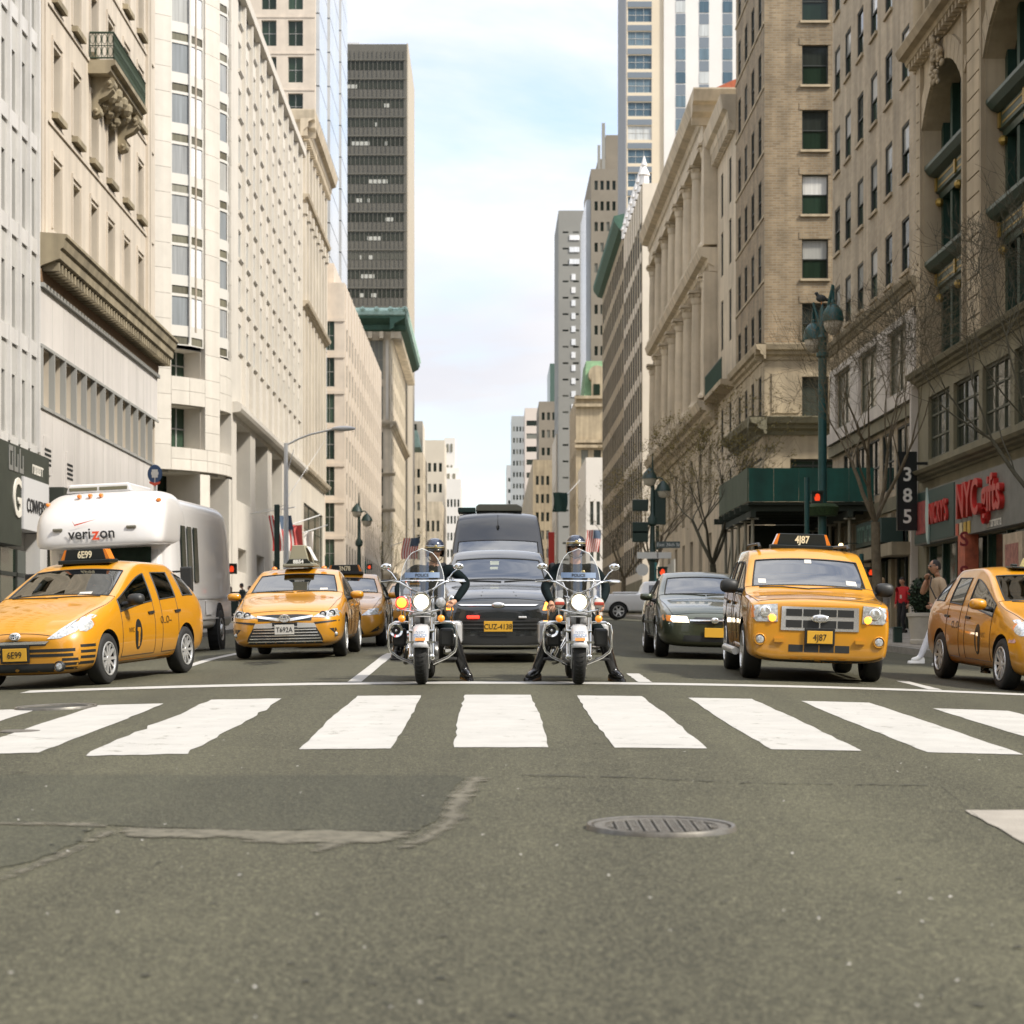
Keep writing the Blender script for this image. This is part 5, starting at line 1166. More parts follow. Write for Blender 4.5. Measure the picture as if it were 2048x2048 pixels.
GLASS = glass_mat('car_glass', (.20, .25, .25), 3.0); GLASS_S = glass_mat('car_side_glass', (.30, .36, .34), 1.9)
LENS = M('headlamp_lens', (.60, .62, .62, 1), .08, .35, var=.45, vscale=26, local=True, detail=2, coat=1.); AMBER = M('amber_lens', (.75, .22, .02, 1), .2, coat=1.)
AMB_ON = M('amber_lamp_lit', (.9, .35, .05, 1), .3, emit=(1, .30, .03), es=1.5); WHT_ON = M('white_lamp_lit', (1, .95, .85, 1), .3, emit=(1, .80, .50), es=1.1); RED_ON = M('red_lamp_lit', (.9, .03, .02, 1), .3, emit=(1, .02, .01), es=2.4)
PLATE_Y = M('plate_yellow', (.66, .36, .03, 1), .5); PLATE_W = M('plate_white', (.55, .53, .48, 1), .5); INK = M('ink_black', (.012, .013, .012, 1), .5); REDL = M('red_lens', (.35, .02, .015, 1), .25)
SIGNK = M('roof_sign_black', (.010, .013, .011, 1), .35); SIGNT = M('roof_sign_cream', (.78, .72, .50, 1), .5); WHITEP = M('white_vehicle_paint', (.80, .80, .79, 1), .35, coat=.6)
def subdiv_bool(verts, faces, fmat, ngroups, cutters, levels=2, n=18, crease={}):
 me = bpy.data.meshes.new('b'); me.from_pydata(verts, [], faces)
 dummy = []
 for i in range(ngroups):
  d = bpy.data.materials.new('d%d' % i); dummy.append(d); me.materials.append(d)
 me.polygons.foreach_set('material_index', fmat); me.update()
 bm = bmesh.new(); bm.from_mesh(me); bmesh.ops.recalc_face_normals(bm, faces=bm.faces)
 if crease:
  cl = bm.edges.layers.float.new('crease_edge'); nr = len(verts) // n
  for e in bm.edges:
   a, b = e.verts[0].index, e.verts[1].index; ca, cb = a % n, b % n; ja, jb = min(ca, n - ca), min(cb, n - cb)
   if ca == cb and ja in crease: e[cl] = crease[ja]
   if a // n == b // n == 1 and 'nose' in crease: e[cl] = crease['nose']
 bm.to_mesh(me); bm.free()
 o = bpy.data.objects.new('b', me); COL.objects.link(o)
 s = o.modifiers.new('s', 'SUBSURF'); s.levels = levels; s.render_levels = levels
 tmp = []
 for (cx, r, y0, y1) in cutters:
  c = MB(); c.lathe([(0, y0), (r, y0), (r, y1), (0, y1)], 40, (cx, 0, cutters_z), 'Y')
  cm = c.mesh('c', dummy[-1], weld=True); co = bpy.data.objects.new('c', cm); COL.objects.link(co); tmp.append(co)
  b = o.modifiers.new('k', 'BOOLEAN'); b.object = co; b.operation = 'DIFFERENCE'; b.solver = 'EXACT'; b.material_mode = 'TRANSFER'
 bpy.context.view_layer.update()
 ev = bpy.data.meshes.new_from_object(o.evaluated_get(bpy.context.evaluated_depsgraph_get()))
 names = [m.name if m else '' for m in ev.materials]; idx = {d.name: i for i, d in enumerate(dummy)}
 vs = [v.co.copy() for v in ev.vertices]; fs = [tuple(p.vertices) for p in ev.polygons]; fm = [idx.get(names[p.material_index], 0) for p in ev.polygons]
 for q in tmp + [o]: bpy.data.objects.remove(q)
 for d in dummy: bpy.data.materials.remove(d)
 bpy.data.meshes.remove(ev)
 return vs, fs, fm
cutters_z = .33

class Car:
 """body lofted through cross-sections, wheel arches cut out, then taken apart into panels"""
 def __init__(s, name, label, cat, st, axles, r, cowl, head, rear, wins, doors, paint, group=None, arch=.05, tw=.21, hoodx=None, rim=10, glass=True, track=None, crease=None):
  global cutters_z
  s.root = empty(name, (0, 0, 0), label, cat, group); ROOTLOC[s.root.name] = Vector((0, 0, 0)); s.r = r; cutters_z = r
  rings = []
  for x, zb, w, zbelt, zc, wt in st:
   dr = .05 + .02 * (zc - zbelt); zr = zc - dr
   j4 = (w * .965, zbelt); j6 = (wt, zr); j5 = (j4[0] + (j6[0] - j4[0]) * .86, j4[1] + (j6[1] - j4[1]) * .86)
   L_ = [(0, zb), (w * .80, zb), (w * .955, zb + .09), (w, zb + .55 * (zbelt - zb)), j4, j5, j6, (max(.05, wt - .05), zc - dr * .68), (wt * .5, zc - dr * .2), (0, zc)]
   rings.append([Vector((x, y, z)) for y, z in L_] + [Vector((x, -y, z)) for y, z in L_[8:0:-1]])
  n = len(rings[0]); verts = [tuple(p) for rg in rings for p in rg]; faces = []; groups = []
  xs = [q[0] for q in st]
  def grp(i, k):
   side = 'l' if k < 9 else 'r'; c = k if k < 9 else 17 - k; xa, xb = xs[i], xs[i + 1]; xm = (xa + xb) / 2
   if c in (7, 8) and glass:
    if abs(xa - cowl) < 1e-4 and abs(xb - head) < 1e-4: return 'windshield'
    if rear and abs(xa - rear[0]) < 1e-4 and abs(xb - rear[1]) < 1e-4: return 'rear_window'
   if c == 4 and glass:
    for q, (a, b) in enumerate(wins):
     if a > xm > b: return 'side_window_%s%d' % (side, q)
   if c in (2, 3):
    for q, (a, b) in enumerate(doors):
     if a > xm > b: return 'door_%s%d' % (side, q)
   if c >= 6 and xm > cowl and (hoodx is None or xm < hoodx): return 'hood'
   return 'body'
  for i in range(len(rings) - 1):
   for k in range(n): faces.append((i * n + k, i * n + (k + 1) % n, (i + 1) * n + (k + 1) % n, (i + 1) * n + k)); groups.append(grp(i, k))
  for i in (0, len(rings) - 1):
   o = i * n
   for j in range(9):
    a, b = o + j, o + j + 1; c, d = o + (n - j - 1) % n, o + (n - j) % n
    f = [a, b, c, d]
    if j == 0: f = [a, b, c]
    if j == 8: f = [a, b, d]
    faces.append(tuple(f)); groups.append('body')
  names = sorted(set(groups)) + ['arch']; gi = {g: i for i, g in enumerate(names)}
  wmax = max(q[2] for q in st); s.w = wmax
  cut = []
  for ax in axles:
   cut += [(ax, r + arch, wmax - tw - .16, wmax + .3), (ax, r + arch, -wmax - .3, -(wmax - tw - .16))]
  vs, fs, fm = subdiv_bool(verts, faces, [gi[g] for g in groups], len(names), cut, 2, n, crease or {})
  s.bvh = BVHTree.FromPolygons(vs, [f for f, m in zip(fs, fm) if names[m] != 'arch'])
  nrm = [Vector((0, 0, 0)) for _ in vs]
  for f, m in zip(fs, fm):
   if names[m] == 'arch' or len(f) < 3: continue
   p = [vs[i] for i in f]; nn = Vector((0, 0, 0))
   for a in range(len(p)): nn += p[a].cross(p[(a + 1) % len(p)])
   for i in f: nrm[i] += nn
  s.parts = {}
  for g in names:
   sub = [f for f, m in zip(fs, fm) if names[m] == g]
   if not sub: continue
   used = sorted({i for f in sub for i in f}); mp_ = {v: i for i, v in enumerate(used)}
   nm = 'windshield' if g == 'windshield' else 'rear_window' if g == 'rear_window' else 'side_window' if g.startswith('side_window') else 'door' if g.startswith('door') else 'hood' if g == 'hood' else 'wheel_arches' if g == 'arch' else 'body'
   me = bpy.data.meshes.new(nm); me.from_pydata([tuple(vs[i]) for i in used], [], [tuple(mp_[i] for i in f) for f in sub])
   me.materials.append(GLASS if 'wind' in nm and 'side' not in nm else GLASS_S if nm == 'side_window' else ARCHM if g == 'arch' else paint)
   me.polygons.foreach_set('use_smooth', [True] * len(me.polygons)); me.update()
   if g != 'arch': me.normals_split_custom_set_from_vertices([tuple(nrm[i].normalized()) if nrm[i].length > 0 else (0, 0, 1) for i in used])
   o = link(nm, me); adopt(o, s.root, False); s.parts[g] = o
   if nm in ('door', 'hood', 'windshield', 'side_window'):
    ed = {}
    for f in sub:
     for a in range(len(f)):
      k = tuple(sorted((f[a], f[(a + 1) % len(f)]))); ed[k] = ed.get(k, 0) + 1
    m = MB(); tk = .004 if nm in ('door', 'hood') else .011
    for (a, b), c in ed.items():
     if c == 1:
      na = nrm[a].normalized() * .0015; m.tube([vs[a] + na, vs[b] + na], tk, 4, cap=False)
    m.build('seam' if tk < .005 else 'window_seal', PLAST, o, False)
  # cabin lining: a slightly smaller dark shell inside
  sub = [f for f, m in zip(fs, fm) if names[m] != 'arch' and not names[m].startswith(('wind', 'rear', 'side'))]
  if glass:
   me = bpy.data.meshes.new('cabin_lining'); me.from_pydata([(p.x * .975, p.y * .945, (p.z - .2) * .955 + .2) for p in vs], [], sub); me.materials.append(LINING); me.update()
   adopt(link('cabin_lining', me), s.root, False)
  # wheels
  ty = MB(); ty.lathe([(r * .60, -tw * .42), (r * .72, -tw * .5), (r * .93, -tw * .48), (r * .985, -tw * .38), (r, -tw * .2), (r, tw * .2), (r * .985, tw * .38), (r * .93, tw * .48), (r * .72, tw * .5), (r * .60, tw * .42)], 40, axis='Y')
  tym = ty.mesh('wheel', RUB, 50)
  rm = MB(); rr_ = r * .66
  rm.lathe([(rr_, tw * .49), (rr_ * .94, tw * .50), (rr_ * .90, tw * .40), (rr_ * .86, -tw * .3), (0, -tw * .25)], 32, axis='Y', m=1)
  rm.lathe([(rr_ * 1.02, tw * .44), (rr_ * 1.0, tw * .52), (rr_ * .93, tw * .52), (rr_ * .9, tw * .40)], 32, axis='Y')
  rm.lathe([(0, tw * .44), (rr_ * .17, tw * .44), (rr_ * .22, tw * .36)], 14, axis='Y')
  for k in range(rim):
   a = 2 * math.pi * k / rim; ca, sa = math.cos(a), math.sin(a); w0, w1 = rr_ * (.10 if rim > 7 else .17), rr_ * (.075 if rim > 7 else .12)
   P = lambda rad, off, h: (ca * rad - sa * off, h, sa * rad + ca * off)
   rm.add([P(rr_ * .12, -w0, tw * .30), P(rr_ * .12, w0, tw * .30), P(rr_ * .95, w1, tw * .36), P(rr_ * .95, -w1, tw * .36), P(rr_ * .12, -w0, tw * .42), P(rr_ * .12, w0, tw * .42), P(rr_ * .95, w1, tw * .48), P(rr_ * .95, -w1, tw * .48)],
    [(0, 1, 2, 3), (4, 5, 6, 7), (0, 1, 5, 4), (1, 2, 6, 5), (2, 3, 7, 6), (3, 0, 4, 7)])
  rmm = rm.mesh('rim', [ALLOY, ARCHM], 30)
  tk = (wmax - tw * .5 - .02) if track is None else track
  for ax in axles:
   for sy in (1, -1):
    o = link('wheel', tym); o.location = (ax, sy * tk, r); o.rotation_euler = (0, 0, 0 if sy > 0 else math.pi); adopt(o, s.root, False)
    adopt(link('rim', rmm), o, False)
 def hit(s, p, axis, off):
  a, b = p
  o, d = {'F': (Vector((6, a, b)), Vector((-1, 0, 0))), 'B': (Vector((-6, a, b)), Vector((1, 0, 0))), 'L': (Vector((a, 3, b)), Vector((0, -1, 0))), 'R': (Vector((a, -3, b)), Vector((0, 1, 0))), 'T': (Vector((a, b, 5)), Vector((0, 0, -1)))}[axis]
  h = s.bvh.ray_cast(o, d)
  if h[0] is None:
   g = {'F': Vector((2.2, a, b)), 'B': Vector((-2.2, a, b)), 'L': Vector((a, 1, b)), 'R': Vector((a, -1, b)), 'T': Vector((a, b, 1.3))}[axis]
   h = s.bvh.find_nearest(g); return h[0] - d * off
  return h[0] - d * off
 def patch(s, name, poly, axis, mat, off=.006, parent=None, maxe=.07, mirror=False, sharp=True):
  res = []
  for sgn in ((1, -1) if mirror else (1,)):
   bm = bmesh.new(); pl = [(sgn * a, b) if axis in 'FB' else (a, sgn * b if axis == 'T' else b) for a, b in poly]
   bm.faces.new([bm.verts.new((a, b, 0)) for a, b in pl]); bmesh.ops.triangulate(bm, faces=bm.faces)
   for _ in range(5):
    es = [e for e in bm.edges if e.calc_length() > maxe]
    if not es: break
    bmesh.ops.subdivide_edges(bm, edges=es, cuts=1); bmesh.ops.triangulate(bm, faces=[f for f in bm.faces if len(f.verts) > 3])
   bd = [e for e in bm.edges if e.is_boundary]
   for v in bm.verts: v.co = s.hit((v.co.x, v.co.y), axis, off)
   # give the piece a rim that reaches back to the panel
   r_ = bmesh.ops.extrude_edge_only(bm, edges=bd); d = {'F': Vector((-1, 0, 0)), 'B': Vector((1, 0, 0)), 'L': Vector((0, -1, 0)), 'R': Vector((0, 1, 0)), 'T': Vector((0, 0, -1))}[axis]
   for v in [g for g in r_['geom'] if isinstance(g, bmesh.types.BMVert)]: v.co += d * (off + .01)
   bmesh.ops.recalc_face_normals(bm, faces=bm.faces)
   me = bpy.data.meshes.new(name); bm.to_mesh(me); bm.free(); me.materials.append(mat)
   me.polygons.foreach_set('use_smooth', [True] * len(me.polygons)); me.set_sharp_from_angle(angle=R(45))
   o = link(name, me); adopt(o, parent or s.root, False); res.append(o)
  return res if mirror else res[0]
 def side(s, name, poly, mat, off=.006, both=True, maxe=.08):
  for ax in (('L', 'R') if both else ('L',)): s.patch(name, poly, ax, mat, off, maxe=maxe)
 def lamp(s, y, z, r_, mat, name='fog_lamp', rimm=None, mirror=True, off=.012):
  for sg in ((1, -1) if mirror else (1,)):
   p = s.hit((sg * y, z), 'F', off); m = MB(); m.lathe([(0, .012), (r_ * .6, .010), (r_ * .85, .004), (r_, -.02)], 20, p, 'X'); o = m.build(name, mat, s.root, False, 60)
   if rimm: m = MB(); m.lathe([(r_ * .95, .0), (r_ * 1.08, .014), (r_ * 1.22, .006), (r_ * 1.3, -.03)], 20, p, 'X'); m.build('lamp_bezel', rimm, o, False, 50)
 def box(s, name, b, mat, bevel=.01, parent=None):
  m = MB(); m.box(*b); return m.build(name, mat, parent or s.root, False, bevel=bevel)
 def text(s, str_, size, axis, a, b, mat, off=.01, name='lettering', bold=0., sx=1., parent=None):
  me = text_mesh(str_, size, 0, bold, sx=sx)
  for v in me.vertices:
   x, y = v.co.x, v.co.y
   v.co = s.hit((a + x, b + y), 'F', off) if axis == 'F' else s.hit((a - x, b + y), 'L', off) if axis == 'L' else s.hit((a + x, b + y), 'R', off)
  me.materials.append(mat); o = link(name, me); adopt(o, parent or s.root, False); return o
 def plate(s, z, x_off, txt, mat, h=.16, w_=.32, y=0., back=None, ink=INK):
  p = s.hit((y, z), 'F', 0); x = p.x + x_off
  if back: s.box('plate_frame', (x - .03, x - .002, y - w_ / 2 - .03, y + w_ / 2 + .03, z - h / 2 - .02, z + h / 2 + .035), back, .006)
  o = s.box('license_plate', (x - .002, x + .006, y - w_ / 2, y + w_ / 2, z - h / 2, z + h / 2), mat, .004)
  if not txt: return
  T = basis((x + .009, y, z - .005), (0, 1, 0), (0, 0, 1), (1, 0, 0)); text('plate_number', txt, h * .72, T, ink, o, .001, world=False, sx=.85)
 def mirrors(s, x, y, z, mat, sz=(.10, .13, .085), stalk=True):
  for sg in (1, -1):
   m = MB(); m.ball((x, sg * y, z), 1, 14, 8, 0, sz)
   se = lambda q, c, r_: c + r_ * math.copysign(abs((q - c) / r_) ** .72, q - c)
   m.v = [Vector((max(v.x, x - sz[0] * .45), se(v.y, sg * y, sz[1]), se(v.z, z, sz[2]))) for v in m.v]; o = m.build('wing_mirror', mat, s.root, False, 50)
   g = MB(); g.lathe([(0, 0), (sz[2] * .85, 0), (sz[2] * .9, .004)], 16, (x - sz[0] * .47, sg * y, z), 'X'); g.v = [Vector((v.x, sg * y + (v.y - sg * y) * sz[1] / sz[2], v.z)) for v in g.v]; g.build('mirror_glass', CHROME, o, False)
   a = s.hit((x + .02, z - .06), 'L' if sg > 0 else 'R', -.02); m = MB(); m.tube([a, (x + .01, sg * (y - sz[1] * .6), z - .05)], [.035, .025], 8); m.build('mirror_arm', PLAST, o, False)
 def seats(s, xf, xr, z, wd=.5):
  for nm, x, ys in (('front_seat', xf, (.38, -.38)), ('rear_seat', xr, (.36, -.36))):
   for y in ys:
    m = MB(); m.box(x - .25, x + .27, y - wd / 2, y + wd / 2, z, z + .16); m.box(x - .36, x - .22, y - wd / 2, y + wd / 2, z + .1, z + .72); m.box(x - .35, x - .25, y - .13, y + .13, z + .74, z + .92); m.build(nm, SEATM, s.root, False, bevel=.04)
  m = MB(); m.box(xf + .62, xf + .95, -.66, .66, z + .22, z + .50); m.build('dashboard', SEATM, s.root, False, bevel=.05)
  m = MB(); m.tube([(xf + .52 + .05 * math.sin(a), .38 + .18 * math.cos(a), z + .56 + .17 * math.sin(a)) for a in [k * math.pi / 8 for k in range(16)]], .017, 6, closed=True); m.build('steering_wheel', PLAST, s.root, False, 60)
 def wiper(s, pts, parent=None):
  m = MB(); m.tube([s.hit(p, 'F', .018) for p in pts], .009, 5); m.build('wiper', PLAST, s.root, False)
 def place(s, X, Y, head, label=None): place(s.root, X, Y, head)
def place(o, X, Y, head=0., lift=0.):
 """head: degrees the nose turns towards image left (0 = straight at the camera)"""
 a = R(head); f = Vector((-math.sin(a), -math.cos(a), 0)); e = 1.3
 zf, zb = zroad(X + f.x * e, Y + f.y * e), zroad(X - f.x * e, Y - f.y * e); f.z = (zf - zb) / (2 * e); f.normalize()
 l = Vector((-f.y, f.x, 0)).normalized(); zl, zr = zroad(X + l.x * .8, Y + l.y * .8), zroad(X - l.x * .8, Y - l.y * .8); l.z = (zl - zr) / 1.6; l.normalize()
 u = f.cross(l).normalized(); l = u.cross(f)
 m = basis((X, Y, (zf + zb + zl + zr) / 4 + lift), f, l, u); o.matrix_world = m; o.location = m.translation; o.rotation_euler = m.to_euler(); ROOTLOC[o.name] = Vector((0, 0, 0))
def taxi_t(car, x, z, h=.36, tint=INK):
 """door roundel with a T and the small lettering beside it"""
 for ax in 'LR':
  el_ = [(x + h * .30 * math.cos(a), z + h * .5 * math.sin(a)) for a in [k * math.pi / 10 for k in range(20)]]; o = car.patch('door_roundel', el_, ax, tint, .005, maxe=.05)
  b = h * .055; car.patch('letter_t', [(x - b, z - h * .4), (x + b, z - h * .4), (x + b, z + h * .1), (x + h * .13, z + h * .1), (x + h * .13, z + h * .22), (x - h * .13, z + h * .22), (x - h * .13, z + h * .1), (x - b, z + h * .1)], ax, YEL, .008, maxe=.05)
  car.text('NYC', .09, ax, x + (.24 if ax == 'L' else .24), z + .06, tint, .006, name='door_lettering')
  car.text('O...O--', .14, ax, x - 1.0, z + .16, tint, .006, name='door_lettering')
def roof_sign(car, x, z, txt, w_=.62, h=.15, tri=False):
 m = MB()
 if not tri:
  m.prism([(-w_ / 2, 0), (w_ / 2, 0), (w_ / 2 - .04, h), (-w_ / 2 + .04, h)], x - .09, x + .09, lambda a, b, c: (c, a, z + b)); o = m.build('roof_sign', SIGNK, car.root, False, bevel=.008)
  for sg in (1, -1):
   m = MB(); m.prism([(sg * (w_ / 2 - .012), .01), (sg * (w_ / 2 + .05), .01), (sg * (w_ / 2 - .01), h * .96), (sg * (w_ / 2 - .05), h * .96)], x - .092, x + .085, lambda a, b, c: (c, a, z + b)); m.build('sign_end', AMBER, o, False)
  text('sign_number', txt, h * .86, basis((x + .094, 0, z + h * .47), (0, 1, 0), (0, 0, 1), (1, 0, 0)), SIGNT, o, .002, .004, False, .8)
 m = MB(); m.box(x - .16, x + .13, -w_ * .62, w_ * .62, z - .05, z + .005); m.build('sign_base', SIGNK, car.root, False, bevel=.01)
def emblem_oval(car, z, w_, h, mat, off=.02, ring=True, y=0.):
 p = car.hit((y, z), 'F', off); m = MB(); m.lathe([(0, .012), (.75, .010), (.95, .004), (1, -.02)], 28, (0, 0, 0), 'X'); m.v = [Vector((p.x + v.x, y + v.y * w_ / 2, z + v.z * h / 2)) for v in m.v]
 return m.build('emblem', mat, car.root, False, 60), p

# ================================================================ wagon taxis
PR = [(2.31, .25, .44, .50, .64, .36), (2.285, .20, .62, .55, .69, .50), (2.20, .17, .76, .62, .76, .60), (2.02, .16, .85, .70, .86, .67), (1.78, .17, .88, .78, .94, .71), (1.40, .19, .887, .87, 1.03, .74), (1.06, .2, .887, .94, 1.09, .83),
 (.12, .2, .887, 1.0, 1.545, .67), (-.22, .2, .887, 1.01, 1.595, .66), (-.33, .2, .887, 1.02, 1.60, .66), (-1.18, .2, .887, 1.07, 1.575, .64), (-1.28, .2, .887, 1.08, 1.565, .63), (-1.82, .22, .88, 1.12, 1.46, .55), (-2.1, .25, .86, 1.05, 1.30, .56), (-2.25, .27, .80, .92, 1.02, .60), (-2.3, .32, .66, .8, .88, .5)]
def prius(label, txt, group):
 c = Car('taxi_wagon', label, 'taxi', PR, (1.42, -1.36), .325, 1.06, .12, (-1.82, -2.1), [(1.06, -.22), (-.33, -1.18), (-1.28, -1.82)], [(1.05, -.25), (-.30, -1.22)], YEL, group, hoodx=2.25)
 hl = c.patch('headlight', [(.42, .615), (.58, .62), (.72, .69), (.775, .78), (.79, .88), (.74, .90), (.65, .83), (.52, .70)], 'F', LENS, .008, mirror=True)
 c.side('headlight', [(1.70, .86), (1.86, .83), (2.02, .75), (2.06, .70), (1.98, .69), (1.84, .73), (1.72, .80)], LENS, .008)
 c.side('turn_lamp', [(1.71, .85), (1.75, .84), (1.77, .76), (1.72, .79)], AMBER, .012)
 for zz, a, b in ((.455, .0, .74), (.395, .0, .72)): c.patch('bumper_slat', [(-b, zz + .0), (b, zz), (b, zz + .038), (-b, zz + .038)], 'F', INK, .004)
 for zz in (.34, .285, .23): c.patch('bumper_slat', [(.60, zz), (.76, zz), (.76, zz + .034), (.60, zz + .034)], 'F', INK, .004, mirror=True)
 for ax in 'LR':
  for zz in (.50, .43, .36, .29): c.patch('bumper_slat', [(1.83, zz), (2.12, zz), (2.12, zz + .034), (1.83, zz + .034)], ax, INK, .004)
 c.patch('lower_grille', [(-.52, .205), (.52, .205), (.50, .315), (-.50, .315)], 'F', PLAST, .003); c.lamp(.56, .275, .055, LENS, rimm=PLAST)
 c.patch('upper_grille', [(-.40, .535), (.40, .535), (.42, .585), (0, .60), (-.42, .585)], 'F', PLAST, .004); c.patch('chrome_bar', [(-.40, .555), (.40, .555), (.45, .59), (.40, .585), (-.40, .585), (-.45, .59)], 'F', CHROME, .014)
 emblem_oval(c, .655, .15, .105, CHROME, .018); e, p = emblem_oval(c, .655, .115, .07, M('emblem_blue', (.03, .08, .16, 1), .2, .3), .024)
 m = MB()
 for k, (rw, rh) in enumerate(((.048, .032), (.02, .033), (.05, .014))): m.tube([(p.x + .026, rw * math.cos(a), .655 + (.012 if k == 2 else 0) + rh * math.sin(a)) for a in [q * math.pi / 8 for q in range(16)]], .005, 5, closed=True)
 m.build('emblem_mark', CHROME, e, False)
 c.plate(.43, .03, txt, PLATE_Y, back=INK); c.mirrors(.78, 1.0, 1.06, PLAST, (.10, .115, .075)); c.seats(.1, -.85, .34)
 for ax in 'LR':
  for x in (-.05, -1.02): c.patch('door_handle', [(x - .11, .86), (x + .08, .855), (x + .09, .885), (x - .11, .895)], ax, PLAST if x > -.5 else PLAST, .02)
  c.patch('sill_trim', [(1.02, .235), (-.98, .235), (-.98, .275), (1.02, .275)], ax, YEL, .012)
 c.wiper([(-.1, 1.115), (.25, 1.125), (.6, 1.12)]); c.wiper([(-.62, 1.12), (-.3, 1.118), (.05, 1.112)])
 c.patch('sticker', [(.28, 1.14), (.45, 1.14), (.44, 1.18), (.28, 1.18)], 'F', PLATE_W, .006)
 for sg in (1, -1): c.patch('tail_lamp', [(sg * .55, .8), (sg * .78, .8), (sg * .74, 1.08), (sg * .6, 1.05)], 'B', REDL, .008)
 taxi_t(c, .42, .60, .40)
 return c
pl = prius('yellow wagon taxi with black bumper stripes, leftmost of the taxis', '6E99', 'yellow taxis at the crossing')
taxi2 = copy_tree(pl.root)
taxi2['label'] = 'yellow wagon taxi at the right edge of the frame'
roof_sign(pl, -.05, 1.60, '6E99', .60, .15); place(pl.root, -5.35, 28.85, 12.5)
# right-hand one: plain dome light, yellow mirrors, decal, one dropped window
place(taxi2, 7.2, 28.7, -4.0)
def kids2(o): return [q for q in COL.objects if q.parent == o]
for q in list(kids2(taxi2)):
 if q.name.split('.')[0] == 'wing_mirror': q.data = q.data.copy(); q.data.materials.clear(); q.data.materials.append(YEL)
 if q.name.split('.')[0] == 'bumper_slat': bpy.data.objects.remove(q)
m = MB(); m.prism([(-.2, 0), (.2, 0), (.15, .13), (-.15, .13)], -.12, .02, lambda a, b, c: (c, a, 1.575 + b)); dm = m.build('dome_light', M('dome_cream', (.80, .66, .25, 1), .4), taxi2, False, bevel=.015)
m = MB(); m.box(-.2, .1, -.36, .36, 1.555, 1.585); m.box(-.1, -.02, -.33, -.25, 1.58, 1.62); m.box(-.1, -.02, .25, .33, 1.58, 1.62); m.build('dome_base', SIGNK, taxi2, False, bevel=.01)
pl2 = pl
m = MB(); p_ = pl.hit((1.78, .70), 'R', .008); dq = [pl.hit(q, 'R', .008) for q in ((1.92, .60), (1.72, .60), (1.72, .80), (1.92, .80))]; m.quad(*dq); m.build('door_decal', M('decal_red_white', (.6, .35, .33, 1), .5, var=.6, vscale=14, local=True), taxi2, False)
taxi2_root = taxi2

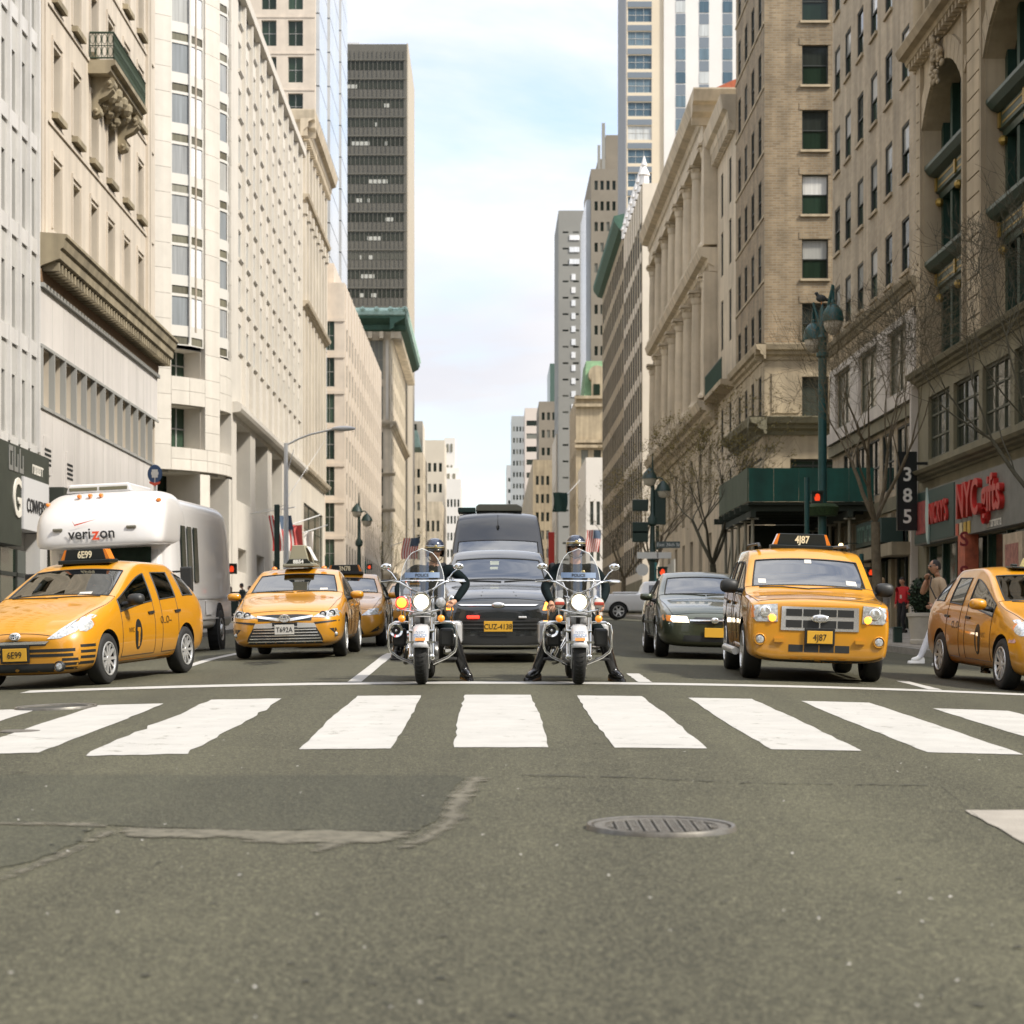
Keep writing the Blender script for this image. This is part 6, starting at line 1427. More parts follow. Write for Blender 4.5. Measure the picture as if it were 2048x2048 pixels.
# ================================================================ saloon taxis
CA = [(2.42, .27, .46, .50, .62, .38), (2.40, .22, .64, .56, .68, .54), (2.31, .18, .80, .64, .76, .66), (2.10, .17, .88, .74, .86, .72), (1.85, .18, .905, .80, .91, .75), (1.42, .2, .912, .87, .985, .77), (.98, .2, .912, .92, 1.03, .85),
 (.14, .2, .912, .95, 1.43, .67), (-.17, .2, .912, .96, 1.475, .66), (-.28, .2, .912, .96, 1.478, .66), (-1.02, .2, .912, .97, 1.45, .64), (-1.12, .2, .912, .975, 1.43, .575), (-1.38, .2, .91, .98, 1.37, .57), (-1.98, .2, .90, .99, 1.09, .70), (-2.25, .24, .86, .95, 1.07, .68), (-2.38, .3, .74, .85, .98, .58)]
def camry(label, paint=YEL, group='yellow taxis at the crossing', front='new'):
 c = Car('taxi_saloon', label, 'taxi', CA, (1.42, -1.36), .335, .98, .14, (-1.38, -1.98), [(.98, -.17), (-.28, -1.02), (-1.12, -1.38)], [(.96, -.2), (-.25, -1.08)], paint, group, hoodx=2.35)
 if front == 'new':
  c.patch('headlight', [(.43, .655), (.62, .645), (.84, .665), (.885, .74), (.86, .80), (.74, .775), (.55, .715)], 'F', LENS, .008, mirror=True)
  for q in (.60, .735): c.lamp(q, .695 + (q - .6) * .12, .043, CHROME, 'projector', PLAST, off=.010)
  c.patch('upper_grille', [(-.42, .60), (.42, .60), (.44, .69), (.2, .705), (-.2, .705), (-.44, .69)], 'F', PLAST, .004)
  c.patch('chrome_bar', [(-.44, .655), (-.12, .60), (.12, .60), (.44, .655), (.44, .69), (.10, .645), (-.10, .645), (-.44, .69)], 'F', CHROME, .016)
  c.patch('grille', [(-.62, .235), (.62, .235), (.58, .36), (.46, .555), (.2, .575), (-.2, .575), (-.46, .555), (-.58, .36)], 'F', PLAST, .005)
  for k in range(6): z = .265 + .047 * k; hw = .585 - .022 * k; c.patch('grille_slat', [(-hw, z), (hw, z), (hw, z + .016), (-hw, z + .016)], 'F', CHROME if k < 5 else ALLOY, .014)
  c.patch('grille_wing', [(.20, .49), (.50, .49), (.47, .56), (.20, .57)], 'F', ALLOY, .015, mirror=True)
  c.patch('trim_line', [(.48, .545), (.90, .59), (.90, .61), (.46, .575)], 'F', PLAST, .006, mirror=True)
  c.patch('fog_recess', [(.70, .47), (.80, .48), (.845, .30), (.81, .27), (.775, .40)], 'F', PLAST, .004, mirror=True); c.lamp(.79, .38, .035, LENS)
  for sg in (1, -1): c.box('plate_bracket', (2.36, 2.43, sg * .19 - .03, sg * .19 + .03, .36, .58), PLAST, .005)
  c.plate(.465, .06, 'T692A', PLATE_W, .155, .31); p = c.hit((0, .655), 'F', 0)
  m = MB()
  for k, (rw, rh) in enumerate(((.082, .056), (.032, .055), (.075, .022))): m.tube([(p.x + .045, rw * math.cos(a), .64 + (.02 if k == 2 else 0) + rh * math.sin(a)) for a in [q * math.pi / 9 for q in range(18)]], .0095, 6, closed=True)
  m.build('emblem', CHROME, c.root, False, 60)
 else:
  c.patch('headlight', [(.46, .62), (.80, .63), (.885, .70), (.87, .79), (.6, .73)], 'F', LENS, .008, mirror=True)
  c.patch('grille', [(-.40, .58), (.40, .58), (.42, .68), (-.42, .68)], 'F', PLAST, .005)
  for z in (.60, .64): c.patch('grille_slat', [(-.4, z), (.4, z), (.4, z + .018), (-.4, z + .018)], 'F', CHROME, .013)
  c.patch('lower_grille', [(-.5, .25), (.5, .25), (.46, .38), (-.46, .38)], 'F', PLAST, .005); c.patch('fog_recess', [(.60, .28), (.82, .32), (.84, .45)], 'F', PLAST, .005, mirror=True); c.plate(.46, .03, '', PLATE_Y, back=INK)
 c.mirrors(.72, 1.02, 1.00, paint, (.09, .115, .065)); c.seats(.1, -.85, .32)
 for ax in 'LR':
  for x in (-.02, -.95): c.patch('door_handle', [(x - .11, .82), (x + .09, .82), (x + .09, .85), (x - .11, .855)], ax, paint, .022)
 c.wiper([(.05, 1.065), (.38, 1.075), (.66, 1.07)]); c.wiper([(-.62, 1.07), (-.3, 1.068), (.0, 1.062)])
 c.patch('sticker', [(.42, 1.09), (.55, 1.09), (.54, 1.125), (.42, 1.125)], 'F', PLATE_W, .006)
 for sg in (1, -1): c.patch('tail_lamp', [(sg * .48, .82), (sg * .78, .82), (sg * .76, .97), (sg * .5, .96)], 'B', REDL, .008)
 return c
cm = camry('yellow saloon taxi with grinning chrome grille and tall wedge roof advert')
taxi_t(cm, .40, .58, .38)
m = MB(); m.prism([(-.26, 0), (.26, 0), (.17, .04), (.10, .32), (-.10, .32), (-.17, .04)], -.75, .12, lambda a, b, c: (c, a, 1.535 + b)); ad_ = m.build('roof_advert', M('advert_olive', (.30, .285, .20, 1), .5), cm.root, False, bevel=.01)
m = MB(); m.quad((-.6, .245, 1.60), (.02, .245, 1.60), (.02, .12, 1.84), (-.6, .12, 1.84)); m.v = [v + Vector((0, .012, 0)) for v in m.v]; m.build('advert_face', M('advert_white', (.62, .62, .62, 1), .5), ad_, False)
m = MB(); m.prism([(-.22, 0), (.22, 0), (.15, .085), (-.15, .085)], .10, .17, lambda a, b, c: (c, a, 1.535 + b)); sg_ = m.build('roof_sign', SIGNK, cm.root, False, bevel=.006)
text('sign_number', '8B54', .085, basis((.173, 0, 1.575), (0, 1, 0), (0, 0, 1), (1, 0, 0)), M('sign_pale', (.75, .75, .70, 1), .5), sg_, .002, .004, False)
m = MB(); m.box(-.78, .2, -.26, .26, 1.49, 1.54); m.build('sign_base', M('sign_base_olive', (.20, .19, .14, 1), .6), cm.root, False, bevel=.012)
for sg in (1, -1): m = MB(); m.lathe([(.05, 0), (.045, .03), (.0, .05)], 12, (.05, sg * .42, 1.455)); m.build('roof_marker', AMBER, cm.root, False, 60)
cm.place(-3.19, 36.4, 1.0)
cb = camry('second yellow saloon taxi queued right behind the wedge advert taxi', front='old'); roof_sign(cb, -.05, 1.49, '3N78', .6, .15); cb.place(-2.93, 43.9, 0)
far = copy_tree(cb.root); far['label'] = 'distant yellow taxi half hidden behind the left motorcycle'; place(far, -2.35, 66, 0)

# ================================================================ boxy taxi
ES = [(2.19, .34, .74, .86, .98, .64), (2.17, .27, .86, .92, 1.03, .74), (2.10, .245, .90, .97, 1.06, .78), (1.95, .24, .91, 1.0, 1.08, .80), (1.75, .26, .912, 1.02, 1.10, .81), (1.32, .28, .914, 1.05, 1.13, .83), (.95, .28, .914, 1.07, 1.15, .87),
 (.40, .28, .914, 1.09, 1.65, .75), (.15, .28, .914, 1.09, 1.725, .735), (-.06, .28, .914, 1.09, 1.735, .73), (-.17, .28, .914, 1.09, 1.737, .73), (-1.02, .28, .914, 1.1, 1.735, .72), (-1.12, .28, .914, 1.1, 1.73, .72), (-1.86, .3, .905, 1.12, 1.70, .70), (-2.08, .33, .89, 1.1, 1.40, .68), (-2.16, .36, .86, 1.0, 1.12, .7), (-2.19, .42, .75, .9, 1.0, .6)]
es = Car('taxi_suv', 'boxy yellow taxi with wide chrome bar grille, right of centre', 'taxi', ES, (1.32, -1.30), .37, .95, .40, (-1.86, -2.08), [(.95, -.06), (-.17, -1.02), (-1.12, -1.86)], [(.93, -.1), (-.14, -1.08)], YEL, 'yellow taxis at the crossing', hoodx=2.12, tw=.235, rim=6, arch=.06, crease={4: .55, 6: .5, 2: .5, 3: .2, 'nose': .45})
es.patch('headlight', [(.53, .76), (.80, .755), (.845, .80), (.865, .96), (.54, .985)], 'F', LENS, .010, mirror=True); es.lamp(.69, .88, .085, CHROME, 'reflector', off=.012); es.lamp(.60, .805, .05, AMB_ON, 'turn_lamp', off=.02)
es.patch('turn_lens', [(.83, .80), (.862, .80), (.874, .95), (.85, .955)], 'F', AMBER, .016, mirror=True)
es.patch('grille_surround', [(-.49, .655), (.49, .655), (.485, .955), (-.485, .955)], 'F', CHROME, .012)
for k in range(4):
 for z0, z1 in ((.69, .785), (.835, .925)):
  y0 = -.43 + .2175 * k; es.patch('grille_opening', [(y0, z0), (y0 + .20, z0), (y0 + .20, z1), (y0, z1)], 'F', PLAST, .016)
emblem_oval(es, .81, .24, .105, CHROME, .034); e, p = emblem_oval(es, .81, .205, .078, M('emblem_silver', (.55, .56, .57, 1), .25, .7), .042)
text('emblem_script', 'Ford', .075, basis((p.x + .016, 0, .808), (0, 1, 0), (0, 0, 1), (1, 0, 0)), CHROME, e, .001, world=False, bold=.002)
es.lamp(.75, .53, .062, LENS, rimm=YEL); es.plate(.575, .035, '4J87', PLATE_Y, .16, .32, back=INK)
for k in range(4): y0 = -.385 + .195 * k; es.patch('lower_opening', [(y0, .385), (y0 + .18, .385), (y0 + .18, .475), (y0, .475)], 'F', PLAST, .004)
for k in range(5): y0 = -.36 + .15 * k; es.patch('bumper_notch', [(y0, .27), (y0 + .09, .27), (y0 + .1, .31), (y0 + .0, .31)], 'F', M('taxi_yellow_shadow', (.45, .19, .01, 1), .5), .006)  # notches are flat patches, their shade painted in darker yellow
for sg in (1, -1): es.patch('bumper_pad', [(sg * .45, .50), (sg * .57, .50), (sg * .57, .55), (sg * .45, .55)], 'F', YEL, .03)
es.patch('air_dam', [(-.80, .22), (.80, .22), (.84, .285), (-.84, .285)], 'F', PLAST, .008)
es.mirrors(.70, 1.03, 1.19, PLAST, (.09, .125, .095)); es.seats(.05, -.85, .45); roof_sign(es, -.1, 1.765, '4J87', .68, .16)
es.wiper([(.0, 1.185), (.35, 1.205), (.70, 1.19)]); es.wiper([(-.66, 1.19), (-.35, 1.20), (.0, 1.18)])
for sg in (1, -1):
 m = MB(); m.tube([(.25, sg * .60, 1.72), (.1, sg * .60, 1.77), (-1.6, sg * .58, 1.77), (-1.75, sg * .58, 1.72)], .022, 6); m.build('roof_rail', PLAST, es.root, False, 60)
for ax in 'LR':
 for x in (.02, -.92): es.patch('door_handle', [(x - .10, .94), (x + .09, .94), (x + .09, .98), (x - .10, .98)], ax, PLAST, .025)
 m = MB(); sg = 1 if ax == 'L' else -1; m.tube([(.85, sg * .93, .33), (-.8, sg * .93, .33)], .05, 10); m.build('running_board', ALLOY, es.root, False, 60)
es.patch('sticker', [(-.66, 1.24), (-.56, 1.24), (-.56, 1.30), (-.66, 1.30)], 'F', PLATE_W, .006); es.patch('sticker', [(.50, 1.24), (.64, 1.23), (.63, 1.29), (.50, 1.30)], 'F', PLATE_W, .006); es.patch('toll_tag', [(-.02, 1.52), (.07, 1.52), (.07, 1.57), (-.02, 1.57)], 'F', PLATE_W, .006)
for sg in (1, -1): es.patch('tail_lamp', [(sg * .68, .95), (sg * .84, .95), (sg * .80, 1.3), (sg * .70, 1.3)], 'B', REDL, .008)
taxi_t(es, .40, .66, .36); es.place(4.20, 29.35, 1.5)

# ================================================================ black crossover behind the motorcycles
BLK = M('black_vehicle_paint', (.012, .015, .016, 1), .22, coat=1.); road_dust(BLK, (.06, .055, .045, 1), .4)
SU = [(2.26, .27, .52, .62, .80, .46), (2.24, .22, .70, .68, .86, .62), (2.12, .19, .86, .80, .96, .72), (1.9, .18, .91, .90, 1.04, .77), (1.7, .18, .92, .94, 1.08, .78), (1.34, .2, .922, 1.0, 1.14, .80), (.98, .2, .922, 1.03, 1.17, .87),
 (.22, .2, .922, 1.07, 1.63, .71), (-.1, .2, .922, 1.08, 1.705, .70), (-.2, .2, .922, 1.08, 1.71, .70), (-1.02, .2, .92, 1.1, 1.69, .68), (-1.12, .2, .92, 1.1, 1.665, .62), (-1.85, .22, .91, 1.14, 1.60, .60), (-2.1, .26, .89, 1.1, 1.35, .64), (-2.2, .3, .84, .98, 1.1, .66), (-2.24, .36, .74, .85, .95, .55)]
su = Car('black_suv', 'black crossover with red flasher directly between the two motorcycles', 'car', SU, (1.36, -1.33), .35, .98, .22, (-1.85, -2.1), [(.98, -.1), (-.2, -1.02), (-1.12, -1.85)], [(.96, -.14), (-.17, -1.08)], BLK, hoodx=2.15)
su.patch('headlight', [(.56, .76), (.72, .72), (.83, .78), (.86, .90), (.84, .96), (.70, .90)], 'F', M('smoked_lens', (.05, .05, .05, 1), .08, .3, coat=1.), .008, mirror=True)
su.patch('turn_lamp', [(.66, .78), (.77, .78), (.76, .90), (.70, .90)], 'F', AMB_ON, .016, mirror=True)
su.patch('chrome_bar', [(-.55, .845), (.55, .845), (.60, .868), (-.60, .868)], 'F', CHROME, .02); emblem_oval(su, .855, .20, .085, CHROME, .035); emblem_oval(su, .855, .165, .06, MATS['emblem_silver'], .042)
su.patch('grille', [(-.56, .48), (.56, .48), (.62, .66), (-.62, .66)], 'F', PLAST, .005)
for k in range(3): z = .50 + .055 * k; su.patch('grille_slat', [(-.58, z), (.58, z), (.58, z + .02), (-.58, z + .02)], 'F', M('dark_chrome', (.12, .12, .12, 1), .25, .9), .016)
su.plate(.54, .04, 'CUZ-4138', PLATE_Y, .155, .42); su.box('red_flasher', (2.24, 2.30, -.46, -.28, .655, .70), RED_ON, .01); su.box('clear_flasher', (2.24, 2.29, .30, .42, .66, .69), M('flasher_clear', (.6, .6, .6, 1), .3), .008)
su.patch('lower_grille', [(-.66, .28), (.66, .28), (.62, .40), (-.62, .40)], 'F', PLAST, .005); su.patch('skid_trim', [(-.60, .235), (.60, .235), (.62, .26), (-.62, .26)], 'F', ALLOY, .01)
su.mirrors(.72, 1.03, 1.14, BLK, (.09, .115, .075)); su.seats(.05, -.85, .40)
su.wiper([(.1, 1.205), (.45, 1.225), (.75, 1.22)]); su.wiper([(-.7, 1.22), (-.35, 1.215), (.05, 1.20)])
for q in ((-.05, 1.49, .07, .028), (-.06, 1.41, .06, .02)):
 p = su.hit((q[0], q[1]), 'F', -.05); m = MB(); m.box(p.x - .01, p.x, q[0] - q[2], q[0] + q[2], q[1] - q[3], q[1] + q[3]); m.build('dash_light', WHT_ON, su.root, False, bevel=.01)
for y, s_ in ((-.26, -1), (.26, 1)): su.patch('hood_vent', [(y, .99), (y + .02, .99), (y - s_ * .05, 1.10), (y - s_ * .05 - .02, 1.10)], 'F', PLAST, .006)
for sg in (1, -1): su.patch('tail_lamp', [(sg * .62, .95), (sg * .84, .95), (sg * .80, 1.2), (sg * .70, 1.2)], 'B', REDL, .008)
su.place(.12, 34.05, 0)

# ================================================================ tall black van
VA = [(2.95, .40, .60, .95, 1.16, .50), (2.92, .34, .80, 1.0, 1.22, .68), (2.75, .30, .93, 1.1, 1.32, .80), (2.45, .30, .985, 1.2, 1.42, .84), (2.1, .30, .995, 1.28, 1.50, .86), (1.85, .30, 1.0, 1.3, 1.50, .97),
 (1.28, .30, 1.0, 1.40, 2.16, .92), (.98, .30, 1.0, 1.44, 2.62, .86), (.7, .3, 1.0, 1.44, 2.72, .83), (.4, .3, 1.0, 1.44, 2.74, .83), (-1.2, .3, 1.0, 1.44, 2.75, .83), (-2.5, .3, 1.0, 1.44, 2.74, .83), (-2.9, .32, .99, 1.42, 2.70, .82), (-2.97, .4, .9, 1.3, 2.5, .65)]
va = Car('black_van', 'tall black passenger van with rooftop box behind the crossover', 'van', VA, (2.0, -1.85), .36, 1.85, 1.28, None, [(1.85, .98)], [(1.85, .5)], M('black_van_paint', (.030, .034, .037, 1), .28, coat=.8), hoodx=2.8)
va.patch('headlight', [(.62, .95), (.90, .98), (.95, 1.10), (.94, 1.22), (.74, 1.18)], 'F', LENS, .008, mirror=True); va.patch('grille', [(-.5, .78), (.5, .78), (.58, 1.08), (-.58, 1.08)], 'F', PLAST, .006)
va.mirrors(1.5, 1.12, 1.50, PLAST, (.09, .09, .16)); va.plate(.62, .03, '', PLATE_Y)
m = MB(); m.prism([(-.46, 0), (.52, 0), (.50, .10), (.40, .15), (-.40, .15), (-.46, .10)], -1.2, .3, lambda a, b, c: (c, a, 2.76 + b)); m.build('rooftop_box', M('olive_roof_box', (.16, .16, .12, 1), .5), va.root, False, bevel=.02)
m = MB(); m.box(-1.0, .25, -.84, -.47, 2.74, 2.84); m.build('rooftop_rack', M('green_roof_rack', (.02, .05, .04, 1), .5), va.root, False, bevel=.01)
m = MB(); p = va.hit((0, 2.46), 'F', .03); q = va.hit((0, 2.36), 'F', .03); t_ = va.hit((0, 2.66), 'F', .02); m.tube([t_, p], .006, 4); m.tube([p, p.lerp(q, .5), q], [.006, .035, .012], 8); m.build('roof_aerial', PLAST, va.root, False, 60)
va.wiper([(-.1, 1.58), (.4, 1.61), (.8, 1.62)]); va.seats(.75, -.6, .85); va.place(.16, 45.6, 0)

# ================================================================ dark green saloon
ALT = M('dark_green_paint', (.040, .052, .028, 1), .3, .35, coat=1.); road_dust(ALT, (.09, .085, .06, 1), .5)
AL = [(2.34, .28, .46, .52, .62, .40), (2.32, .23, .66, .57, .66, .56), (2.22, .19, .80, .64, .73, .66), (2.02, .18, .855, .72, .82, .70), (1.8, .18, .872, .77, .87, .73), (1.36, .2, .878, .84, .94, .75), (.92, .2, .878, .89, .99, .82),
 (.10, .2, .878, .92, 1.38, .66), (-.17, .2, .878, .93, 1.425, .65), (-.27, .2, .878, .93, 1.428, .65), (-.98, .2, .878, .94, 1.41, .625), (-1.08, .2, .878, .945, 1.39, .57), (-1.34, .2, .875, .95, 1.32, .56), (-1.9, .2, .87, .96, 1.04, .66), (-2.18, .24, .83, .92, 1.02, .64), (-2.3, .3, .72, .82, .93, .55)]
al = Car('green_saloon', 'dark green older saloon with a lit headlamp beside the boxy taxi', 'car', AL, (1.36, -1.28), .315, .92, .10, (-1.34, -1.9), [(.92, -.17), (-.27, -.98), (-1.08, -1.34)], [(.9, -.2), (-.25, -1.05)], ALT, hoodx=2.27)
al.patch('headlight', [(.40, .575), (.66, .575), (.70, .62), (.68, .675), (.44, .67)], 'F', WHT_ON, .010, mirror=True); al.patch('turn_lamp', [(.67, .58), (.80, .60), (.83, .65), (.80, .69), (.69, .68)], 'F', AMBER, .010, mirror=True)
al.patch('grille', [(-.30, .555), (.30, .555), (.34, .63), (.30, .66), (-.30, .66), (-.34, .63)], 'F', PLAST, .006); al.patch('chrome_bar', [(-.40, .598), (.40, .598), (.40, .622), (-.40, .622)], 'F', CHROME, .02); emblem_oval(al, .61, .13, .10, CHROME, .03)
al.patch('lower_grille', [(-.50, .27), (.50, .27), (.48, .37), (-.48, .37)], 'F', PLAST, .005); al.plate(.42, .03, '', PLATE_Y, .15, .32, 0.)
al.mirrors(.68, .97, .97, ALT, (.09, .11, .065)); al.seats(.05, -.85, .3); al.wiper([(.0, 1.02), (.33, 1.035), (.6, 1.03)]); al.wiper([(-.6, 1.03), (-.3, 1.03), (-.02, 1.015)])
for ax in 'LR':
 al.patch('side_moulding', [(1.9, .53), (-1.9, .53), (-1.9, .57), (1.9, .57)], ax, M('grey_moulding', (.10, .105, .09, 1), .5), .012)
 for x in (-.02, -.92): al.patch('door_handle', [(x - .10, .80), (x + .09, .80), (x + .09, .83), (x - .10, .83)], ax, ALT, .02)
for sg in (1, -1): al.patch('tail_lamp', [(sg * .4, .75), (sg * .72, .75), (sg * .70, .92), (sg * .42, .92)], 'B', REDL, .008)
al.place(3.54, 36.35, 0)

# ================================================================ white pickup crossing in the side street
PK = [(2.85, .45, .70, .80, 1.05, .60), (2.82, .38, .90, .9, 1.10, .75), (2.6, .34, .98, 1.02, 1.16, .85), (2.2, .34, 1.0, 1.08, 1.2, .88), (1.75, .34, 1.0, 1.12, 1.24, .88), (1.25, .34, 1.0, 1.16, 1.27, .88),
 (.62, .34, 1.0, 1.2, 1.80, .74), (.3, .34, 1.0, 1.2, 1.90, .73), (.2, .34, 1.0, 1.2, 1.905, .73), (-.55, .34, 1.0, 1.2, 1.89, .73), (-.72, .34, 1.0, 1.2, 1.86, .73), (-.86, .34, 1.0, 1.22, 1.45, .78), (-.92, .34, 1.0, 1.22, 1.30, .9), (-1.1, .34, 1.0, 1.22, 1.27, .93), (-2.4, .34, 1.0, 1.22, 1.27, .93), (-2.95, .38, .98, 1.22, 1.27, .93), (-3.0, .5, .9, 1.1, 1.2, .8)]
pk = Car('white_pickup', 'white pickup truck crossing in the side street far behind', 'pickup truck', PK, (1.95, -1.95), .41, 1.25, .62, None, [(1.25, .3), (.2, -.55)], [(1.2, .25), (.22, -.62)], WHITEP, hoodx=2.7, tw=.25, rim=6, arch=.07, crease={4: .8, 6: .8, 2: .6, 3: .3})
pk.patch('bed_opening', [(-1.05, -.80), (-2.85, -.80), (-2.85, .80), (-1.05, .80)], 'T', PLAST, .004); pk.mirrors(.95, 1.15, 1.35, PLAST, (.1, .13, .13)); pk.patch('headlight', [(.6, .85), (.9, .85), (.93, 1.0), (.62, 1.02)], 'F', LENS, .008, mirror=True)
pk.patch('grille', [(-.5, .7), (.5, .7), (.5, 1.02), (-.5, 1.02)], 'F', CHROME, .01); pk.patch('tail_lamp', [(.8, .8), (.93, .8), (.93, 1.15), (.8, 1.15)], 'B', REDL, .008, mirror=True)
pk.box('bed_rail_load', (-2.2, -.95, -.5, .5, 1.2, 1.36), ALLOY, .03)
pk.root.matrix_world = basis((8.2, 105.5, prof(105.5) - .1), (1, 0, 0), (0, 1, 0), (0, 0, 1)); pk.root.location = (8.2, 105.5, prof(105.5) - .1); pk.root.rotation_euler = (0, 0, 0)

# ================================================================ white bus body
bus = root('white_bus', (0, 0, 0), 'white company shuttle bus with overhanging rounded front behind the left taxi', 'bus'); BW = M('bus_gelcoat', (.66, .65, .64, 1), .32, coat=.5)
def loft(name, secs, mat, parent, n_sub=2):
 """stacked horizontal outlines -> smooth shell"""
 vs, fs = [], []; n = len(secs[0])
 for s_ in secs: vs += [tuple(p) for p in s_]
 for i in range(len(secs) - 1):
  for k in range(n): fs.append((i * n + k, i * n + (k + 1) % n, (i + 1) * n + (k + 1) % n, (i + 1) * n + k))
 fs.append(tuple(range(n))); fs.append(tuple(range((len(secs) - 1) * n, len(secs) * n)))
 me = bpy.data.meshes.new(name); me.from_pydata(vs, [], fs); bm = bmesh.new(); bm.from_mesh(me); bmesh.ops.recalc_face_normals(bm, faces=bm.faces); bm.to_mesh(me); bm.free(); me.materials.append(mat)
 o = link(name, me); adopt(o, parent, False); s_ = o.modifiers.new('s', 'SUBSURF'); s_.levels = n_sub; s_.render_levels = n_sub
 me.polygons.foreach_set('use_smooth', [True] * len(me.polygons)); return o
def outl(x0, x1, w_, z, cr=.12, front=.2):
 return [(x1, -w_ + front, z), (x1, 0, z), (x1, w_ - front, z), (x1 - cr, w_ - .02, z), (x1 - cr * 2.5, w_, z), (x0 + .3, w_, z), (x0, w_ - .1, z), (x0, 0, z), (x0, -w_ + .1, z), (x0 + .3, -w_, z), (x1 - cr * 2.5, -w_, z), (x1 - cr, -w_ + .02, z)]
# local x forward; the body sits behind a low van cab, the cap leans out over it
def sq(x0, x1, w_, z): return [(x1, -w_ + .06, z), (x1, 0, z), (x1, w_ - .06, z), (x1 - .06, w_, z), (x0 + .06, w_, z), (x0, w_ - .06, z), (x0, 0, z), (x0, -w_ + .06, z), (x0 + .06, -w_, z), (x1 - .06, -w_, z)]
loft('body', [sq(-5.6, 1.25, 1.16, .42), sq(-5.6, 1.25, 1.19, .46), sq(-5.6, 1.25, 1.20, 1.6), sq(-5.6, 1.25, 1.18, 2.55), sq(-5.55, 1.2, 1.10, 2.80), sq(-5.4, 1.1, .95, 2.90), sq(-5.3, 1.0, .9, 2.91)], BW, bus)
loft('front_cap', [outl(-.6, 2.05, 1.08, 1.98), outl(-.6, 2.12, 1.15, 2.0), outl(-.6, 2.16, 1.19, 2.08, .16), outl(-.6, 2.10, 1.20, 2.42, .2, .24), outl(-.6, 1.98, 1.18, 2.60, .25, .3), outl(-.6, 1.62, 1.10, 2.86, .3, .4), outl(-.6, 1.3, .95, 2.98, .3, .4), outl(-.5, 1.0, .85, 2.99, .3, .4)], BW, bus)
m = MB(); m.prism([(-.62, 0), (.62, 0), (.56, .16), (-.56, .16)], -.9, 1.15, lambda a, b, c: (c, a - .15, 2.98 + b)); ac = m.build('roof_airconditioner', BW, bus, False, bevel=.03)
for y0 in (-.70, -.14): m = MB(); m.box(1.13, 1.165, y0, y0 + .52, 3.02, 3.08); m.build('intake_slot', M('slot_olive', (.12, .115, .07, 1), .7), ac, False, bevel=.008)
for y, z, x in ((-.42, 2.90, 1.62), (-.22, 2.905, 1.62), (-.02, 2.905, 1.62), (-1.02, 2.78, 1.55), (1.02, 2.78, 1.55)): m = MB(); m.lathe([(.0, .03), (.03, .02), (.045, -.06)], 14, (x, y, z), 'X'); m.build('marker_lamp', AMBER, bus, False, 60)
for y in (-.72, .62): m = MB(); m.box(2.10, 2.15, y - .09, y + .09, 2.28, 2.33); m.build('front_lamp', M('lamp_smoked', (.2, .19, .15, 1), .2, .3), bus, False, bevel=.015)
BT = basis((2.165, -.08, 2.21), (0, 1, 0), (0, 0, 1), (1, 0, 0))
VL = MATS['sign_black']; VR = M('logo_red', (.72, .08, .03, 1), .5)
text('lettering', 'veri', .27, BT @ Matrix.Translation((-.235, 0, 0)), VL, bus, .002, .004, False); text('lettering', 'z', .30, BT @ Matrix.Translation((.055, -.01, 0)), VR, bus, .002, .006, False); text('lettering', 'on', .27, BT @ Matrix.Translation((.27, 0, 0)), VL, bus, .002, .004, False)
m = MB(); m.add([(2.15, -.45, 2.46), (2.15, -.40, 2.36), (2.14, .02, 2.47), (2.155, -.40, 2.385)], [(0, 1, 3), (1, 2, 3)]); m.build('logo_tick', VR, bus, False)
# cab below
m = MB(); m.prism([(.9, .45), (2.6, .45), (2.72, .62), (2.70, .98), (2.25, 1.18), (1.75, 1.30), (1.2, 1.97), (.9, 1.97)], -.98, .98, lambda a, b, h: (a, h, b)); m.build('cab', BW, bus, False, bevel=.06)
m = MB(); m.add([(1.78, -.86, 1.34), (1.78, .86, 1.34), (1.27, .80, 1.94), (1.27, -.80, 1.94)], [(0, 1, 2, 3)]); m.v = [v + Vector((.02, 0, .03)) for v in m.v]; m.build('windshield', G_GREEN, bus, False)
m = MB(); m.box(2.66, 2.74, -.62, .62, .62, .92); m.build('grille', PLAST, bus, False, bevel=.02)
for sg in (1, -1):
 m = MB(); m.box(2.6, 2.74, sg * .78 - .13, sg * .78 + .13, .68, .92); m.build('headlight', LENS, bus, False, bevel=.02)
 m = MB(); m.box(1.30, 1.42, sg * 1.44 - .11, sg * 1.44 + .11, 1.12, 1.58); mr_ = m.build('wing_mirror', PLAST, bus, False, bevel=.03); m = MB(); m.tube([(1.4, sg * 1.35, 1.5), (1.35, sg * .98, 1.5)], .02, 6); m.build('mirror_arm', PLAST, mr_, False)
 for k, x in enumerate((.3, -.35, -1.0)):
  m = MB(); m.prism([(x - .22, 1.32), (x + .18, 1.32), (x + .22, 1.36), (x + .10, 2.36), (x - .28, 2.36), (x - .26, 1.36)], sg * 1.19, sg * 1.215, lambda a, b, h: (a, h, b)); o = m.build('side_window', G_TAN if sg < 0 else G_DARK, bus, False, bevel=.02)
 m = MB(); m.box(-5.5, 1.2, sg * 1.20, sg * 1.215, 1.02, 1.06); m.box(-5.5, 1.2, sg * 1.20, sg * 1.212, .62, .65); m.build('body_seam', M('grey_seam', (.45, .45, .44, 1), .5), bus, False)
 m = MB(); m.box(-2.6, -1.9, sg * 1.195, sg * 1.21, .7, .98); m.build('locker_door', BW, bus, False, bevel=.008)
wm = MB(); wm.lathe([(.22, -.12), (.36, -.13), (.40, -.09), (.40, .09), (.36, .13), (.22, .12), (.2, .05), (0, .03)], 32, axis='Y'); wmm = wm.mesh('wheel', RUB, 50)
wr = MB(); wr.lathe([(.24, .10), (.22, .125), (.12, .07), (.1, .14), (0, .15)], 24, axis='Y'); wrm = wr.mesh('rim', M('steel_wheel', (.55, .55, .53, 1), .4, .5), 40)
